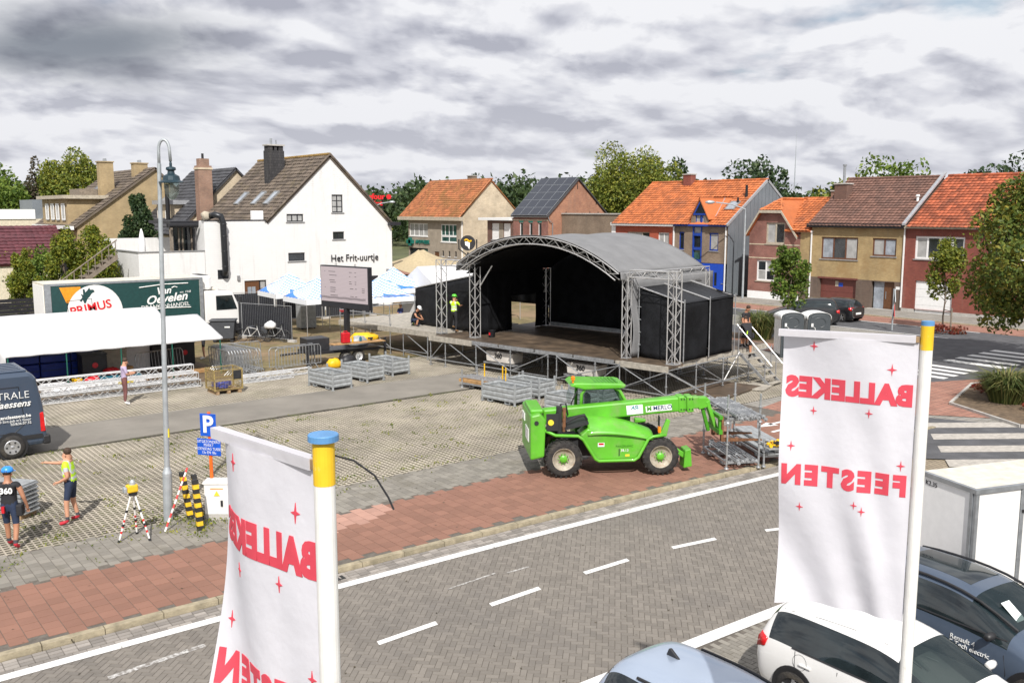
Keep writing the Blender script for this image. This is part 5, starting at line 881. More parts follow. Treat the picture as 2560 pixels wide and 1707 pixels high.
# loose things on and under the stage
bk = thing('bucket', 'black bucket with white mark standing on the stage floor', 'bucket', (0, 0, 0)); MB().lathe([(.13, 0), (.17, .3), (.185, .3), (.185, .33), (.165, .33), (.12, .03)], (0, 0, 0), 16).build('body', 'black_tarp', bk, smooth=False); MB().cb((.0, -.155, .17), (.09, .01, .12)).build('mark', 'sign_red', bk); bk.matrix_basis = st.matrix_basis @ Matrix.Translation((-10.5, 1.5, DZ+.002))
o = MB().cb((0, 0, .03), (3.2, 2.0, .06)).build('floor_sheet', 'deck_ply'); o.location = (29.4, 23.3, .02); o.rotation_euler[2] = R(12); props(o, 'dark wooden board lying on the paving beside the stage stairs', 'board')
o = MB().cb((0, 0, .03), (1.6, .9, .05)).build('floor_sheet', 'deck_edge'); o.location = (31.1, 22.75, .02); o.rotation_euler[2] = R(20); props(o, 'pale wooden board lying at the foot of the stage stairs', 'board')
# ---------------------------------------------------------------- building-site things on the square
mat('lime_paint', (.10, .39, .022), .42, var=.09, scale=1.6, coat=.12, spots=((.22, .27, .12), 2.2, .60, .45)); mat('lime_dark', (.055, .26, .012), .45, var=.1); mat('tyre', (.024, .022, .021), .85, var=.3, scale=8, bump=.4, spots=((.09, .075, .055), 5, .58, .5)); mat('rim_cream', (.36, .32, .255), .5, .1, var=.15, scale=8, spots=((.25, .16, .09), 7, .58, .7)); mat('rust', (.16, .07, .03), .8, var=.3, scale=8)
mat('rubber_black', (.018, .018, .02), .6); mat('orange_lens', (.85, .22, .01), .2, spec=.7); mat('red_lens', (.55, .01, .012), .15, spec=.8); mat('label_white', (.78, .78, .76), .5); mat('label_yellow', (.70, .55, .04), .5); mat('teal', (.01, .20, .25), .5); mat('navy_letter', (.02, .05, .12), .5); glass_mat('cab_glass', (.03, .05, .05), .30)
mat('wood_plank', (.38, .22, .09), .75, var=.2, scale=6); mat('wood_pallet', (.30, .20, .11), .85, var=.2); mat('gold_mesh', (.40, .30, .12), .5, .5, var=.2, scale=9); mat('blue_plastic', (.012, .045, .36), .45, var=.1); mat('flight_black', (.022, .022, .025), .5, var=.15); mat('beige_cabinet', (.42, .38, .31), .6, var=.08); mat('teal_crate', (.015, .13, .19), .5); mat('red_plastic', (.50, .012, .02), .4); mat('yellow_plastic', (.72, .42, .01), .45); mat('white_pvc', (.76, .76, .77), .5, var=.03); mat('tent_white', (.66, .66, .665), .6, var=.02, scale=1.); mat('green_pole', (.01, .10, .07), .5); mat('canvas_beige', (.42, .34, .21), .8, var=.08)
mat('bin_dark', (.045, .048, .055), .55, var=.08); mat('cloth_black2', (.012, .013, .018), .7, var=.2); mat('alu_bright', (.78, .78, .78), .32, .55, var=.05)
# ---- telehandler
tl = thing('telehandler', 'lime green telehandler with lowered boom and big black tyres on the red pavement', 'telehandler', (16.25, 18.09, 0), R(-32.7))
def wheel(par, x, y, r, w, rim_m, hub_m, tread=22, name='wheel'):
    s = -1 if y < 1 else 1; m = Matrix.Rotation(R(90)*(1 if s < 0 else -1), 3, 'X')
    t = MB().lathe([(r*.60, -w*.46), (r*.82, -w*.5), (r*.95, -w*.40), (r*.97, 0), (r*.95, w*.40), (r*.82, w*.5), (r*.60, w*.46)], (x, y, r), 36, m, False).build(name, 'tyre', par, smooth=True)
    b = MB()
    for i in range(tread):
        for sg in (-1, 1):
            a = 2*math.pi*(i+(.5 if sg > 0 else 0))/tread; a2 = a+.16; 
            def P(an, rr, yy): return (x+math.sin(an)*rr, y+yy, r+math.cos(an)*rr)
            h = .05; q = [P(a-h, r*.93, 0), P(a+h, r*.93, 0), P(a2+h, r*.90, sg*w*.48), P(a2-h, r*.90, sg*w*.48), P(a-h, r, 0), P(a+h, r, 0), P(a2+h, r*.985, sg*w*.47), P(a2-h, r*.985, sg*w*.47)]
            b.add(q, [(0, 3, 2, 1), (4, 5, 6, 7), (0, 1, 5, 4), (1, 2, 6, 5), (2, 3, 7, 6), (3, 0, 4, 7)])
    b.build('tread', 'tyre', t)
    rm = MB().lathe([(r*.60, w*.47), (r*.56, w*.47), (r*.52, w*.30), (r*.47, w*.28), (r*.30, w*.16), (.02, w*.18)], (x, y, r), 30, m, False).build('rim', rim_m, t, smooth=True)
    hb = MB().lathe([(r*.2, w*.16), (r*.2, w*.34), (r*.12, w*.40), (.02, w*.42)], (x, y, r), 16, m)
    for i in range(10): a = 2*math.pi*i/10; c = Vector((x+math.cos(a)*r*.27, y+s*w*.22, r+math.sin(a)*r*.27)); hb.bar(c, c+Vector((0, s*w*.1, 0)), .014, 6)
    hb.build('hub', hub_m, t); return t
for x in (.03, 2.71):
    for y in (.19, 1.85): wheel(tl, x, y, .52, .38, 'rim_cream', 'lime_paint')
MB().box(.05, 2.6, .62, 1.45, .45, .95).build('chassis', 'rubber_black', tl); b = MB()
for x in (.03, 2.71): b.bar((x, .3, .52), (x, 1.8, .52), .13, 10)
b.build('axle', 'lime_dark', tl)
# engine side: body between the wheels, curved hood, wheel-arch tubes
bd = MB().prism([(.50, .14, 1.14), (.78, .14, .62), (.93, .14, .44), (2.05, .14, .44), (2.42, .14, 1.06), (2.3, .14, 1.12), (.7, .14, 1.32)], (0, .62, 0)).build('engine_body', 'lime_paint', tl, bev=.04)
def hood(u, v):
    x = .70+1.85*u; top = 1.56-.42*u**1.4+.05*math.sin(math.pi*u); y = .10+.75*v; z = (top-.42*(1-u*.55))+(.42*(1-u*.55))*math.sin(min(1, v*1.5)*math.pi/2); return (x, y-.05*math.sin(math.pi*u)*(1-v), z)
MB().grid(hood, 20, 12).build('hood', 'lime_paint', tl, smooth=True, thick=.02)
MB().path([(-.5, .08, 1.33), (-.2, .06, 1.18), (.42, .06, 1.15), (.56, .06, 1.05), (.90, .06, .50), (1.0, .06, .44), (1.98, .06, .44), (2.1, .06, .52), (2.36, .06, 1.02), (2.48, .06, 1.08), (2.82, .06, 1.12)], .045, 8).build('fender_tube', 'lime_paint', tl, smooth=True)
MB().prism([(.08, .12, 1.35), (.72, .12, 1.5), (.72, .72, 1.62), (.08, .72, 1.5)], (0, 0, -.05)).build('radiator_panel', 'rubber_black', tl); MB().path([(.10, .25, 1.38), (.12, .2, 1.5), (.45, .2, 1.66), (.62, .22, 1.68), (.70, .25, 1.55)], .03, 6).build('grab_rail', 'rubber_black', tl)
put_text(bd, 'lettering', '38.13', .10, 'label_white', (1.72, .13, .70), (1, 0, 0), (0, -1, 0), extrude=.003); put_text(bd, 'lettering', 'PANORAMIC', .085, 'lime_dark', (1.72, .13, .82), (1, 0, 0), (0, -1, 0), extrude=.003)
MB().box(.98, 1.16, .128, .136, .82, .93).build('warning_label', 'label_white', bd); MB().box(1.0, 1.14, .122, .127, .87, .92).build('warning_stripe', 'red_lens', bd); MB().box(1.74, 1.86, .128, .136, .53, .59).build('label', 'label_yellow', bd); MB().box(1.56, 1.585, .128, .136, .55, .75).build('latch', 'rubber_black', bd)
for s in (-1, 1): pass
# rear counterweight
cw = MB().prism([(-.88, .0, .52), (-.50, .0, .60), (-.46, .0, 1.62), (-.62, .0, 1.80), (-.88, .0, 1.74)], (0, 1.95, 0)).build('counterweight', 'lime_paint', tl, bev=.05)
MB().box(-.90, -.885, .35, 1.0, .95, 1.3).build('label', 'label_white', cw); MB().box(-.905, -.885, 1.2, 1.7, 1.35, 1.55).build('label', 'label_white', cw); MB().box(-.86, -.5, .25, 1.6, 1.74, 1.86).build('counterweight_top', 'lime_paint', cw, bev=.04)
MB().lathe([(.06, 0), (.06, .012)], (-.72, -.012, 1.55), 14, Matrix.Rotation(R(90), 3, 'X')).build('filler_cap', 'rubber_black', cw)
b = MB(); b.box(-.45, -.12, .02, .06, 1.32, 1.78); b.build('rear_lamp_plate', 'rubber_black', tl); MB().lathe([(.08, 0), (.08, .02)], (-.33, .018, 1.55), 14, Matrix.Rotation(R(90), 3, 'X')).build('rear_lamp', 'label_yellow', tl); MB().bar((-.08, .2, 1.25), (-.08, .2, 1.95), .085, 10).build('exhaust', 'rubber_black', tl); MB().bar((.06, .22, 1.25), (.06, .22, 1.9), .05, 8).build('exhaust_pipe', 'rust', tl)
# boom
def beam(b, p, q, w, h, up=(0, 0, 1)):
    p, q = Vector(p), Vector(q); d = (q-p).normalized(); u = Vector(up); u = (u-d*u.dot(d)).normalized(); s = d.cross(u)
    vs = [e+u*a*h/2+s*c*w/2 for e in (p, q) for a, c in ((-1, -1), (-1, 1), (1, 1), (1, -1))]; b.add(vs, [(0, 1, 2, 3), (7, 6, 5, 4), (0, 4, 5, 1), (1, 5, 6, 2), (2, 6, 7, 3), (3, 7, 4, 0)]); return b
bm_ = beam(MB(), (-.42, .95, 1.52), (3.45, .95, 1.80), .34, .42).build('boom', 'lime_paint', tl, bev=.05); beam(MB(), (3.45, .95, 1.80), (4.0, .95, 1.84), .27, .34).build('boom_extension', 'lime_paint', bm_, bev=.03)
for x in (3.38, 3.62): beam(MB(), (x, .95, 1.795), (x+.2, .95, 1.81), .39, .47).build('boom_collar', 'lime_paint', bm_, bev=.04)
b = MB()
for x in (3.46, 3.54, 3.70, 3.78):
    for z in (1.95, 1.66): b.bar((x, .765, z), (x, .745, z), .022, 8)
b.build('collar_bolts', 'rubber_black', bm_)
BU = Vector((3.87, 0, .28)).normalized()
lb = MB().prism([Vector((1.92, .772, 1.54)), Vector((2.38, .772, 1.573)), Vector((2.355, .772, 1.83)), Vector((1.895, .772, 1.80))], (0, -.006, 0)).build('boom_label', 'label_white', bm_); put_text(lb, 'lettering', 'ASL', .14, 'teal', Vector((2.14, .764, 1.745)), BU, (0, -1, 0), extrude=.002, shear=.3, bold=.004); put_text(lb, 'lettering', '--- ---- --\n- --- --- -', .055, 'navy_letter', Vector((2.14, .764, 1.62)), BU, (0, -1, 0), extrude=.001)
lb = MB().prism([Vector((2.46, .772, 1.60)), Vector((3.2, .772, 1.655)), Vector((3.18, .772, 1.82)), Vector((2.44, .772, 1.765))], (0, -.004, 0)).build('brand_plate', 'label_white', bm_); put_text(lb, 'lettering', 'MERLO', .17, 'navy_letter', Vector((2.93, .766, 1.725)), BU, (0, -1, 0), extrude=.002, bold=.003); put_text(lb, 'lettering', 'M', .17, 'lime_dark', Vector((2.55, .766, 1.695)), BU, (0, -1, 0), extrude=.002, bold=.008)
hd = MB().prism([(3.95, .83, 1.98), (4.22, .83, 1.98), (4.33, .83, 1.86), (4.26, .83, 1.7), (4.0, .83, 1.62)], (0, .24, 0)).build('boom_head', 'lime_paint', bm_, bev=.02)
b = MB(); beam(b, (4.24, .85, 1.86), (4.5, .85, 1.12), .06, .1, (1, 0, 0)); beam(b, (4.24, 1.05, 1.86), (4.5, 1.05, 1.12), .06, .1, (1, 0, 0)); b.build('head_link', 'lime_paint', bm_, bev=.01); MB().bar((4.12, .95, 1.68), (4.32, .95, 1.0), .055, 8).build('tilt_cylinder', 'lime_dark', bm_); MB().bar((4.28, .95, 1.15), (4.34, .95, .98), .03, 8).build('piston_rod', 'alu_bright', bm_)
cr = MB().box(4.46, 4.56, .42, 1.5, 1.0, 1.12).box(4.46, 4.56, .42, 1.5, 1.42, 1.52).box(4.48, 4.54, .5, .62, 1.0, 1.5).box(4.48, 4.54, 1.3, 1.42, 1.0, 1.5).build('fork_carriage', 'lime_dark', bm_)
for y in (.52, 1.3): MB().prism([(4.56, y, 1.5), (4.62, y, 1.5), (4.63, y, .86), (5.75, y, .80), (5.75, y, .77), (4.56, y, .77)], (0, .12, 0)).build('fork', 'rust', cr)
MB().path([(-.1, .78, 1.55), (.05, .70, 1.9), (.18, .70, 1.92), (.25, .74, 1.6)], .022, 6).build('hydraulic_hose', 'rubber_black', bm_); MB().path([(.1, .74, 1.75), (.3, .66, 1.35), (.42, .6, 1.3)], .02, 6).build('hydraulic_hose', 'rubber_black', bm_)
# cab on the far side of the boom
cb = MB().box(.55, 2.15, 1.28, 2.15, .75, 1.42).build('cab_base', 'lime_dark', tl, bev=.04); MB().path([(.70, 1.24, 1.35), (.72, 1.24, 2.06), (.84, 1.24, 2.22), (1.62, 1.24, 2.24), (1.80, 1.24, 2.15), (2.12, 1.24, 1.6), (2.12, 1.24, 1.4)], .05, 8).build('cab_frame', 'lime_paint', tl, smooth=True); MB().path([(.70, 2.12, 1.35), (.72, 2.12, 2.06), (.84, 2.12, 2.22), (1.62, 2.12, 2.24), (1.80, 2.12, 2.15), (2.12, 2.12, 1.6), (2.12, 2.12, 1.4)], .05, 8).build('cab_frame', 'lime_paint', tl, smooth=True)
MB().add([(.74, 1.25, 1.42), (2.08, 1.25, 1.42), (2.08, 1.25, 1.62), (1.78, 1.25, 2.14), (1.62, 1.25, 2.2), (.84, 1.25, 2.18), (.74, 1.25, 2.05)], [(0, 1, 2, 3, 4, 5, 6)]).build('side_window', 'cab_glass', tl); MB().add([(.74, 2.11, 1.42), (2.08, 2.11, 1.42), (2.08, 2.11, 1.62), (1.78, 2.11, 2.14), (1.62, 2.11, 2.2), (.84, 2.11, 2.18), (.74, 2.11, 2.05)], [(0, 1, 2, 3, 4, 5, 6)]).build('side_window', 'cab_glass', tl)
MB().add([(2.12, 1.27, 1.42), (2.12, 2.1, 1.42), (2.12, 2.1, 1.62), (1.82, 2.1, 2.14), (1.82, 1.27, 2.14), (2.12, 1.27, 1.62)], [(0, 1, 2, 5), (5, 2, 3, 4)]).build('windscreen', 'cab_glass', tl); MB().grid(lambda u, v: (.70-.28*math.sin(math.pi*v*.8)*1.0, 1.27+.84*u, 1.3+.85*v), 6, 8).build('rear_window', 'cab_glass', tl, smooth=True)
MB().path([(.70, 1.27, 1.3), (.45, 1.27, 1.6), (.43, 1.27, 1.8), (.6, 1.27, 2.15)], .02, 6).build('rear_window_trim', 'rubber_black', tl)
rf = MB().prism([(.38, 1.12, 2.30), (.78, 1.12, 2.20), (1.92, 1.12, 2.22), (1.98, 1.12, 2.32), (1.82, 1.12, 2.36), (.5, 1.12, 2.40)], (0, 1.12, 0)).build('cab_roof', 'lime_paint', tl, bev=.04); b = MB()
for i in range(7): b.box(1.1+i*.1, 1.16+i*.1, 1.25, 2.05, 2.375, 2.385)
b.build('roof_grille', 'lime_dark', rf); MB().lathe([(.03, 2.38), (.03, 2.46), (.06, 2.46), (.06, 2.55), (.02, 2.57)], (.48, 1.3, 0), 12).build('beacon', 'orange_lens', rf)
MB().box(.95, 1.35, 1.5, 1.95, 1.3, 1.42).box(.92, 1.04, 1.5, 1.95, 1.42, 1.98).build('seat', 'rubber_black', tl, bev=.05); MB().lathe([(.17, -.015), (.19, 0), (.17, .015)], (1.72, 1.7, 1.66), 18, Matrix.Rotation(R(-55), 3, 'Y')).build('steering_wheel', 'rubber_black', tl)
MB().prism([(2.45, 2.0, 1.0), (2.75, 2.0, 1.0), (2.8, 2.0, 1.1), (2.45, 2.0, 1.15)], (0, .2, 0)).build('far_fender', 'lime_paint', tl, bev=.03)
b = MB(); b.prism([(2.62, .35, .95), (2.95, .35, 1.0), (3.05, .35, 1.45), (2.95, .35, 1.5), (2.8, .35, 1.15)], (0, .1, 0)); beam(b, (2.9, .45, .8), (3.5, .45, .42), .16, .14); b.build('stabiliser_arm', 'lime_paint', tl, bev=.02); MB().prism([(3.45, .25, .62), (3.62, .25, .66), (3.66, .25, .16), (3.42, .25, .12)], (0, .45, 0)).build('stabiliser_foot', 'lime_paint', tl, bev=.02); MB().cb((2.72, .3, 1.22), (.07, .12, .16)).build('indicator', 'orange_lens', tl); MB().cb((2.72, .35, 1.45), (.02, .14, .28)).build('mirror', 'rubber_black', tl)
# ---- stillages
sg = thing('stillage', 'galvanised steel stillage nearest the golden mesh crate', 'stillage', (17.55, 33.84, 0), R(-83), 'galvanised stillages')
for sx in (-1, 1):
    for sy in (-1, 1): MB().box(sx*.84-.03, sx*.84+.03, sy*.45-.03, sy*.45+.03, .03, .82).box(sx*.84-.05, sx*.84+.05, sy*.45-.05, sy*.45+.05, 0, .03).build('post', 'galv_dull', sg)
def corr(p, q, z0, z1):                      # profiled side
    p, q = Vector(p), Vector(q); d = q-p; nrm = Vector((-d.y, d.x, 0)).normalized()
    return MB().grid(lambda u, v: p+d*u+nrm*(.022*(1 if int(v*8.99) % 3 == 1 else 0))+Vector((0, 0, z0+(z1-z0)*v)), 1, 18)
for p, q, nm in (((-.81, -.45, 0), (.81, -.45, 0), 'front_side'), ((.81, .45, 0), (-.81, .45, 0), 'back_side'), ((.84, -.42, 0), (.84, .42, 0), 'end_side'), ((-.84, .42, 0), (-.84, -.42, 0), 'end_side')): corr(p, q, .14, .68).build(nm, 'galv_dull', sg, thick=.012)
MB().box(-.82, .82, -.43, .43, .12, .135).build('floor', 'galv_dull', sg)
for x in (-.45, .45): MB().box(x-.12, x+.12, -.46, .46, .03, .04).box(x-.12, x-.11, -.46, .46, .04, .12).box(x+.11, x+.12, -.46, .46, .04, .12).build('fork_pocket', 'galv_dull', sg)
for x, y, rz, lab in ((19.46, 34.53, -80, 'galvanised steel stillage in the middle beside the screen trailer'), (21.17, 35.18, -84, 'galvanised steel stillage nearest the stage left corner'), (21.33, 26.95, -82, 'galvanised steel stillage in front of the stage, left of the cab'), (22.85, 27.35, -82, 'galvanised steel stillage close under the stage front'), (22.0, 24.05, -82, 'galvanised steel stillage half hidden behind the telehandler cab'), (24.0, 25.0, -82, 'galvanised steel stillage seen through the telehandler cab windows')): dup(sg, (x, y, 0), R(rz), lab)
# ---- rack of planks and of scaffold tubes
def rack(label, loc, rz, L, W, ph, zb=.18, group=None):
    t = thing('scaffold_rack', label, 'rack', loc, rz, group)
    for sx in (-1, 1):
        for sy in (-1, 1): b = MB(); b.bar((sx*L/2, sy*W/2, .04), (sx*L/2, sy*W/2, ph), .03, 8); b.lathe([(.07, 0), (.06, .03), (.03, .05)], (sx*L/2, sy*W/2, 0), 10); b.lathe([(.032, ph*.52), (.055, ph*.53), (.055, ph*.55), (.032, ph*.56)], (sx*L/2, sy*W/2, 0), 10); b.build('post', 'galv', t)
    for sy in (-1, 1): MB().box(-L/2, L/2, sy*W/2-.025, sy*W/2+.025, zb-.03, zb+.03).build('side_beam', 'galv', t)
    for sx in (-1, 1): MB().box(sx*L/2-.025, sx*L/2+.025, -W/2+.03, W/2-.03, zb-.03, zb+.028).build('cross_beam', 'galv', t)
    for x in (-L*.28, L*.28): MB().box(x-.11, x+.11, -W/2, W/2, zb-.13, zb-.12).box(x-.11, x-.10, -W/2, W/2, zb-.12, zb-.03).box(x+.10, x+.11, -W/2, W/2, zb-.12, zb-.03).build('fork_pocket', 'galv', t)
    return t
def tubes(t, n, L, W, z0, seed, m='galv', rows=2):
    g = random.Random(seed)
    for i in range(n):
        y = -W/2+.06+(W-.12)*((i*rows/n) % 1); z = z0+.06*int(i*rows/n); a = g.uniform(-.03, .03); ll = L*g.uniform(.9, 1.08); x = g.uniform(-.15, .15); b = MB(); b.bar((x-ll/2, y-a, z), (x+ll/2, y+a, z+g.uniform(0, .02)), .024, 6)
        for f in (-.48, -.16, .16, .48): b.lathe([(.024, -.005), (.06, -.005), (.06, .005), (.024, .005)], (x+ll*f, y+2*a*f, z+.005), 8, Matrix.Rotation(R(90), 3, 'Y'))
        b.build('scaffold_tube', m, t)
AX = R(-60)
r1 = rack('scaffold rack with loose tubes on the pavement edge, lower one at the telehandler forks', (21.3, 16.46, 0), R(61), 1.75, .95, 1.3); tubes(r1, 7, 2.3, .8, .24, 1, rows=1)
r2 = rack('scaffold rack loaded with rosette tubes, stacked on top of the rack at the forks', (21.3, 16.46, 1.31), R(61), 1.75, .95, .8, zb=.12); tubes(r2, 20, 2.5, .85, .19, 2, rows=2)
r3_ = rack('scaffold rack holding long grey deck planks beside the white edge line', (22.45, 16.25, 0), R(61), 2.4, .9, .8, zb=.3)
for i in range(7): MB().cb((.1, -.30+(i % 4)*.2, .40+.085*(i//4)), (2.9, .19, .06)).build('deck_plank', 'galv_dull', r3_)
o = thing('wedge_coupler_bundle', 'bundle of yellow and black scaffold couplers lying on the deck planks', 'couplers', (21.85, 15.1, .56), R(-25)); g = random.Random(3)
for i in range(60):
    c = Vector((g.uniform(-.42, .42), g.uniform(-.14, .14), .05+g.uniform(0, .12))); MB().lathe([(.035, -.02), (.055, -.02), (.055, .02), (.035, .02)], c, 8, Matrix.Rotation(g.uniform(0, 3), 3, 'X')).build('coupler', 'yellow_plastic' if i % 2 else 'rubber_black', o)
MB().box(-.5, .5, -.2, .2, 0, .02).build('tray', 'galv_dull', o)
pr_ = rack('flat rack stacked with brown planks and yellow posts before the stage', (22.35, 29.3, 0), R(-80), 2.3, .9, .75)
for i in range(8): MB().cb((0, -.34+(i % 4)*.22, .25+.06*(i//4)), (2.7, .2, .05)).build('plank', 'wood_plank', pr_)
for i in range(4): MB().bar((-1.4, -.3+i*.2, .40), (1.4, -.3+i*.2, .40), .03, 7).build('tube', 'galv', pr_)
for i, (x, y) in enumerate(((-.6, .3), (.4, .3), (.75, .1))): MB().bar((x, y, .2), (x, y, .95), .028, 7).build('yellow_post', 'yellow_plastic', pr_)
ds = thing('deck_frame_stack', 'stack of galvanised scaffold decks beside the worker in blue helmet', 'scaffold decks', (3.55, 24.6, .0), R(-52))
for i in range(7):
    z = .12+i*.105; d_ = MB().box(-1.25, 1.25, -.28, .28, z, z+.07).build('scaffold_deck', 'galv_dull', ds); b = MB()
    for j in range(12): b.bar((-1.15+j*.21, -.285, z+.035), (-1.15+j*.21, -.281, z+.035), .018, 6)
    b.build('punched_holes', 'rubber_black', d_)
    MB().bar((-1.3, -.24, z+.03), (-1.3, .24, z+.03), .025, 6).bar((1.3, -.24, z+.03), (1.3, .24, z+.03), .025, 6).build('hook_tube', 'galv', d_)
MB().box(-1.2, 1.2, -.25, .25, 0, .12).build('bearer', 'wood_pallet', ds)
# ---- mesh crate, trusses and barriers
cr = thing('mesh_crate', 'golden wire mesh crate on wooden pallet feet', 'crate', (13.75, 35.5, 0), 0.)
for sx in (-1, 1):
    for sy in (-1, 1): MB().box(sx*.56-.025, sx*.56+.025, sy*.46-.025, sy*.46+.025, .14, .98).build('post', 'gold_mesh', cr)
for z in (.16, .52, .95): 
    for sy in (-1, 1): MB().box(-.535, .535, sy*.46-.015, sy*.46+.015, z, z+.03).build('rail', 'gold_mesh', cr)
    for sx in (-1, 1): MB().box(sx*.56-.015, sx*.56+.015, -.435, .435, z, z+.03).build('rail', 'gold_mesh', cr)
for sy in (-1, 1):
    b = MB()
    for i in range(17): b.bar((-.53+i*.066, sy*.46, .17), (-.53+i*.066, sy*.46, .95), .005, 4)
    for j in range(9): b.bar((-.53, sy*.46, .22+j*.085), (.53, sy*.46, .22+j*.085), .005, 4)
    b.build('wire_mesh', 'gold_mesh', cr)['kind'] = 'stuff'
for sx in (-1, 1):
    b = MB()
    for i in range(13): b.bar((sx*.56, -.43+i*.07, .17), (sx*.56, -.43+i*.07, .95), .005, 4)
    for j in range(9): b.bar((sx*.56, -.43, .22+j*.085), (sx*.56, .43, .22+j*.085), .005, 4)
    b.build('wire_mesh', 'gold_mesh', cr)['kind'] = 'stuff'
for x in (-.45, 0, .45): MB().box(x-.06, x+.06, -.48, .48, 0, .12).build('pallet_foot', 'wood_pallet', cr)
MB().box(-.52, .52, -.44, .44, .12, .14).build('floor', 'wood_pallet', cr); MB().box(.2, .52, -.475, -.468, .55, .9).build('plate', 'flight_black', cr)
g = random.Random(9); pl = thing('blue_plastic_heap', 'blue plastic parts inside the golden mesh crate', 'parts', (13.75, 35.5, .15))
for i in range(9): MB().cb((g.uniform(-.4, .4), g.uniform(-.35, .35), .13+g.uniform(0, .1)), (.2, .14, .2), g.uniform(0, 3)).build('plastic_part', 'blue_plastic', pl, bev=.02)
TL = ['topmost', 'second', 'third', 'lowest']
for i, (y, z, x0, x1) in enumerate(((37.25, .17, 6.6, 13.4), (37.2, .48, 6.7, 13.3), (37.65, .17, 6.9, 13.45), (37.62, .48, 6.8, 13.1), (37.45, .79, 6.7, 13.2))):
    b = MB(); truss(b, (x0, y, z), (x1, y, z), .26, 20, .024, bd=.012); props(b.build('ground_truss', 'alu_bright'), ['long aluminium truss lying lowest at the front of the truss stack', 'long aluminium truss lying second at the front of the truss stack', 'long aluminium truss lying lowest at the back of the truss stack', 'long aluminium truss lying second at the back of the truss stack', 'long aluminium truss on top of the truss stack behind the man in purple'][i], 'truss', 'aluminium trusses lying by the tent')
for p, q, lab in (((15.0, 36.75, .14), (17.3, 36.8, .14), 'short aluminium truss lying on the paving before the barriers'), ((15.1, 37.2, .14), (18.4, 37.3, .14), 'thin aluminium truss lying just behind the short one by the barriers'), ((15.7, 41.5, .16), (15.9, 37.6, .16), 'grey truss lying away from the camera beside the tent pole'), ((16.2, 41.3, .16), (16.4, 38.0, .16), 'grey truss lying between the tent pole and stacked barriers')):
    b = MB(); truss(b, p, q, .24, 9, .02); props(b.build('ground_truss', 'alu_bright' if p[1] < 40 else 'galv'), lab, 'truss', 'aluminium trusses lying by the tent')
ba = thing('crowd_barrier', 'x', 'barrier', (0, 0, 0), 0., 'steel crowd barriers')
MB().path([(-1.15, 0, .2), (-1.15, 0, .95), (-1.05, 0, 1.07), (1.05, 0, 1.07), (1.15, 0, .95), (1.15, 0, .2)], .021, 7).build('frame', 'galv', ba); MB().bar((-1.15, 0, .2), (1.15, 0, .2), .018, 6).build('lower_rail', 'galv', ba)
for i in range(14): MB().bar((-1.0+i*.154, 0, .2), (-1.0+i*.154, 0, 1.06), .009, 5).build('bar', 'galv', ba)
for x in (-.85, .85): MB().path([(x, -.25, .02), (x, 0, .2), (x, .25, .02)], .018, 5).build('foot', 'galv', ba)
def barrier(loc, rz, lab, tilt=0., first=[True]):
    if first[0]: first[0] = False; o = ba; o.location = loc; o.rotation_euler = (tilt, 0, rz); o['label'] = lab
    else: o = dup(ba, loc, rz, lab); o.rotation_euler = (tilt, 0, rz)
    return o
barrier((18.4, 38.45, 0), R(4), 'steel crowd barrier standing in front before the screen trailer'); barrier((18.25, 38.8, 0), R(4), 'steel crowd barrier standing directly behind the front one by the trailer'); barrier((16.6, 41.2, 0), R(-4), 'steel crowd barrier standing alone behind the stacked row')
ORD = ['leftmost', 'second', 'third', 'fourth', 'fifth', 'sixth', 'seventh', 'eighth', 'ninth', 'rightmost']
for i in range(10): barrier((15.35+i*.125+(.18 if i > 7 else 0), 39.9, 0), R(92+i*.6), ORD[i]+(' from the left' if 0 < i < 9 else '')+' of the steel barriers packed upright in a row', R(-5))
barrier((13.1, 41.0, 0), R(14), 'steel crowd barrier leaning inside the tent behind the man in purple', R(-8))
# ---- screen trailer
tr = thing('screen_trailer', 'dark trailer with raised led screen showing a pale text document', 'led screen', (21.68, 39.9, 0), R(-78))
E_ = bpy.data.materials.new('led_face'); E_.use_nodes = True; nb = E_.node_tree.nodes['Principled BSDF']; nb.inputs['Base Color'].default_value = (.30, .26, .27, 1); nb.inputs['Emission Color'].default_value = (.62, .52, .55, 1); nb.inputs['Emission Strength'].default_value = .25; nb.inputs['Roughness'].default_value = .5
wv = N(E_.node_tree, 'ShaderNodeTexWave'); wv.bands_direction = 'Z'; wv.inputs['Scale'].default_value = 5; wv.inputs['Distortion'].default_value = 1.; tcx = N(E_.node_tree, 'ShaderNodeTexCoord'); E_.node_tree.links.new(tcx.outputs['Object'], wv.inputs[0]); rw = ramp(E_.node_tree, [(0, (.25, .21, .22)), (1, (.33, .285, .295))]); E_.node_tree.links.new(wv.outputs[0], rw.inputs[0]); E_.node_tree.links.new(rw.outputs[0], nb.inputs['Base Color']); MATS['led_face'] = E_
sc_ = MB().box(-1.75, 1.75, -.12, .12, 2.45, 4.5).build('screen_case', 'frame_black', tr, bev=.02); MB().box(-1.69, 1.69, -.135, -.122, 2.75, 4.44).build('screen_face', 'led_face', sc_)
mat('screen_text', (.10, .085, .09), .6)
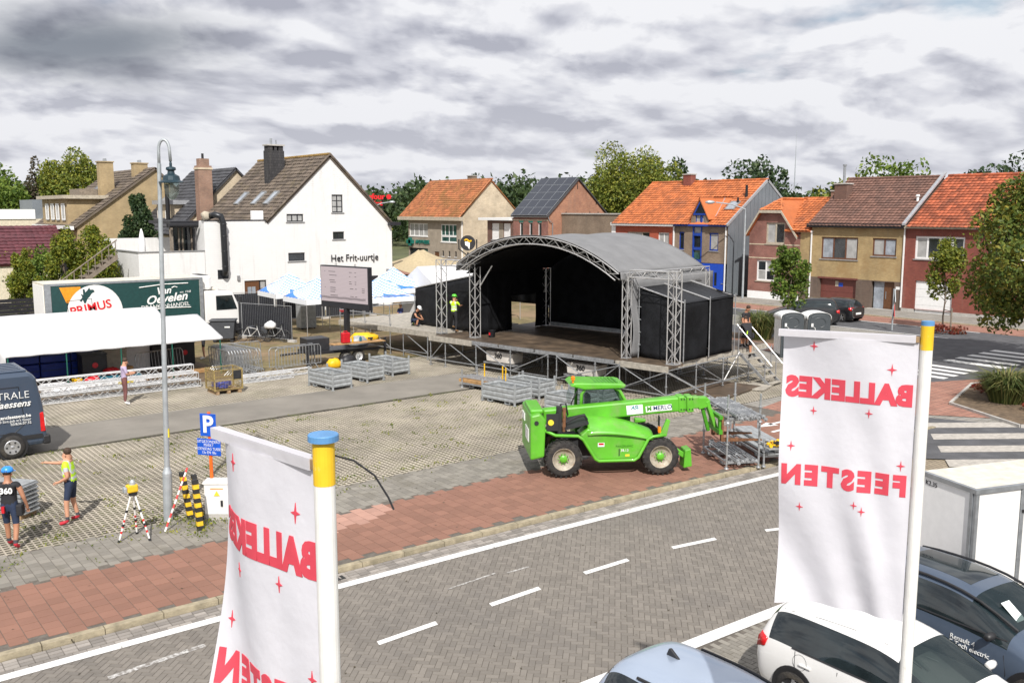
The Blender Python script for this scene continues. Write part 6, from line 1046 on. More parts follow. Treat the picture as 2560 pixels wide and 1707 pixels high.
for i, (x, z, w) in enumerate([(-1.1, 4.2, .5), (-1.05, 4.02, .55), (-1.05, 3.78, .4), (-1.0, 3.68, .42), (-1.0, 3.42, .4), (-1.0, 3.32, .42), (-1.0, 3.22, .35), (-1.0, 3.05, .55), (.4, 4.2, .2), (.4, 4.0, .1), (.4, 3.75, .16), (.4, 3.65, .2), (.45, 3.42, .24), (.45, 3.05, .26), (.8, 4.2, .1), (.8, 4.0, .12), (.8, 3.75, .12), (.8, 3.65, .1), (.82, 3.42, .12), (.82, 3.05, .13), (1.3, 3.45, .2), (1.3, 3.36, .2), (1.3, 3.27, .18), (-1.4, 4.2, .05), (-1.4, 3.42, .05)]): MB().box(x, x+w, -.139, -.1355, z, z+.028).build('text_line', 'screen_text', sc_)
for k in range(3): MB().path([(-1.66+i*.16, -.1375, 2.92+k*.035+.012*math.sin(i*1.3)) for i in range(21)], .009, 4).build('screen_line', 'screen_text', sc_)
b = MB()
for x in (-.7, .7): b.path([(x-.05, 0, 4.5), (x-.05, 0, 4.6), (x+.05, 0, 4.6), (x+.05, 0, 4.5)], .012, 5)
b.build('lifting_eyes', 'rubber_black', sc_); put_text(tr, 'lettering', 'iLED', .16, 'sign_red', (-.2, -.13, 2.33), (1, 0, 0), (0, -1, 0)); MB().box(-.11, .11, -.10, .12, .6, 2.45).build('mast', 'frame_black', tr, bev=.01)
t2 = thing('trailer_chassis', 'low black trailer carrying the led screen with a plywood shelf', 'trailer', (21.0, 39.1, 0), R(-4))
MB().box(-1.9, 1.7, -.55, .9, .55, .68).build('bed', 'frame_black', t2); MB().box(-1.85, -.75, -.2, .75, .68, 1.25).build('generator_box', 'flight_black', t2, bev=.02)
for x in (-.1, .55): wheel(t2, x, -.52, .31, .2, 'alu_bright', 'galv', 24)
MB().box(-.9, 1.75, -1.02, -.45, .98, 1.01).build('shelf', 'wood_plank', t2)
for x in (-2.0, 1.95): MB().box(x-.05, x+.05, -.6, -.5, .04, 1.1).box(x-.12, x+.12, -.67, -.43, 0, .04).build('jack_leg', 'frame_black', t2)
MB().bar((-1.9, .2, .6), (-3.0, .25, .55), .05, 8).build('tow_bar', 'frame_black', t2)
jc = thing('jerrycan', 'red jerrycan standing on the plywood shelf', 'jerrycan', (20.75, 38.35, 1.03)); MB().box(-.2, .2, -.12, .12, 0, .48).build('body', 'red_plastic', jc, bev=.04); MB().path([(-.1, 0, .47), (-.08, 0, .54), (.08, 0, .54), (.1, 0, .47)], .02, 6).build('handle', 'red_plastic', jc)
for i, (x, y, z, d, m, lab, nm) in enumerate(((21.15, 38.4, 1.03, (.1, .1, .3), 'yellow_plastic', 'yellow bottle on the plywood shelf beside the jerrycan', 'bottle'), (21.0, 38.5, 1.03, (.12, .1, .2), 'white_pvc', 'small white canister on the plywood shelf', 'canister'), (21.6, 38.45, 1.03, (.12, .12, .22), 'teal_crate', 'teal spray can on the plywood shelf', 'spray can'), (22.1, 38.35, 1.03, (.3, .2, .14), 'flight_black', 'black power tool on the plywood shelf', 'tool'))):
    o = MB().lathe([(d[0]*.5, 0), (d[0]*.5, d[2]*.75), (d[0]*.2, d[2]*.85), (d[0]*.2, d[2])], (0, 0, 0), 12).build(nm.replace(' ', '_'), m, smooth=False) if nm != 'tool' else MB().box(-.15, .1, -.05, .05, .06, .14).box(-.02, .06, -.04, .04, 0, .06).build('power_tool', m, bev=.02); o.location = (x, y, z); props(o, lab, nm)
def sack(name, lab, cat, loc, d, m, seed, rz=0.):
    V, g = [], random.Random(seed); b = MB(); b.lathe([(.02, 0), (.8, .02), (1, .25), (.92, .6), (.55, .9), (.05, 1)], (0, 0, 0), 18); o = b.build(name, m, smooth=True)
    for v in o.data.vertices: n = mnoise.noise(Vector(v.co)*2.2+Vector((seed, 0, 0))); v.co *= 1+.28*n
    o.scale = d; o.location = loc; o.rotation_euler[2] = rz; return props(o, lab, cat)
sack('tarpaulin_roll', 'crumpled yellow tarpaulin lying on the screen trailer', 'tarpaulin', (22.3, 39.4, .85), (.75, .3, .42), 'yellow_plastic', 1, R(-20)); sack('hose_bundle', 'grey ventilation hose bundle on the screen trailer', 'hose', (21.9, 39.2, .7), (.55, .3, .45), 'galv_dull', 2); sack('bag', 'yellow and black bag on the ground under the shelf', 'bag', (19.9, 37.9, 0), (.38, .26, .42), 'yellow_plastic', 3); sack('bag', 'black rucksack on the ground beside the yellow bag', 'bag', (20.5, 37.75, 0), (.42, .32, .55), 'flight_black', 4)
# ---- long white tents
def tent(lab, x0, x1, y0, y1, yr, ze, zr, loc, hip=.0, side=True):
    t = thing('marquee', lab, 'tent', loc); L = Vector(loc)
    def front(u, v):
        x = x0+(x1-x0)*u; xr = x0+(x1-hip-x0)*u; sag = .05*math.sin(math.pi*((u*4) % 1))*math.sin(math.pi*v)
        return Vector((x+(xr-x)*v, y0+(yr-y0)*v, ze+(zr-ze)*v-sag+.015*mnoise.noise(Vector((x*1.5, v*3, 0)))))
    MB(L).grid(front, 40, 8).build('roof_front', 'tent_white', t, smooth=True, thick=.01)
    MB(L).grid(lambda u, v: Vector((x0+(x1-hip*v-x0)*u, y1+(yr-y1)*v, ze+(zr-ze)*v-.04*math.sin(math.pi*((u*4) % 1)))), 24, 4).build('roof_back', 'tent_white', t, smooth=True, thick=.01)
    if hip: MB(L).add([(x1, y0, ze), (x1, y1, ze), (x1-hip, yr, zr)], [(0, 1, 2)]).build('roof_end', 'tent_white', t)
    MB(L).grid(lambda u, v: Vector((x0+(x1-x0)*u, y0-.01, ze-.10*v+.012*math.sin(u*50)*v)), 50, 2).build('valance', 'tent_white', t, smooth=True, thick=.006)
    if side: MB(L).grid(lambda u, v: Vector((x0+.03*math.sin(u*20), y0+(y1-y0)*u, (ze+(zr-ze)*(1-abs(2*u-1)))*v)), 24, 4).build('side_wall', 'tent_white', t, smooth=True, thick=.006)
    for x in [x0+.08+(x1-x0-.2)*k/4 for k in range(5)]:
        for y in (y0+.02, y1-.02): MB(L).bar((x, y, 0), (x, y, ze), .028, 7).build('pole', 'green_pole', t)
    return t
tent('long white marquee with green poles in front of the drinks truck', 6.8, 15.4, 39.7, 43.6, 42.0, 1.62, 2.45, (11, 41.5, 0), .25); tent('second white marquee behind the long front one', 6.3, 14.6, 43.7, 47.4, 45.3, 1.6, 2.58, (10.5, 45.5, 0), .3, False)
# under the tent
def crate_stack(lab, x, y, nx, nz, m='blue_plastic'):
    t = thing('crate_wall', lab, 'crates', (x, y, 0))
    for i in range(nx):
        for j in range(nz): c = MB().box(i*1.22, i*1.22+1.18, 0, .8, .12+j*.62, .70+j*.62).build('crate', m, t, bev=.03); MB().box(i*1.22+.02, i*1.22+1.16, -.012, -.002, .40+j*.62, .43+j*.62).build('rim', 'navy_letter', c)
    MB().box(0, nx*1.22-.04, 0, .8, 0, .12).build('pallet', 'wood_pallet', t)
crate_stack('wall of large blue plastic crates at the left under the tent', 7.4, 42.7, 3, 2); crate_stack('blue plastic crates partly hidden behind the beige cabinets', 11.2, 43.9, 2, 2)
def fcase(name, lab, cat, x0, x1, y0, y1, z1, m, red=False):
    t = thing(name, lab, cat, ((x0+x1)/2, (y0+y1)/2, 0)); L = Vector(t.location); MB(L).box(x0, x1, y0, y1, .08, z1).build('body', m, t, bev=.02); MB(L).box(x0-.02, x1+.02, y0-.02, y1+.02, z1+.002, z1+.05).build('lid', m if not red else 'flight_black', t)
    for x in (x0+.1, x1-.1): MB(L).bar((x, y0+.05, .05), (x, y0+.1, .05), .05, 8).build('caster', 'rubber_black', t)
    if red: MB(L).lathe([(.1, -.01), (.12, .02), (.02, .03)], ((x0+x1)/2, y0-.03, z1*.62), 12, Matrix.Rotation(R(90), 3, 'X')).build('red_badge', 'red_plastic', t)
fcase('drinks_fridge', 'black bar fridge with red badge left of the beige cabinets', 'fridge', 9.9, 10.9, 41.2, 42.0, 1.1, 'flight_black', True); fcase('drinks_fridge', 'black bar fridge with red badge in the tent middle', 'fridge', 13.2, 14.1, 42.4, 43.1, 1.1, 'flight_black', True); fcase('drinks_fridge', 'black bar fridge with red badge at the tent right end', 'fridge', 14.15, 15.1, 42.4, 43.1, 1.1, 'flight_black', True); fcase('sink_unit', 'beige metal sink cabinet beside the black fridge under the tent', 'cabinet', 10.95, 12.0, 42.2, 43.0, 1.15, 'beige_cabinet'); fcase('sink_unit', 'pale grey counter cabinet with red items on top', 'cabinet', 12.1, 13.15, 42.7, 43.4, 1.2, 'white_pvc')
pk = thing('timber_pile', 'pile of brown timber planks under the tent right half', 'timber', (13.4, 40.5, 0), R(9))
for i in range(9): MB().cb((.03*i, -.3+(i % 5)*.16, .04+.06*(i//5)), (3.0, .14, .05), R(i % 3)).build('plank', 'wood_plank', pk)
for y, x0, x1, z, lab in ((39.2, 8.2, 9.5, .12, 'short white pipe lying at the front left of the tent'), (39.45, 9.2, 11.9, .14, 'long white pipe with yellow tape lying along the tent front'), (39.75, 9.6, 11.7, .12, 'white pipe lying behind the taped one')):
    t = thing('plastic_pipe', lab, 'pipe', ((x0+x1)/2, y, z)); MB().bar((x0-(x0+x1)/2, 0, 0), ((x1-x0)/2, .05, 0), .11, 14).build('tube', 'white_pvc', t)
    if x1 > 11.8: MB().bar((.25, .013, 0), (.85, .025, 0), .113, 14).build('yellow_tape', 'label_yellow', t)
g = thing('gas_burner', 'red gas bottle lying at the tent front', 'gas bottle', (10.0, 40.2, .2)); MB().lathe([(.05, -.3), (.18, -.24), (.2, 0), (.18, .24), (.05, .3)], (0, 0, 0), 14, Matrix.Rotation(R(80), 3, 'Y')).build('body', 'red_plastic', g, smooth=True); MB().bar((0, 0, .18), (0, 0, .3), .03, 6).build('valve', 'galv', g)
for x, y, d, m, lab in ((9.45, 40.3, (.32, .3, .34), 'yellow_plastic', 'yellow box beside the red gas bottle'), (10.75, 40.5, (.8, .4, .26), 'teal_crate', 'teal plastic crate at the tent front'), (11.9, 40.7, (.35, .3, .22), 'teal_crate', 'small teal crate behind the man in purple'), (11.75, 41.2, (.32, .3, .5), 'wood_plank', 'cardboard box beside the beige cabinet'), (8.5, 40.0, (.9, .4, .3), 'white_pvc', 'white slotted plastic box at the front left tent pole')):
    t = thing('storage_box', lab, 'box', (x, y, 0)); MB().box(-d[0]/2, d[0]/2, -d[1]/2, d[1]/2, 0, d[2]).build('body', m, t, bev=.02); MB().box(-d[0]/2-.015, d[0]/2+.015, -d[1]/2-.015, d[1]/2+.015, d[2]-.05, d[2]-.01).build('rim', m, t)
sack('red_bag', 'red cloth bag heaped on the teal crate', 'bag', (11.0, 41.0, .25), (.35, .25, .3), 'red_plastic', 6)
# ---- fences, bin, bicycles
def fence_panel(name, lab, p, q, h=2.0, cloth_m='cloth_black2'):
    p, q = Vector((*p, 0)), Vector((*q, 0)); t = thing(name, lab, 'fence', tuple(p)); d = q-p; L = d.length; u = d/L
    for f in (0., 1.): MB().bar(d*f, d*f+Vector((0, 0, h)), .021, 7).build('post', 'galv', t)
    for z in (.15, h-.02): MB().bar(Vector((0, 0, z)), d+Vector((0, 0, z)), .018, 6).build('rail', 'galv', t)
    b = MB(); n = int(L/.13)
    for i in range(1, n): b.bar(u*(L*i/n)+Vector((0, 0, .15)), u*(L*i/n)+Vector((0, 0, h)), .004, 4)
    w = b.build('wire_mesh', 'galv', t); w['kind'] = 'stuff'; nn = Vector((-u.y, u.x, 0))
    if cloth_m: MB().grid(lambda a, v: u*(L*a)+nn*(.03+.02*math.sin(a*14))+Vector((0, 0, .12+(h-.22)*v)), 16, 3).build('screen_cloth', cloth_m, t, smooth=True)
    for f in (0., 1.): MB().cb(d*f+Vector((0, 0, .07)), (.5, .22, .14), math.atan2(d.y, d.x)).build('foot_block', 'concrete', t)
fence_panel('site_fence', 'mobile fence panel with black cloth behind the bicycles', (20.6, 50.1), (22.0, 46.7)); fence_panel('site_fence', 'mobile fence panel with black cloth beside the truck cab', (20.6, 50.15), (21.0, 53.0)); fence_panel('site_fence', 'wire fence panel with black cloth before the shop door', (22.0, 56.6), (25.2, 56.0)); fence_panel('site_fence', 'wire fence panel with black cloth under the striped canopies', (25.3, 56.0), (28.6, 55.6)); fence_panel('site_fence', 'wire fence panel with black cloth at the shop corner behind the canopies', (28.7, 55.6), (32.0, 55.2))
bn = thing('wheelie_bin', 'dark grey four-wheeled waste container beside the truck cab', 'bin', (19.2, 49.3, 0), R(-30)); MB().prism([(-.55, -.4, .2), (.55, -.4, .2), (.66, -.4, 1.15), (-.66, -.4, 1.15)], (0, .85, 0)).build('body', 'bin_dark', bn, bev=.03); MB().box(-.70, .70, -.46, .50, 1.16, 1.24).build('lid', 'bin_dark', bn, bev=.03); MB().cb((.25, -.415, .85), (.28, .01, .07)).build('label', 'label_white', bn)
for x in (-.45, .45):
    for y in (-.3, .35): MB().bar((x, y-.03, .1), (x, y+.03, .1), .1, 12).build('wheel', 'rubber_black', bn)
MB().bar((-.72, -.2, 1.05), (-.72, .2, 1.05), .02, 6).bar((.72, -.2, 1.05), (.72, .2, 1.05), .02, 6).build('side_handle', 'bin_dark', bn)
def bicycle(lab, loc, rz, m, bag=None):
    t = thing('bicycle', lab, 'bicycle', loc, rz)
    for x in (-.52, .52):
        wl = MB().path([(x+.33*math.cos(a), 0, .35+.33*math.sin(a)) for a in [2*math.pi*i/24 for i in range(24)]], .018, 5, closed=True).build('wheel', 'rubber_black', t); b = MB()
        for i in range(10): a = math.pi*i/10*2; b.bar((x, 0, .35), (x+.32*math.cos(a), 0, .35+.32*math.sin(a)), .003, 3)
        b.build('spokes', 'galv', wl)['kind'] = 'stuff'
    b = MB(); P = dict(r=(-.52, 0, .35), f=(.52, 0, .35), bb=(-.05, 0, .32), s=(-.2, 0, .82), h=(.36, 0, .86), h2=(.39, 0, .72))
    for a, c in (('r', 'bb'), ('r', 's'), ('bb', 's'), ('bb', 'h2'), ('s', 'h2'), ('h2', 'f'), ('h', 'h2')): b.bar(P[a], P[c], .02, 6)
    b.build('frame', m, t); MB().path([(.28, -.28, .98), (.36, -.2, .98), (.37, 0, .96), (.36, .2, .98), (.28, .28, .98)], .014, 5).build('handlebar', 'rubber_black', t); MB().lathe([(.03, 0), (.1, .02), (.09, .06), (.02, .07)], (-.22, 0, .86), 10).build('saddle', 'rubber_black', t); MB().bar((-.2, 0, .8), (-.22, 0, .88), .014, 5).bar((.36, 0, .85), (.37, 0, .97), .014, 5).build('stem', 'galv', t)
    MB().box(-.78, -.36, -.07, .07, .70, .72).build('rack', 'rubber_black', t)
    if bag: MB().box(-.76, -.4, -.2, .2, .45, .85).build('pannier', bag, t, bev=.06)
bicycle('silver bicycle parked left against the black fence cloth', (20.3, 48.2, 0), R(-50), 'alu_bright'); bicycle('dark bicycle with pannier parked behind the silver one', (20.75, 48.1, 0), R(-62), 'flight_black', 'bin_dark'); bicycle('bicycle loaded with a white bag at the right end of the fence', (21.35, 47.4, 0), R(-48), 'galv', 'bin_dark'); sack('cloth_bag', 'white cloth bag hanging over the bicycle rear rack', 'bag', (21.15, 47.55, .75), (.33, .25, .42), 'tent_white', 8)
# ---- canopies and party tents
mat('canopy_white', (.80, .81, .82), .6, var=.02); mat('canopy_blue', (.05, .20, .66), .55, var=.04)
def stripes():
    m = MATS['canopy_white'].copy(); nt = m.node_tree; L = nt.links.new; b = nt.nodes['Principled BSDF']; tc = N(nt, 'ShaderNodeTexCoord'); w = N(nt, 'ShaderNodeTexWave', bands_direction='DIAGONAL'); w.inputs['Scale'].default_value = 1.5; L(tc.outputs['Object'], w.inputs[0]); r = ramp(nt, [(.0, (.16, .32, .70)), (.36, (.76, .77, .78))], 'CONSTANT'); L(w.outputs[0], r.inputs[0]); L(r.outputs[0], b.inputs['Base Color']); MATS['canopy_stripe'] = m
stripes()
def popup(lab, x, y, rz, w=3.0, ze=2.15, zp=3.35):
    t = thing('popup_canopy', lab, 'canopy', (x, y, 0), R(rz), 'blue and white striped pop-up canopies'); h = w/2; c = [(-h, -h), (h, -h), (h, h), (-h, h)]
    for k in range(4):
        a, e = Vector((*c[k], ze)), Vector((*c[(k+1) % 4], ze)); pk = Vector((0, 0, zp))
        def fn(u, v): p = (a+(e-a)*u)*(1-v)+pk*v; p.z -= .16*math.sin(math.pi*v)*(.4+.6*math.sin(math.pi*u)); return p
        s = MB().grid(lambda u, v: fn(u, .0+.999*v), 10, 8).build('roof_panel', 'canopy_stripe', t, smooth=True, thick=.006)
        n = (e-a).cross(pk-a).normalized()*.02
        MB().grid(lambda u, v: fn((.04 if k % 2 else .30)+.62*u*(1-.75*v), .02+.26*v*(1-.3*u))+n, 8, 4).build('blue_print', 'canopy_blue', s, smooth=True, thick=.004)
        o = (a-Vector((0, 0, ze))+e-Vector((0, 0, ze))).normalized()*.01; MB().grid(lambda u, v: a+(e-a)*u+o+Vector((0, 0, -.28*v)), 8, 1).build('valance', 'canopy_white', t, thick=.006)
        MB().bar((c[k][0]*.98, c[k][1]*.98, 0), (c[k][0]*.98, c[k][1]*.98, ze), .022, 6).build('leg', 'alu', t)
popup('striped pop-up canopy nearest the camera, left of the led screen', 24.9, 49.2, 0); popup('striped pop-up canopy against the shop wall, furthest left', 25.2, 53.6, -3); popup('striped pop-up canopy just right of the led screen', 28.2, 47.6, -4); popup('striped pop-up canopy nearest the white party tent', 30.9, 50.6, -4, ze=2.3, zp=3.6)
def ptent(lab, x0, x1, y0, y1, ze, zr):
    yr = (y0+y1)/2; t = thing('party_tent', lab, 'tent', ((x0+x1)/2, yr, 0)); L = Vector(t.location)
    for ya, nm in ((y0, 'roof_front'), (y1, 'roof_back')): MB(L).grid(lambda u, v: Vector((x0+(x1-x0)*u, ya+(yr-ya)*v, ze+(zr-ze)*v-.06*math.sin(math.pi*v)*math.sin(math.pi*((u*2) % 1)))), 16, 6).build(nm, 'tent_white', t, smooth=True, thick=.01)
    MB(L).add([(x0, y0, ze), (x0, y1, ze), (x0, yr, zr)], [(0, 1, 2)]).build('gable', 'tent_white', t); MB(L).add([(x0, y0, ze), (x0, y0, .1), (x0, y1, .1), (x0, y1, ze)], [(0, 1, 2, 3)]).build('end_wall', 'tent_white', t)
    for x in (x0, x1):
        for y in (y0, y1): MB(L).bar((x, y, 0), (x, y, ze), .03, 6).build('pole', 'alu', t)
ptent('white party tent with pointed ridge behind the left stage wing', 31.8, 38.5, 47.2, 51.2, 2.5, 3.65)
sv = thing('stretch_tent', 'beige stretch tent with two peaks between shop and pharmacy', 'tent', (42, 62, 0)); PK = [(40.6, 62.6, 1.55), (46.5, 60.5, 1.2), (43.5, 66.5, 1.4)]
MB((42, 62, 0)).grid(lambda u, v: Vector((37.2+10*u+1.2*v, 57.0+11*v-1.5*u, 2.35+sum(h*math.exp(-(((37.2+10*u+1.2*v-px)**2+(57+11*v-1.5*u-py)**2)**.5)/1.9) for px, py, h in PK))), 40, 40).build('canvas', 'canvas_beige', sv, smooth=True, thick=.01)
for x, y in ((37.3, 57.2), (47, 55.8), (38.3, 67.6), (40.6, 62.6), (46.5, 60.5)): MB((42, 62, 0)).bar((x, y, 0), (x, y, 2.4 if y < 58 or y > 66 else 3.6), .05, 7).build('pole', 'wood_pallet', sv)
fcase('grey_cabinet', 'grey steel catering unit under the striped canopy', 'cabinet', 24.8, 25.8, 51.3, 52.0, 1.5, 'galv_dull')
# ---------------------------------------------------------------- vehicles
from mathutils.bvhtree import BVHTree
def paint(n, c, rough=.28, metal=0., coat=.6): mat(n, c, rough, metal, var=.015, scale=1.5, coat=coat)
paint('car_white', (.74, .73, .71)); paint('car_slate', (.085, .115, .165), .3, .35); paint('car_ice', (.40, .47, .58), .3, .4); paint('car_black', (.012, .012, .014)); paint('van_blue', (.060, .085, .130), .32, .3); paint('truck_white', (.76, .75, .73)); mat('plastic_black', (.02, .02, .022), .5); mat('car_glass', (.012, .018, .02), .04, spec=.9, var=.3, scale=2); mat('alloy', (.55, .55, .56), .3, .7); mat('paper', (.75, .82, .80), .6); mat('truck_green', (.012, .052, .050), .4, var=.08); mat('amber', (.75, .28, .01), .5); mat('grime_white', (.62, .58, .50), .6, var=.08, spots=((.45, .30, .10), 1.5, .68, .8)); glass_mat('wind_glass', (.02, .035, .04), .55)
def car(name, lab, loc, rz, pm, ST, wins, wz, wr=.32, ww=.21, L=4.3, rails=None, group=None, clad=None):
    # ST: stations from rear to front (x, sill z, sill w, side z, side w, belt z, belt w, cant z, cant w, roof z)
    t = thing(name, lab, 'car', loc, rz, group); bm = bmesh.new(); rows = []
    for (x, z0, w0, z1, w1, z2, w2, z3, w3, z4) in ST:
        half = [(w0*.8, z0-.08), (w0, z0), (w1, z1), (w2, z2), (w3, z3), (w3*.5, z4-.006)]
        ring = [(-y, z) for y, z in half]+[(0, z4)]+[(y, z) for y, z in half[::-1]]; rows.append([bm.verts.new((x, y, z)) for y, z in ring])
    n = len(rows[0]); slot = {}
    for i in range(len(rows)-1):
        for j in range(n-1):
            f = bm.faces.new((rows[i][j], rows[i+1][j], rows[i+1][j+1], rows[i][j+1])); f.smooth = True
            k = 0
            if j in (3, 8) and i in wins['side']: k = 10+i+(40 if j == 8 else 0)
            if 4 <= j <= 7 and i == wins['front']: k = 1
            if 4 <= j <= 7 and i == wins['back']: k = 2
            slot.setdefault(k, len(slot)); f.material_index = slot[k]
    for r in (rows[0][::-1], rows[-1]): f = bm.faces.new(r); f.smooth = True; f.material_index = slot.setdefault(0, 0)
    me = bpy.data.meshes.new('cage'); bm.to_mesh(me); bm.free(); o = bpy.data.objects.new('cage', me); COL.objects.link(o); s = o.modifiers.new('s', 'SUBSURF'); s.levels = 3; s.render_levels = 3
    dg = bpy.context.evaluated_depsgraph_get(); full = bpy.data.meshes.new_from_object(o.evaluated_get(dg)); bpy.data.objects.remove(o)
    bv = BVHTree.FromPolygons([v.co.copy() for v in full.vertices], [tuple(p.vertices) for p in full.polygons])
    inv = {v: k for k, v in slot.items()}
    for sl, k in inv.items():
        b = MB(); used = {}; fs = []
        for p in full.polygons:
            if p.material_index != sl: continue
            fs.append([used.setdefault(v, len(used)) for v in p.vertices])
        vs = [None]*len(used)
        for v, i in used.items(): vs[i] = full.vertices[v].co
        b.add(vs, fs); b.build('body' if k == 0 else 'windscreen' if k == 1 else 'rear_window' if k == 2 else 'side_window', pm if k == 0 else 'wind_glass' if k == 1 else 'car_glass', t, smooth=True)
    def side(pts, s=1, r=.006, m='plastic_black', nm='panel_gap', par=None):   # line drawn on the flank: (x, z) points
        q = []
        for x, z in pts:
            h = bv.ray_cast(Vector((x, s*3, z)), Vector((0, -s, 0)))[0]
            if h: q.append(h+Vector((0, s*.001, 0)))
        if len(q) > 1: return MB().path(q, r, 5).build(nm, m, par or t)
    def top(pts, r=.006, m='plastic_black', nm='panel_gap', lift=0.):
        q = [bv.ray_cast(Vector((x, y, 4)), Vector((0, 0, -1)))[0] for x, y in pts]; q = [h+Vector((0, 0, lift)) for h in q if h]
        return MB().path(q, r, 5 if r < .01 else 7).build(nm, m, t)
    W = max(q[4] for q in ST)
    for x in wz:
        for s in (-1, 1):
            y = s*(W-ww*.5+.005); m3 = Matrix.Rotation(R(90)*(-1 if s > 0 else 1), 3, 'X')
            MB().lathe([(wr*1.16, -.02), (wr*1.16, .012), (wr*1.02, .012), (.01, -.02)], (x, s*(W-.012), wr+.02), 28, m3, False).build('wheel_arch', clad or 'plastic_black', t)
            w_ = MB().lathe([(wr*.62, -ww/2), (wr*.93, -ww/2), (wr, -ww*.32), (wr, ww*.32), (wr*.93, ww/2), (wr*.66, ww/2)], (x, y, wr), 30, m3, False).build('wheel', 'tyre', t, smooth=True)
            b = MB().lathe([(wr*.68, ww/2-.01), (wr*.64, ww/2-.01), (wr*.6, ww/2-.05), (.01, ww/2-.06)], (x, y, wr), 24, m3, False)
            rm = b.build('rim', 'plastic_black', w_); sp = MB()
            for i in range(5): a = 2*math.pi*i/5+.3; c = Vector((x, y+s*(ww/2-.03), wr)); e = c+Vector((math.cos(a), 0, math.sin(a)))*wr*.64; pq = Vector((-math.sin(a), 0, math.cos(a)))*.03; sp.prism([c-pq*1.2, c+pq*1.2, e+pq*.8, e-pq*.8], (0, s*.025, 0))
            sp.build('spokes', 'alloy', rm)
    return t, side, top, bv, W
def hatch_st(L, W, Hh, belt=.92, nose=.0, boot=.0):
    w = W/2; h = Hh; r = -L/2; f = L/2
    return [(r+.02, .36, w*.72, .55, w*.80, .84, w*.78, .93, w*.66, .97), (r+.10, .26, w*.86, .55, w*.93, .92, w*.89, 1.0, w*.74, 1.05), (r+.34+boot, .20, w*.93, .55, w*.985, belt+.03, w*.93, h-.12, w*.66, h-.035),
            (r+.75, .18, w*.95, .55, w, belt+.02, w*.955, h-.075, w*.70, h-.005), (r+1.45, .18, w*.95, .55, w, belt, w*.96, h-.065, w*.72, h), (r+1.53, .18, w*.95, .55, w, belt, w*.96, h-.065, w*.72, h), (r+2.25, .18, w*.95, .55, w, belt-.01, w*.96, h-.09, w*.70, h-.03),
            (r+3.03+nose, .18, w*.95, .55, w, belt-.02, w*.95, belt+.06, w*.80, belt+.10), (r+3.35+nose, .19, w*.95, .55, w*.995, belt-.05, w*.92, belt-.01, w*.7, belt+.02), (f-.35, .22, w*.93, .52, w*.96, .70, w*.86, .77, w*.66, .81), (f-.06, .25, w*.80, .46, w*.83, .60, w*.74, .66, w*.56, .69), (f, .30, w*.66, .45, w*.68, .54, w*.6, .57, w*.4, .58)]
WIN = dict(side=(2, 3, 4, 5, 6), front=6, back=1)
def dress(t, side, top, bv, W, L, pm, belt, lamp='red_lens', dark=False):
    r = -L/2
    for s in (-1, 1):
        hp = lambda x, z: bv.ray_cast(Vector((x, s*3, z)), Vector((0, -s, 0)))[0]
        side([(r+1.47, .25), (r+1.49, .55), (r+1.49, .9)], s); side([(r+.85, .55), (r+.80, .75), (r+.78, .93)], s); side([(r+2.95, .25), (r+2.98, .6), (r+2.92, .86)], s); side([(r+.9+i*.2, .26) for i in range(11)], s, .008)
        q = [(r+.72+i*.22, belt+.035) for i in range(11)]; side(q, s, .014, 'plastic_black', 'window_trim')
        for x in (r+.98, r+1.95):
            h = hp(x, .78)
            if h: MB().cb(h+Vector((.0, s*.012, 0)), (.2, .03, .035)).build('door_handle', pm, t, bev=.012)
        h = hp(r+2.72, belt+.02)
        if h: MB().lathe([(.02, -.1), (.05, -.08), (.062, 0), (.05, .09), (.02, .1)], h+Vector((.03, s*.13, .06)), 12, Matrix.Rotation(R(90), 3, 'X')).build('mirror', 'plastic_black' if dark else pm, t, smooth=True)
        tlp = [Vector((r+.06, s*W*.58, .97)), Vector((r+.02, s*W*.60, .78)), Vector((r+.06, s*W*.88, .74)), Vector((r+.24, s*W*.97, .82)), Vector((r+.27, s*W*.96, .95)), Vector((r+.13, s*W*.88, .99))]
        q = []
        for v in tlp:
            h = bv.find_nearest(v); q.append(h[0]+h[1]*.012 if h[0] else v)
        c = sum(q, Vector())/6; h = bv.find_nearest(c); c = h[0]+h[1]*.02; b = MB(); b.add([c]+q, [(0, i+1, (i+1) % 6+1) for i in range(6)]); b.build('tail_light', lamp, t, smooth=True, thick=.02)
    top([(r+.36+.01*abs(y*3)**2, y) for y in (-.55, -.3, 0, .3, .55)], .006)
    MB().box(r-.005, r+.02, -.27, .27, .50, .62).build('number_plate', 'label_white', t)
L1 = 4.32; t, sd, tp, bv, W = car('white_hatchback', 'white hatchback parked between the pale blue car and the slate suv', (11.95, 5.95, -.1), R(-92), 'car_white', hatch_st(L1, 1.76, 1.53, .92, 0, -.12), WIN, (-1.35, 1.36))
dress(t, sd, tp, bv, W, L1, 'car_white', .92); MB().prism([(-1.42, 0, 1.50), (-1.62, 0, 1.50), (-1.60, 0, 1.55), (-1.50, 0, 1.53)], (0, .03, 0)).build('antenna', 'car_white', t, bev=.01)
tp([(-1.65+i*.5, .56-.02*i) for i in range(5)], .005); tp([(-1.65+i*.5, -.56+.02*i) for i in range(5)], .005)
sd([(-1.28+.12*math.cos(a), .80+.11*math.sin(a)) for a in [2*math.pi*i/14 for i in range(15)]], 1, .003); sd([(-1.28+.12*math.cos(a), .80+.11*math.sin(a)) for a in [2*math.pi*i/14 for i in range(15)]], -1, .003)
L2 = 4.14; t, sd, tp, bv, W = car('slate_suv', 'slate blue electric suv with roof rails and paper sheet in its windscreen', (14.52, 6.2, -.1), R(-97), 'car_slate', hatch_st(L2, 1.80, 1.60, 1.02), WIN, (-1.28, 1.32), .35, .23, clad='plastic_black')
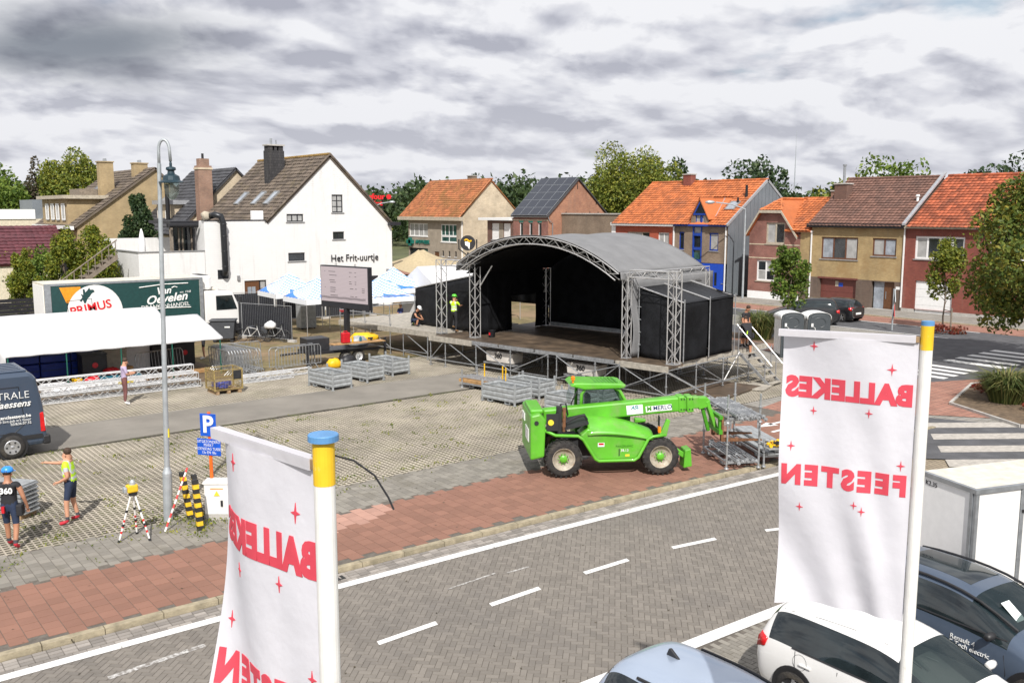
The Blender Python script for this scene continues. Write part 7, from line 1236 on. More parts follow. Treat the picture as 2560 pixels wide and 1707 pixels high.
dress(t, sd, tp, bv, W, L2, 'car_slate', 1.02, dark=True)
for s in (-1, 1): tp([(-1.5+i*.3, s*.60) for i in range(9)], .022, 'plastic_black', 'roof_rail', .05)
MB().grid(lambda u, v: bv.ray_cast(Vector((-1.2+1.2*u, -.38+.76*v, 4)), Vector((0, 0, -1)))[0]+Vector((0, 0, .004)), 8, 6).build('roof_glass', 'car_glass', t, smooth=True); 
def onside(x, z, s): return bv.ray_cast(Vector((x, s*3, z)), Vector((0, -s, 0)))[0]
p = onside(.02, .80, -1); put_text(t, 'lettering', 'Renault 4\nE-Tech electric', .105, 'label_white', p+Vector((0, -.012, 0)), (1, 0, 0), (0, -1, .12), extrude=.003, align='LEFT', lh=.85)
h1 = bv.ray_cast(Vector((.62, -.28, 4)), Vector((0, 0, -1))); MB().prism([h1[0]+h1[1]*.012+Vector(q) for q in ((-.13, -.11, .10), (-.13, .10, .10), (.14, .10, -.10), (.14, -.11, -.10))], (0, 0, .004)).build('paper_sheet', 'paper', t)
for y0, y1 in ((-.35, .1), (.15, .55)): tp([(.99, y0), (1.0, y1)], .012, 'plastic_black', 'wiper', .015)
L3 = 4.45; t, sd, tp, bv, W = car('pale_blue_car', 'pale metallic blue crossover with black rails and fin antenna at the bottom edge', (8.62, 6.15, -.1), R(-90.5), 'car_ice', hatch_st(L3, 1.82, 1.62, 1.0), WIN, (-1.38, 1.4), .34, .22)
dress(t, sd, tp, bv, W, L3, 'car_ice', 1.0, dark=True)
for s in (-1, 1): tp([(-1.35+i*.3, s*.61) for i in range(9)], .02, 'plastic_black', 'roof_rail', .03)
MB().prism([(-1.20, -.015, 1.61), (-1.42, -.015, 1.60), (-1.38, -.015, 1.70), (-1.35, -.015, 1.71)], (0, .04, 0)).build('fin_antenna', 'plastic_black', t, bev=.01)
L4 = 4.5; t, sd, tp, bv, W = car('black_suv', 'black suv parked behind the portable toilets', (51.2, 34.3, 0), R(128), 'car_black', hatch_st(L4, 1.9, 1.68, 1.05), WIN, (-1.4, 1.42), .37, .24); dress(t, sd, tp, bv, W, L4, 'car_black', 1.05, dark=True)
L5 = 3.7; t, sd, tp, bv, W = car('black_city_car', 'small black hatchback with lit red tail lights beside the black suv', (54.6, 34.2, 0), R(88), 'car_black', hatch_st(L5, 1.68, 1.5, .98, -.35), WIN, (-1.15, 1.15), .3, .19); dress(t, sd, tp, bv, W, L5, 'car_black', .98, dark=True)
L6 = 4.6; t, sd, tp, bv, W = car('black_estate', 'dark car parked far back between the chip shop and pharmacy', (60.0, 104, 0), R(60), 'car_black', hatch_st(L6, 1.85, 1.7, 1.05), WIN, (-1.4, 1.42), .35, .22); dress(t, sd, tp, bv, W, L6, 'car_black', 1.05, dark=True)
# ---- box trailer
t = thing('box_trailer', 'white box trailer with grey frame behind the slate suv', 'trailer', (16.09, 7.13, -.1), R(-19.5)); A = 2.45
MB().box(0, 3.4, .02, 1.3, .55, A).build('box', 'grime_white', t); MB().box(.03, 1.02, -.004, .019, .6, A-.07).build('door_panel', 'truck_white', t); MB().box(1.12, 2.1, -.004, .019, .6, A-.07).build('door_panel', 'truck_white', t); MB().box(-.006, .019, .1, 1.28, .6, A-.07).build('side_panel', 'shutter_white', t)
for x in (-.02, 1.03, 2.12): MB().box(x, x+.07, -.03, .03, .5, A-.06).build('frame_post', 'zinc', t)
MB().box(-.04, 3.42, -.04, .04, A-.06, A+.02).box(-.04, .04, .04, 1.32, A-.06, A+.02).box(-.04, .03, .04, .1, .5, A-.06).build('top_frame', 'zinc', t); MB().box(.0, 3.4, .0, 1.3, .42, .54).build('chassis', 'zinc', t); MB().box(1.05, 1.3, -.05, -.03, 1.95, 2.0).build('latch', 'plastic_black', t)
put_text(t, 'lettering', 'K2.35', .12, 'black_letter', (-.010, 1.02, A-.17), (0, -1, 0), (-1, 0, 0))
for x in (.9, 2.3): MB().bar((x, .1, .32), (x, .28, .32), .32, 24).build('wheel', 'tyre', t)
# ---- drinks truck
t = thing('drinks_truck', 'white lorry with dark green box side lettered for a drinks merchant', 'truck', (14.5, 50.55, 0)); Lq = Vector(t.location)
bx = MB(Lq).box(10.6, 18.62, 50.58, 53.05, .95, 3.5).build('box', 'grime_white', t); pn = MB(Lq).box(10.92, 18.42, 50.562, 50.579, 1.0, 3.38).build('side_panel', 'truck_green', bx); MB(Lq).box(10.6, 10.9, 50.54, 50.579, .95, 3.5).box(18.44, 18.62, 50.54, 50.579, .95, 3.5).box(10.9, 18.44, 50.54, 50.579, 3.39, 3.5).build('edge_trim', 'zinc', bx)
F = Fc(t, 'Y', 50.56)
MB(Lq).add([F.p(11.6, 2.5, .006), F.p(12.3, 2.5, .006), F.p(12.3, 3.3, .006), F.p(11.3, 3.3, .006)], [(0, 1, 2, 3)]).build('amber_band', 'amber', pn); el = [F.p(11.6+1.36*(1+math.cos(a))*1.0, 1.92+1.44*math.sin(a), .012) for a in [R(-40)+R(260)*i/26 for i in range(27)]]; MB(Lq).add(el, [tuple(range(27))]).build('pale_shield', 'truck_white', pn)
put_text(pn, 'lettering', 'PRIMUS', .62, 'sign_red', F.p(12.75, 2.18, .02)-Lq, Vector((1, 0, .17)), F.Nn, bold=.012); put_text(pn, 'lettering', 'Van', .52, 'label_white', F.p(16.45, 2.86, .012)-Lq, Vector((1, 0, .06)), F.Nn, shear=.35, bold=.012); put_text(pn, 'lettering', 'Oevelen', .62, 'label_white', F.p(16.6, 2.44, .012)-Lq, Vector((1, 0, .08)), F.Nn, shear=.35, bold=.014, sx=1.05); put_text(pn, 'lettering', 'DRANKENHANDEL', .30, 'label_white', F.p(16.55, 2.05, .012)-Lq, Vector((1, 0, .03)), F.Nn); put_text(pn, 'lettering', 'est. 1918', .16, 'label_white', F.p(17.62, 2.75, .012)-Lq, Vector((1, 0, .03)), F.Nn, shear=.3)
for a, e in ((F.p(15.2, 3.1, .012), F.p(17.8, 3.22, .012)), (F.p(15.4, 1.86, .012), F.p(17.9, 1.9, .012)), (F.p(16.9, 3.0, .012), F.p(17.2, 3.02, .012))): MB(Lq).path([a, a.lerp(e, .5)+Vector((0, 0, .06)), e], .03, 5).build('flourish', 'label_white', pn)
hs = [(0, 0), (.1, .05), (.2, .3), (.35, .42), (.5, .62), (.7, .72), (.62, .85), (.42, .86), (.36, 1.0), (.26, .86), (.1, .7), (.05, .9), (-.06, .9), (-.05, .55), (-.2, .62), (-.12, .4), (-.3, .2), (-.2, .12), (-.1, .25)]
MB(Lq).add([F.p(12.45+x*.75, 2.42+z*.82, .02) for x, z in hs], [tuple(range(len(hs)))]).build('horse_emblem', 'truck_green', pn); MB(Lq).path([F.p(11.7, 1.2, .016), F.p(11.62, 2.6, .016), F.p(12.8, 2.66, .016), F.p(12.88, 1.2, .016)], .014, 4).build('hatch_outline', 'plastic_black', pn)
for i in range(3): MB(Lq).box(12.5+i*2, 12.51+i*2, 50.6, 53.0, 3.5, 3.506).build('roof_seam', 'wood_grey', bx)
MB(Lq).box(10.58, 10.6, 50.7, 52.95, 1.1, 3.4).build('rear_doors', 'shutter_white', bx); fz = MB(Lq).box(18.62, 19.25, 50.9, 52.7, 2.75, 3.55).build('cooling_unit', 'truck_white', t, bev=.14); MB(Lq).box(18.75, 19.15, 51.1, 52.5, 3.55, 3.57).build('grille', 'plastic_black', fz)
cbn = MB(Lq).prism([(18.7, 50.62, .9), (20.75, 50.62, .75), (20.78, 50.62, 1.6), (20.35, 50.62, 2.55), (20.1, 50.62, 2.66), (18.7, 50.62, 2.72)], (0, 2.4, 0)).build('cab', 'truck_white', t, bev=.08); MB(Lq).prism([(19.35, 50.60, 1.62), (20.55, 50.60, 1.62), (20.28, 50.60, 2.42), (19.35, 50.60, 2.42)], (0, .03, 0)).build('side_window', 'car_glass', cbn); MB(Lq).prism([(20.80, 50.8, 1.6), (20.80, 52.85, 1.6), (20.39, 52.85, 2.5), (20.39, 50.8, 2.5)], (.02, 0, .01)).build('windscreen', 'car_glass', cbn); MB(Lq).box(20.6, 20.78, 50.35, 50.52, 1.75, 2.35).build('mirror', 'plastic_black', cbn, bev=.03); MB(Lq).box(19.0, 19.6, 51.2, 52.2, 2.7, 2.86).build('roof_hatch', 'grime_white', cbn, bev=.05); MB(Lq).box(18.7, 20.95, 50.66, 52.98, .35, .74).build('bumper', 'plastic_black', t)
MB(Lq).box(10.8, 20.3, 51.3, 52.3, .55, .94).build('chassis', 'plastic_black', t)
for x in (12.6, 19.7): MB(Lq).bar((x, 50.6, .5), (x, 50.9, .5), .5, 28).build('wheel', 'tyre', t); MB(Lq).bar((x, 52.7, .5), (x, 53, .5), .5, 28).build('wheel', 'tyre', t)
# ---- van at the left edge
t = thing('panel_van', 'dark slate blue panel van with white lettering at the left edge', 'van', (3.2, 29.6, 0)); Lq = Vector(t.location)
bdy = MB(Lq).prism([(.2, 29.62, .3), (5.98, 29.62, .3), (6.05, 29.62, .6), (5.98, 29.62, 1.5), (5.84, 29.62, 2.3), (5.7, 29.62, 2.5), (1.6, 29.62, 2.52), (.6, 29.62, 1.5)], (0, 1.95, 0)).build('body', 'van_blue', t, bev=.12); MB(Lq).box(1.6, 5.62, 29.75, 31.45, 2.5, 2.56).build('roof_panel', 'van_blue', bdy, bev=.03)
for i in range(5): MB(Lq).box(2.0, 5.5, 29.95+i*.32, 30.05+i*.32, 2.562, 2.575).build('roof_rib', 'van_blue', bdy)
MB(Lq).path([(5.35, 29.605, 2.1), (3.0, 29.605, 2.1), (3.0, 29.605, .75), (5.15, 29.605, .75), (5.45, 29.605, 1.0), (5.35, 29.605, 2.1)], .008, 4).build('panel_gap', 'plastic_black', bdy); MB(Lq).box(3.0, 5.9, 29.59, 29.62, .52, .64).build('side_moulding', 'plastic_black', bdy); MB(Lq).box(5.9, 6.12, 29.62, 31.55, .3, .58).build('bumper', 'plastic_black', t, bev=.05); MB(Lq).prism([(5.86, 29.6, .70), (5.99, 29.6, .70), (5.96, 29.6, 1.28), (5.86, 29.6, 1.26)], (0, .14, 0)).build('tail_light', 'red_lens', t, bev=.02); MB(Lq).box(5.97, 6.0, 29.63, 29.73, .85, 1.1).build('reverse_light', 'label_white', t)
m3 = Matrix.Rotation(R(90), 3, 'X'); MB(Lq).lathe([(.42, 0), (.42, .02), (.3, .02)], (5.07, 29.615, .36), 28, m3).build('wheel_arch', 'plastic_black', t); w_ = MB(Lq).lathe([(.2, -.11), (.32, -.11), (.35, -.07), (.35, .07), (.32, .11), (.22, .11)], (5.07, 29.66, .35), 30, m3, False).build('wheel', 'tyre', t, smooth=True); b = MB(Lq); b.lathe([(.23, .10), (.2, .115), (.06, .10), (.01, .12)], (5.07, 29.66, .35), 24, m3, False); hc = b.build('hub_cap', 'alloy', w_); b = MB(Lq)
for i in range(6): a = i*math.pi/3; b.bar((5.07+.15*math.cos(a), 29.55, .35+.15*math.sin(a)), (5.07+.15*math.cos(a), 29.535, .35+.15*math.sin(a)), .028, 8)
b.build('cap_slots', 'plastic_black', hc); MB(Lq).lathe([(.2, -.11), (.35, -.07), (.35, .07), (.2, .11)], (5.07, 31.45, .35), 24, m3).build('wheel', 'tyre', t)
F = Fc(t, 'Y', 29.6)
for s, sz, z, sh, bo in (('CENTRALE', .30, 1.85, 0, -.004), ('Claessens', .27, 1.60, .35, .004), ('drankenclaessens.be', .135, 1.235, 0, .003), ("2960 Sint-Job in't Goor", .105, 1.12, 0, 0), ('03/636.07.32', .105, 1.02, 0, 0)): put_text(bdy, 'lettering', s, sz, 'label_white', F.p(5.62, z, .012)-Lq, F.U, F.Nn, align='RIGHT', shear=sh, bold=bo)
# ---- portable toilets
mat('toilet_grey', (.055, .065, .072), .45, var=.05); mat('toilet_white', (.74, .75, .74), .45)
def toilet(lab, loc, rz):
    t = thing('portable_toilet', lab, 'toilet', loc, rz, 'portable toilets'); w = .55
    MB().box(-w, w, -.55, .62, .1, 1.92).build('cabin', 'toilet_white', t, bev=.05); prof = [(-w, -.62, .08), (w, -.62, .08), (w, -.62, 1.85), (w*.86, -.62, 2.1), (w*.5, -.62, 2.2), (-w*.5, -.62, 2.2), (-w*.86, -.62, 2.1), (-w, -.62, 1.85)]
    fr = MB().prism(prof, (0, .1, 0)).build('front_frame', 'toilet_grey', t, bev=.02); d = MB().prism([(x*.84, y-.012, .12+(z-.08)*.93) for x, y, z in prof], (0, -.03, 0)).build('door', 'toilet_grey', t, bev=.015); MB().path([(.30*math.cos(a), -.672, 1.72+.24*math.sin(a)) for a in [R(-80)+R(220)*i/14 for i in range(15)]], .018, 5).build('door_rib', 'toilet_grey', d); MB().cb((-.36, -.675, 1.6), (.10, .012, .16)).build('sticker', 'label_white', d); MB().path([(-.3, -.68, 1.5), (-.22, -.69, 1.45), (-.2, -.68, 1.2)], .015, 5).build('handle', 'label_white', d)
    def roof(u, v): a = math.pi*(1-u); return (w*1.06*math.cos(a), -.64+1.32*v, 1.86+.36*math.sin(a)**.55*(1-.25*max(0, v-.75)*4))
    MB().grid(roof, 16, 8).build('roof', 'toilet_white', t, smooth=True, thick=.02); MB().box(-w, w, -.6, .62, 0, .1).build('skid', 'toilet_grey', t)
toilet('portable toilet with grey door nearest the stage stairs', (39.3, 27.05, 0), R(-38)); toilet('portable toilet with grey door partly behind the right banner', (40.25, 26.2, 0), R(-38))
# ---------------------------------------------------------------- street furniture
mat('post_steel', (.40, .43, .45), .5, .4, var=.08, scale=4, spots=((.55, .56, .56), 3, .62, .5)); mat('lamp_teal', (.022, .045, .06), .4, .2); glass_mat('lamp_glass', (.25, .25, .22), .35); mat('sign_blue', (.008, .085, .50), .4); mat('orange_post', (.80, .13, .01), .5); mat('hazard_yellow', (.72, .45, .02), .55, var=.1, spots=((.2, .15, .05), 9, .68, .6)); mat('hazard_black', (.02, .02, .02), .6); mat('hazard_white', (.75, .73, .7), .5); mat('hazard_red', (.6, .02, .02), .5); mat('cabinet_white', (.68, .68, .66), .55, var=.05)
t = thing('street_lamp', 'tall grey swan-neck street lamp with teal lantern on the left', 'street lamp', (6.77, 21.3, 0)); u = Vector((.78, -.625, 0)); tp_ = Vector((.18, -.14, 0)); lean = lambda z: tp_*(z/8.5)
MB().bar((0, 0, 0), lean(1.15)+Vector((0, 0, 1.15)), .105, 16).bar(lean(1.15)+Vector((0, 0, 1.15)), lean(1.3)+Vector((0, 0, 1.3)), .105, 16, .062).build('base', 'post_steel', t, smooth=False); MB().bar(lean(1.28)+Vector((0, 0, 1.28)), lean(8.2)+Vector((0, 0, 8.2)), .062, 14, .045).build('pole', 'post_steel', t)
c = lean(8.4)+u*.12; MB().path([lean(8.15)+Vector((0, 0, 8.15)), lean(8.4)+Vector((0, 0, 8.45))]+[c+u*(-.12*math.cos(a))+Vector((0, 0, 8.5+.22*math.sin(a))) for a in [math.pi*i/10 for i in range(11)]]+[c+u*.13+Vector((0, 0, 8.25))], .034, 8).build('swan_neck', 'post_steel', t, smooth=True)
lp = c+u*.13; ln = MB().lathe([(.02, 8.25), (.03, 8.2), (.03, 8.14), (.1, 8.12), (.11, 8.07), (.07, 8.04), (.08, 7.98), (.17, 7.93), (.19, 7.84), (.27, 7.8), (.27, 7.78), (.17, 7.78)], lp, 22).build('lantern', 'lamp_teal', t, smooth=False); MB().lathe([(.16, 7.78), (.165, 7.68), (.14, 7.55), (.09, 7.45), (.02, 7.41)], lp, 20).build('globe', 'lamp_glass', ln, smooth=True); MB().bar(lp+Vector((0, 0, 7.55)), lp+Vector((0, 0, 7.8)), .04, 8).build('bulb', 'label_white', ln)
MB().cb(lean(2.1)+Vector((.045, -.04, 2.1)), (.03, .05, .2), R(-40)).build('sticker', 'label_yellow', t)
t = thing('parking_sign', 'blue parking sign with text plate on an orange post', 'sign', (7.75, 21.05, 0), R(-53)); MB().bar((0, 0, 0), (0, 0, 2.5), .04, 10).build('post', 'orange_post', t)
s = MB().box(-.21, .21, -.06, -.045, 1.93, 2.47).build('parking_plate', 'sign_blue', t, bev=.04); put_text(s, 'lettering', 'P', .56, 'label_white', (0, -.066, 2.2), (1, 0, 0), (0, -1, 0), bold=.015); s = MB().box(-.31, .31, -.06, -.045, 1.47, 1.87).build('text_plate', 'sign_blue', t, bev=.03); put_text(s, 'lettering', 'UITGEZONDERD\nMARKT\nWOENSDAG TUSSEN\n13u EN 18u', .094, 'label_white', (0, -.065, 1.67), (1, 0, 0), (0, -1, 0), sx=.84, lh=.92, bold=-.001, extrude=.002)
t = thing('utility_cabinet', 'white utility cabinet with yellow warning triangle behind the left banner', 'cabinet', (7.85, 20.75, 0), R(-38)); MB().box(-.35, .35, -.18, .18, .12, .85).build('body', 'cabinet_white', t, bev=.02); MB().box(-.37, .37, -.2, .2, .86, .91).build('lid', 'cabinet_white', t); MB().box(-.34, .34, -.17, .17, 0, .12).build('plinth', 'concrete', t); MB().add([(-.12, -.19, .58), (.02, -.19, .58), (-.05, -.19, .7)], [(0, 1, 2)]).build('warning_triangle', 'label_yellow', t, thick=.006); MB().cb((.06, -.19, .4), (.05, .03, .14)).build('lock', 'plastic_black', t); MB().box(-.2, .1, -.188, -.181, .74, .76).build('label', 'amber', t)
def striped(name, lab, cat, p, q, r, n, m1, m2, sq=False):
    p, q = Vector(p), Vector(q); t = thing(name, lab, cat, tuple(p)); d = q-p
    for i in range(n):
        b = MB()
        if sq: a, e = d*(i/n), d*((i+1)/n-.002); b.prism([a+Vector(v) for v in ((-r, -r*.7, 0), (r, -r*.7, 0), (r, r*.7, 0), (-r, r*.7, 0))], e-a)
        else: b.bar(d*(i/n), d*((i+1)/n), r, 8)
        b.build('band', m1 if i % 2 == 0 else m2, t)
    return t
striped('hazard_post', 'black and yellow striped post in front of the utility cabinet', 'post', (7.12, 20.2, 0), (7.10, 20.35, 1.15), .065, 11, 'hazard_black', 'hazard_yellow', True); striped('hazard_post', 'black and yellow striped post behind the red and white staff', 'post', (7.22, 21.1, 0), (7.14, 21.3, 1.1), .065, 11, 'hazard_black', 'hazard_yellow', True); striped('hazard_post', 'black and yellow striped post mostly hidden between the two others', 'post', (7.4, 20.9, 0), (7.34, 21.1, 1.05), .06, 11, 'hazard_black', 'hazard_yellow', True)
striped('survey_staff', 'red and white survey staff leaning towards the striped posts', 'staff', (6.46, 20.6, 0), (7.15, 20.95, 1.28), .022, 14, 'hazard_white', 'hazard_red')
t = thing('laser_level', 'orange laser level on a red and white tripod', 'tripod', (5.8, 20.55, 0))
for i, (x, y) in enumerate(((-.36, -.02), (.12, .30), (.21, -.33))):
    p, q = Vector((x, y, 0)), Vector((x*.12, y*.12, 1.02)); lg = MB().bar(p, q, .020, 7).build('leg', 'hazard_white', t)
    for f in (.18, .3, .42): MB().bar(p.lerp(q, f), p.lerp(q, f+.05), .0225, 7).build('red_band', 'hazard_red', lg)
    for f in (0, .33, .62): MB().bar(p.lerp(q, f), p.lerp(q, f+.05), .032, 7).build('clamp', 'plastic_black', lg)
MB().lathe([(.09, 1.0), (.1, 1.05), (.04, 1.07)], (0, 0, 0), 14).build('tripod_head', 'plastic_black', t); MB().box(-.13, .1, -.09, .09, 1.07, 1.24).build('level_body', 'hazard_yellow', t, bev=.03); MB().box(-.2, -.13, -.08, .08, 1.08, 1.2).build('battery', 'post_steel', t, bev=.02); MB().lathe([(.07, 1.24), (.06, 1.3), (.03, 1.34)], (0, 0, 0), 14).build('rotor', 'post_steel', t)
def far_lamp(lab, loc, d, hgt, arm):
    t = thing('street_light', lab, 'street light', loc); d = Vector((*d, 0)).normalized(); MB().bar((0, 0, 0), (0, 0, hgt-.8), .09, 10, .06).build('pole', 'post_steel', t); MB().path([(0, 0, hgt-.85), Vector((0, 0, hgt-.4)), d*arm*.35+Vector((0, 0, hgt)), d*arm*.75+Vector((0, 0, hgt+.15))], .05, 7).build('arm', 'post_steel', t); MB().lathe([(.03, -.42), (.13, -.2), (.15, .1), (.06, .36)], d*arm*.9+Vector((0, 0, hgt+.16)), 12, d.to_track_quat('Z', 'Y').to_matrix()).build('head', 'post_steel', t, smooth=True)
far_lamp('grey curved street light before the small red brick house', (61.6, 46.9, 0), (-.78, .62), 7.6, 3.2); far_lamp('pale street light head beside the chip shop roof', (57, 97.5, 0), (.7, -.5), 7.9, 2.4)
t = thing('traffic_sign', 'grey post with two triangular road signs seen edge-on', 'sign', (52.4, 28.85, 0), R(35)); MB().bar((0, 0, 0), (0, 0, 2.5), .05, 8).build('post', 'post_steel', t)
for z, m in ((1.75, 'post_steel'), (.85, 'hazard_red')): MB().prism([(-.42, -.06, z), (.42, -.06, z), (0, -.06, z+.72)], (0, -.02, 0)).build('triangle_plate', m, t); MB().prism([(-.3, -.082, z+.07), (.3, -.082, z+.07), (0, -.082, z+.56)], (0, -.004, 0)).build('triangle_face', 'label_white', t)
t = thing('radio_mast', 'thin far-off radio mast above the grey gable', 'mast', (270, 186, 0)); MB().bar((0, 0, 0), (0, 0, 28), .35, 6, .08).build('mast', 'post_steel', t); MB().bar((0, 0, 28), (0, 0, 33), .06, 5).build('aerial', 'post_steel', t)
t = thing('tree_stake', 'wooden stake frame beside the staked young tree', 'stake', (53.6, 25.9, 0)); MB().bar((0, 0, 0), (0, 0, 1.5), .05, 6).build('post', 'wood_grey', t); MB().bar((0, 0, 1.3), (.7, .8, 1.3), .03, 6).build('rail', 'wood_grey', t)
# round chip shop sign on a bracket and supermarket letters
t = thing('round_sign', 'round black sign with a white cone of yellow chips on a bracket', 'sign', (46.1, 63.5, 0), R(-38)); MB().bar((0, .1, 0), (0, .1, 3.6), .08, 8).build('post', 'frame_black', t); MB().path([(0, .1, 3.3), (-.75, 0, 3.9), (-.75, 0, 4.7)], .06, 6).build('bracket', 'frame_black', t); MB().path([(0, .1, 3.3), (.75, 0, 3.9), (.75, 0, 4.7)], .06, 6).build('bracket', 'frame_black', t); dsc = MB().bar((0, .06, 4.4), (0, -.06, 4.4), .64, 36).build('disc', 'frame_black', t)
MB().prism([(-.24, -.07, 4.5), (.2, -.07, 4.55), (.17, -.07, 4.2), (.14, -.07, 3.85), (-.0, -.07, 4.1), (-.2, -.07, 4.22)], (0, -.02, 0)).build('cone', 'label_white', dsc)
for i in range(7): MB().lathe([(.02, -.07), (.08, -.03), (.09, .03), (.03, .08)], (-.22+i*.08, -.08, 4.6+.08*math.sin(i*.9+.4)), 8).build('chip', 'yellow_plastic', dsc)
t = thing('supermarket_sign', 'red supermarket lettering above the roofs beside the pharmacy', 'sign', (73, 125.5, 0), R(-30)); put_text(t, 'lettering', 'Carrefour', 1.15, 'sign_red', (-.4, -.1, 9.1), (1, 0, 0), (0, -1, 0), bold=.05, extrude=.1); put_text(t, 'lettering', 'market', .95, 'sign_red', (.2, -.1, 8.1), (1, 0, 0), (0, -1, 0), bold=.05, extrude=.1); MB().box(-4, 4.5, 0, .3, 6.4, 10).build('panel', 'frame_black', t); bpy.data.objects.remove(t.children[-1]); MB().bar((-2, .2, 0), (-2, .2, 9), .15, 8).build('post', 'frame_black', t); MB().bar((1.6, .2, 0), (1.6, .2, 9), .15, 8).build('post', 'frame_black', t); MB().lathe([(.1, -.1), (.38, -.1), (.38, .1), (.1, .1)], (2.6, 0, 9.1), 20, Matrix.Rotation(R(90), 3, 'X')).build('emblem', 'sign_red', t)
# fence and hedge at the left behind the truck
t = thing('plank_fence', 'dark horizontal plank fence behind the drinks truck', 'fence', (6, 58, 0))
for i in range(9): MB((6, 58, 0)).box(-2, 12.2, 58, 58.04, .35+i*.21, .54+i*.21).build('plank', 'frame_black', t)
for x in (-1.9, 1.6, 5.1, 8.6, 12.1): MB((6, 58, 0)).box(x-.06, x+.06, 58.05, 58.17, 0, 2.3).build('post', 'frame_black', t)
t = thing('reed_fence', 'pale reed fence below the dark plank fence', 'fence', (6, 56, 0)); b = MB((6, 56, 0)); g = random.Random(4)
for i in range(330): x = -1.5+i*.04; b.box(x, x+.03, 56+g.uniform(-.02, .02), 56.03, 0, 1.15+g.uniform(-.05, .05))
b.build('reeds', 'wood_grey', t)['kind'] = 'stuff'; MB((6, 56, 0)).box(-1.5, 11.7, 56.05, 56.09, .9, .95).build('rail', 'wood_pallet', t)
# ---------------------------------------------------------------- banners on flag poles in the foreground
mat('banner_cloth', (.72, .71, .755), .75, var=.03, scale=2, bump=.35, bscale=5); mat('print_red', (.60, .055, .085), .75, var=.04); mat('pole_white', (.74, .73, .70), .55, var=.04, scale=5, spots=((.45, .42, .36), 6, .70, .6)); mat('pole_yellow', (.75, .47, .02), .5, var=.04, spots=((.65, .62, .55), 7, .68, .7)); mat('pole_blue', (.10, .26, .50), .5, var=.08)
tr_ = MATS['banner_cloth'].node_tree; tb = N(tr_, 'ShaderNodeBsdfTranslucent'); tb.inputs[0].default_value = (.78, .77, .82, 1); tm = N(tr_, 'ShaderNodeMixShader'); tm.inputs[0].default_value = .3; tr_.links.new(tr_.nodes['Principled BSDF'].outputs[0], tm.inputs[1]); tr_.links.new(tb.outputs[0], tm.inputs[2]); tr_.links.new(tm.outputs[0], tr_.nodes['Material Output'].inputs[0])
def banner(lab, plab, base, top, a, w, h, disp, seed, stars, cap, dots):
    t = thing('flag_pole', plab, 'flag pole', (*base, -.1)); MB().bar((0, 0, 0), (0, 0, top-.22+.1), .054, 20).build('pole', 'pole_white', t, smooth=False); MB().bar((0, 0, top-.12), (0, 0, top+.1), .0555, 20).build('yellow_top', 'pole_yellow', t)
    if cap: MB().lathe([(.06, top+.10), (.077, top+.105), (.077, top+.135), (.073, top+.14)], (0, 0, 0), 26).build('cap', 'pole_blue', t)
    else: MB().bar((0, 0, top+.1), (0, 0, top+.14), .0557, 20).build('blue_top', 'pole_blue', t)
    o = thing('banner', lab, 'banner', (*base, top-.13)); a = Vector((*a, 0)).normalized(); n = Vector((a.y, -a.x, 0)); n = -n if n.dot(FW) > 0 else n
    b = MB(); beam(b, a*.06, a*(w+.09), .045, .05); bm_ = b.build('cross_bar', 'wood_pallet', o); b = MB(); beam(b, a*.09, a*(w+.092), .058, .064); b.build('bar_sleeve', 'banner_cloth', bm_)
    P = lambda s, q: a*(.058+w*s*(1-.03*q))-Vector((0, 0, .02+h*q))+n*disp(s, q)
    MB().grid(lambda u, v: P(u, v), 60, 90).build('cloth', 'banner_cloth', o, smooth=True)
    def wrap(me, s0, q0, name):
        bm = bmesh.new(); bm.from_mesh(me)
        for ax in (0, 1):
            lo = min(v.co[ax] for v in bm.verts); hi = max(v.co[ax] for v in bm.verts); k = max(2, int((hi-lo)/.035)); nr = Vector((0, 0, 0)); nr[ax] = 1
            for i in range(1, k): co = Vector((0, 0, 0)); co[ax] = lo+(hi-lo)*i/k; bmesh.ops.bisect_plane(bm, geom=bm.verts[:]+bm.edges[:]+bm.faces[:], plane_co=co, plane_no=nr)
        for v in bm.verts: v.co = P(s0-.02+v.co.x*.78, (q0*2.5-v.co.y)/h)+n*(v.co.z)
        bm.to_mesh(me); bm.free(); link(name, me, o)
    wrap(text_mesh('BALLEKES', .255, 'print_red', .0045, .016, sp=1.12), .515, .205, 'lettering'); wrap(text_mesh('FEESTEN', .255, 'print_red', .0045, .016, sp=1.32), .525, .545, 'lettering')
    for s0, q0, k in stars:
        me = MB().prism([(.042*k*(1 if i % 2 == 0 else .26)*math.cos(R(45*i)), .052*k*(1 if i % 2 == 0 else .26)*math.sin(R(45*i)), -.0045) for i in range(8)], (0, 0, .009)).mesh('star', 'print_red'); wrap(me, s0, q0, 'star')
    return t
STARS = [(.78, .04, 1.), (.2, .108, 1.1), (.35, .278, .9), (.77, .29, .85), (.93, .43, 1.), (.10, .465, 1.), (.43, .635, .8), (.37, .655, .9), (.85, .67, .9)]
banner('white banner with mirrored red lettering on the right flag pole', 'white wooden flag pole with yellow top in front of the parked cars', (8.06, 4.1), 6.17, (-.45, .89), 1.2, 2.66, lambda s, q: s*(.05*math.sin(5*s+3*q)+.10*q*math.sin(3.2*q+2.6*s)+.05*math.sin(9*q+4*s))+.035*math.sin(15*s+11*q+2*math.sin(3*s))*q**1.3*min(1, 4*s), 1, STARS, False, 0)
banner('white banner with mirrored red lettering on the left flag pole, seen at a slant', 'white wooden flag pole with blue cap in the left foreground', (2.09, 4.12), 6.05, (-.14, .99), .98, 2.6, lambda s, q: s*(.17*math.sin(2.2*q)+.10*math.sin(4.2*s+4.5*q-.6))+.03*math.sin(9*s+6*q)*min(1, 3*s)*(.3+q), 2, STARS, True, 0)
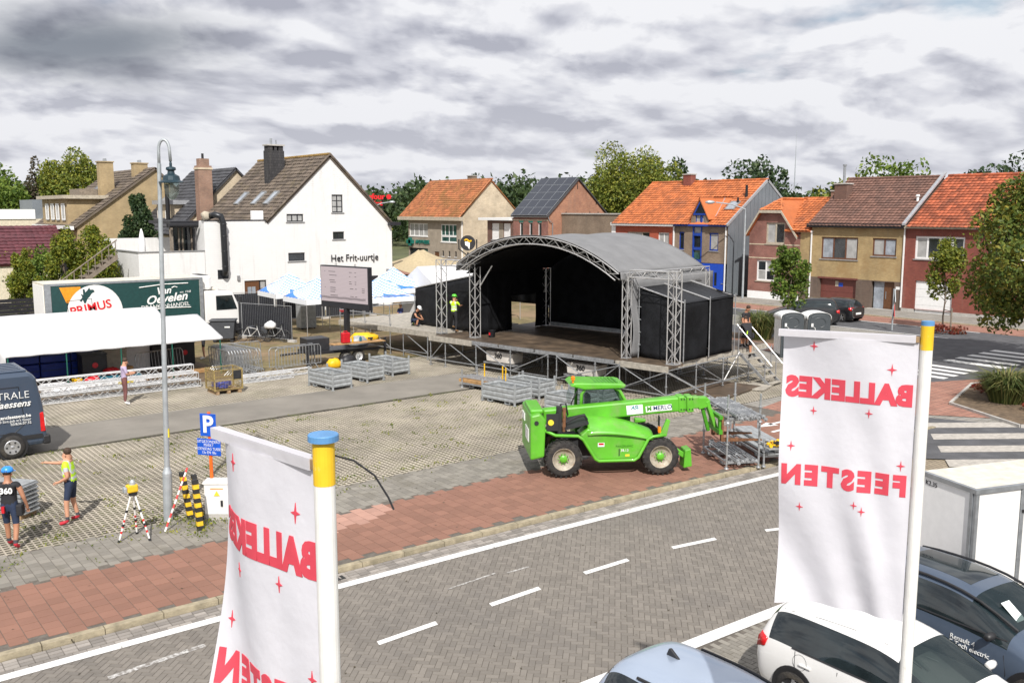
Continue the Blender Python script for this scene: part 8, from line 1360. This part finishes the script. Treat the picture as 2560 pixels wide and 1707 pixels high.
o = MB().path([(.055, 0, 0), (.12, -.09, -.02), (.19, -.17, -.09), (.235, -.225, -.2), (.25, -.25, -.26)], .0055, 5).build('loose_strap', 'plastic_black'); o.location = (2.09, 4.12, 5.97); props(o, 'thin black strap curling off the left flag pole', 'strap')
# ---------------------------------------------------------------- people
mat('skin', (.52, .27, .17), .55, var=.05, scale=6); mat('skin_tan', (.40, .19, .11), .55, var=.05, scale=6); mat('hair_brown', (.05, .028, .016), .7, var=.2, scale=20, bump=.5); mat('hair_blond', (.40, .22, .08), .7, var=.2); mat('hivis', (.52, .85, .02), .6, var=.05); mat('reflective', (.62, .64, .64), .4); mat('tee_grey', (.42, .42, .45), .8); mat('tee_lilac', (.40, .33, .47), .8, var=.06); mat('trouser_plum', (.16, .065, .06), .85, var=.1); mat('navy', (.018, .03, .065), .8, var=.1); mat('black_wear', (.016, .016, .019), .8, var=.15); mat('shoe_red', (.45, .02, .035), .6); mat('shoe_white', (.72, .71, .69), .6); mat('boot_tan', (.30, .17, .08), .8); mat('helmet_blue', (.03, .25, .72), .35); mat('helmet_green', (.10, .55, .04), .35); mat('helmet_white', (.75, .75, .75), .4); mat('tee_blue', (.05, .07, .22), .8); mat('sock', (.06, .06, .07), .9)
BASE = dict(pel=(0, 0, .95), waist=(0, .0, 1.10), chest=(0, .01, 1.30), neck=(0, 0, 1.50), head=(0, .03, 1.62), crown=(0, .02, 1.72),
            shL=(-.19, 0, 1.43), elL=(-.25, -.02, 1.14), wrL=(-.25, .05, .90), haL=(-.25, .08, .81), shR=(.19, 0, 1.43), elR=(.25, -.02, 1.14), wrR=(.25, .05, .90), haR=(.25, .08, .81),
            hiL=(-.095, 0, .90), knL=(-.11, .02, .50), anL=(-.11, -.02, .09), toL=(-.13, .17, .04), hiR=(.095, 0, .90), knR=(.11, .02, .50), anR=(.11, -.02, .09), toR=(.13, .17, .04))
RAD = dict(pel=(.155, .115), waist=(.145, .105), chest=(.165, .115), neck=(.058, .06), head=(.082, .098), crown=(.06, .075), sh=(.075, .075), el=(.045, .045), wr=(.032, .03), ha=(.042, .026), hi=(.098, .10), kn=(.062, .065), an=(.042, .045), to=(.045, .035))
EDG = [('pel', 'waist'), ('waist', 'chest'), ('chest', 'neck'), ('neck', 'head'), ('head', 'crown'), ('chest', 'shL'), ('shL', 'elL'), ('elL', 'wrL'), ('wrL', 'haL'), ('chest', 'shR'), ('shR', 'elR'), ('elR', 'wrR'), ('wrR', 'haR'), ('pel', 'hiL'), ('hiL', 'knL'), ('knL', 'anL'), ('anL', 'toL'), ('pel', 'hiR'), ('hiR', 'knR'), ('knR', 'anR'), ('anR', 'toR')]
def person(lab, loc, rz, pose, wear, hair='hair_brown', helmet=None, skin='skin', h=1.78, extra=None, fat=1.0):
    t = thing('person', lab, 'person', loc, rz); J = dict(BASE); J.update(pose); k = h/1.78; J.pop('look', 0); J = {n: Vector(p)*k for n, p in J.items()}
    names = list(J); me = bpy.data.meshes.new('sk'); me.from_pydata([J[n] for n in names], [(names.index(a), names.index(b)) for a, b in EDG], []); o = bpy.data.objects.new('sk', me); COL.objects.link(o)
    md = o.modifiers.new('k', 'SKIN'); md.use_smooth_shade = True; sk = me.skin_vertices[0].data
    for i, n in enumerate(names):
        r = RAD.get(n) or RAD[n[:2]]; f = k*(fat if n in ('pel', 'waist', 'chest') else 1); sk[i].radius = (r[0]*f, r[1]*f); sk[i].use_root = n == 'pel'
    s = o.modifiers.new('s', 'SUBSURF'); s.levels = 2; s.render_levels = 2
    dg = bpy.context.evaluated_depsgraph_get(); full = bpy.data.meshes.new_from_object(o.evaluated_get(dg)); bpy.data.objects.remove(o)
    # clothes by nearest bone: wear(bone, fraction along it, point) -> material
    ms = {}; full.materials.clear()
    for p in full.polygons:
        c = p.center; best = (9, None, 0)
        for a, b in EDG:
            d = J[b]-J[a]; f = max(0, min(1, (c-J[a]).dot(d)/d.length_squared)); q = (c-J[a]-d*f).length/((RAD.get(a) or RAD[a[:2]])[0]*k*.6+.04)
            if q < best[0]: best = (q, (a, b), f)
        m = wear(best[1], best[2], c/k) or skin
        if m not in ms: ms[m] = len(ms); full.materials.append(MATS[m])
        p.material_index = ms[m]; p.use_smooth = True
    link('body', full, t)
    hd = (J['head']+J['crown'])/2; ax = (J['crown']-J['neck']).normalized(); fwd = Vector((pose.get('look', (0, 1, 0)))); fwd = (fwd-ax*fwd.dot(ax)).normalized(); rt = fwd.cross(ax)
    M3 = Matrix((rt, fwd, ax)).transposed()
    if helmet:
        hm = MB(); hm.lathe([(.118*k, .0), (.12*k, .03), (.105*k, .085), (.06*k, .12), (.01, .128)], hd+ax*.01, 16, M3); hl = hm.build('helmet', helmet, t, smooth=True); MB().grid(lambda u, v: hd+ax*.02+(rt*math.sin(-1.1+2.2*u)+fwd*math.cos(-1.1+2.2*u))*(.11+.05*v)*k, 8, 1).build('brim', helmet, hl, thick=.008)
    b = MB(); b.lathe([(.07*k, -.045), (.09*k, .0), (.088*k, .04), (.07*k, .075), (.04*k, .098), (.01, .105)], hd-fwd*.03*k+ax*.012, 14, M3); b.build('hair', hair, t, smooth=True)
    b = MB(); b.lathe([(.018, 0), (.014, .02), (.004, .035)], J['head']+fwd*.085*k-ax*.005, 8, fwd.to_track_quat('Z', 'Y').to_matrix())
    for s_ in (-1, 1): b.lathe([(.01, -.03), (.018, 0), (.01, .03)], J['head']+rt*s_*.085*k-fwd*.01, 6, M3)
    b.build('nose_and_ears', skin, t, smooth=True); b = MB()
    for s_ in (-1, 1): b.cb(J['head']+fwd*.088*k+rt*s_*.032+ax*.03, (.022, .012, .012), math.atan2(fwd.y, fwd.x)-R(90))
    b.build('eyes', 'black_wear', t)
    for sd_ in 'LR':
        w, hh = J['wr'+sd_], J['ha'+sd_]; d = (hh-w).normalized(); sdv = d.cross(Vector((0, 1, 0))); sdv = sdv.normalized() if sdv.length > .2 else d.cross(Vector((0, 0, 1))).normalized(); nn = d.cross(sdv)
        for i in range(4): p0 = hh+sdv*(-.026+.0175*i)+d*.01; l = (.055, .068, .064, .05)[i]; MB().path([p0, p0+d*l*.6+nn*.008, p0+d*l*.85+nn*.03], .0085, 5, taper=.006).build('finger', skin, t)
        p0 = w.lerp(hh, .55)-sdv*.032; MB().path([p0, p0-sdv*.03+d*.025, p0-sdv*.03+d*.06+nn*.015], .010, 5, taper=.007).build('thumb', skin, t)
    if extra: extra(t, J, k)
    return t
def outfit(top, bottom, sock, shoe, sleeve=.75, leg=1.2, vest=None, shin=.55, thigh=2):
    def f(b, fr, c):
        a, e = b
        if e[:2] == 'to' or (a[:2] == 'kn' and fr > .9): return shoe
        if a[:2] == 'hi': return bottom if fr < thigh else None
        if a[:2] == 'kn': return bottom if fr < leg-1 else (sock if fr > shin else None)
        if b == ('pel', 'waist') and fr < .35 or e[:2] == 'hi': return bottom
        if e[:2] == 'el': return top if fr < sleeve else None
        if a in ('neck', 'head') or e in ('head', 'crown'): return None
        if a[:2] in ('el', 'wr'): return top if sleeve > 1.2 else None
        if b == ('chest', 'neck') and fr > .8: return None
        if vest and e[:2] != 'el':
            if abs(c.z-1.10) < .03 or abs(c.z-1.24) < .03 or abs(abs(c.x)-.12) < .028 and c.z > 1.24: return 'reflective'
            return vest
        return top
    return f
F1 = R(51.3)                                 # facing towards the left of the picture
def shorts_stripe(t, J, k): pass
person('man in yellow safety vest and red shoes pointing left', (5.0, 22.55, 0), F1, dict(shL=(-.19, .02, 1.43), elL=(-.24, -.06, 1.15), wrL=(-.20, .17, 1.02), haL=(-.19, .26, 1.0), shR=(.19, .05, 1.42), elR=(.22, .34, 1.36), wrR=(.22, .60, 1.37), haR=(.22, .70, 1.38), hiL=(-.1, .0, .9), knL=(-.14, .06, .5), anL=(-.19, .03, .09), toL=(-.22, .22, .04), hiR=(.1, 0, .9), knR=(.14, .04, .5), anR=(.18, -.05, .09), toR=(.20, .14, .04), head=(0, .05, 1.62), crown=(0, .045, 1.72)), outfit('tee_grey', 'navy', 'sock', 'shoe_red', .55, 1.0, 'hivis', .72, .8), fat=1.12)
def back360(t, J, k): put_text(t, 'lettering', '360', .17, 'label_white', (0, -.135, 1.30), (1, 0, 0), (0, -1, .05), bold=.006); MB().cb((.22, -.02, .86), (.12, .2, .24)).build('tool_pouch', 'black_wear', t, bev=.02); MB().cb((-.08, -.14, .90), (.06, .05, .14)).build('tool', 'red_plastic', t)
person('worker in blue helmet and black 360 vest walking at the left edge', (3.56, 21.6, 0), R(-30), dict(elR=(.30, -.03, 1.14), wrR=(.33, .06, .92), haR=(.33, .10, .83), knR=(.12, -.03, .5), anR=(.12, -.16, .12), toR=(.13, .0, .04), knL=(-.11, .10, .5), anL=(-.11, .14, .09), toL=(-.12, .32, .04)), outfit('black_wear', 'navy', 'sock', 'shoe_red', .12, 1.0, None, .74, .85), helmet='helmet_blue', skin='skin_tan', extra=back360, fat=1.08)
def phone(t, J, k): MB().cb((.0, .40, 1.17), (.075, .012, .15), 0, R(35)).build('phone', 'black_wear', t)
person('man in lilac shirt and plum trousers looking at his phone', (9.95, 35.5, 0), R(-95), dict(elL=(-.25, .06, 1.16), wrL=(-.08, .33, 1.17), haL=(-.04, .39, 1.18), elR=(.25, .06, 1.16), wrR=(.08, .33, 1.15), haR=(.03, .39, 1.16), head=(0, .07, 1.60), crown=(0, .10, 1.70), neck=(0, .02, 1.49), look=(0, .8, -.55), anL=(-.13, .0, .09), anR=(.14, -.04, .09), toR=(.19, .13, .04)), outfit('tee_lilac', 'trouser_plum', 'trouser_plum', 'shoe_white', .8, 1.95), extra=phone, h=1.76)
SM = st.matrix_basis.copy()
def onstage(x, y, z): return tuple(SM @ Vector((x, y, z)))
SR = R(-81.5)
person('stagehand in yellow vest and green helmet working at the left stage drape', onstage(-13.0, 1.5, DZ+.01), SR+R(12), dict(elL=(-.26, .16, 1.36), wrL=(-.18, .36, 1.45), haL=(-.17, .43, 1.48), elR=(.26, .12, 1.25), wrR=(.2, .34, 1.25), haR=(.19, .42, 1.26), knL=(-.12, .22, .62), anL=(-.14, .10, .25), toL=(-.15, .26, .2)), outfit('hivis', 'black_wear', 'black_wear', 'boot_tan', .7, 1.85, 'hivis'), helmet='helmet_green', h=1.8)
def rope(t, J, k): MB().path([(-.3, -.1, .75), (-.36, -.15, .4), (-.34, -.12, .1), (-.3, -.1, .05)], .05, 6).build('rope_bag', 'hivis', t)
person('rigger in white helmet kneeling on the left stage deck', onstage(-16.3, 1.75, DZ-.42), SR+R(-70), dict(pel=(0, 0, .72), waist=(0, .06, .86), chest=(0, .18, 1.04), neck=(0, .28, 1.2), head=(0, .36, 1.29), crown=(0, .40, 1.38), shL=(-.19, .22, 1.13), elL=(-.24, .36, .92), wrL=(-.12, .5, .82), haL=(-.08, .56, .8), shR=(.19, .22, 1.13), elR=(.24, .36, .92), wrR=(.12, .5, .82), haR=(.08, .56, .8), hiL=(-.1, .02, .68), knL=(-.14, .36, .5), anL=(-.14, -.02, .5), toL=(-.14, -.16, .47), hiR=(.1, .02, .68), knR=(.16, .40, .82), anR=(.16, .32, .5), toR=(.17, .48, .46), look=(0, .8, -.5)), outfit('black_wear', 'navy', None, 'black_wear', .1, 1.1, None, .8), helmet='helmet_white', skin='skin_tan', extra=rope)
person('blond person in blue shirt standing behind the stage guard rail', (28.95, 46.7, 0), R(-160), {}, outfit('tee_blue', 'navy', 'sock', 'shoe_white', .7, 1.9), hair='hair_blond', h=1.72)
person('man in black shirt holding the stair rail, looking down', onstage(-.38, 6.55, DZ+.005), SR+R(-95), dict(elR=(.28, .02, 1.14), wrR=(.30, .12, .92), haR=(.30, .16, .84), head=(0, .09, 1.60), crown=(0, .13, 1.69), look=(0, .75, -.6)), outfit('black_wear', 'black_wear', 'sock', 'black_wear', .65, 1.0, None, .8, .9), skin='skin_tan', h=1.82)
def harness(t, J, k): MB().path([(-.12, -.1, 1.02), (.0, .05, 1.25), (.14, .2, 1.34)], .02, 5).build('harness_strap', 'hivis', t); MB().cb((.18, -.02, .95), (.1, .16, .22)).build('tool_pouch', 'black_wear', t, bev=.02)
person('man in black shirt with harness bending at the wing drape on the stairs', onstage(-.05, 6.2, 1.0), SR+R(55), dict(waist=(0, .05, 1.1), chest=(0, .17, 1.27), neck=(0, .27, 1.44), head=(0, .34, 1.54), crown=(0, .37, 1.63), shL=(-.19, .2, 1.36), elL=(-.22, .36, 1.14), wrL=(-.14, .56, 1.05), haL=(-.12, .64, 1.04), shR=(.19, .2, 1.36), elR=(.22, .38, 1.14), wrR=(.14, .58, 1.1), haR=(.12, .66, 1.1), hiL=(-.1, 0, .9), knL=(-.12, .32, .86), anL=(-.12, .34, .48), toL=(-.13, .5, .44), look=(0, .8, -.4)), outfit('black_wear', 'black_wear', 'sock', 'black_wear', .65, 1.0, None, .8, .9), skin='skin_tan', h=1.82, extra=harness)
person('person in dark shorts standing behind the tent, upper body hidden', (16.1, 44.0, 0), R(70), dict(elL=(-.25, .1, 1.16), wrL=(-.25, .35, 1.1), haL=(-.25, .44, 1.1)), outfit('black_wear', 'black_wear', None, 'shoe_white', .7, 1.0, None, .9, .7), h=1.8)
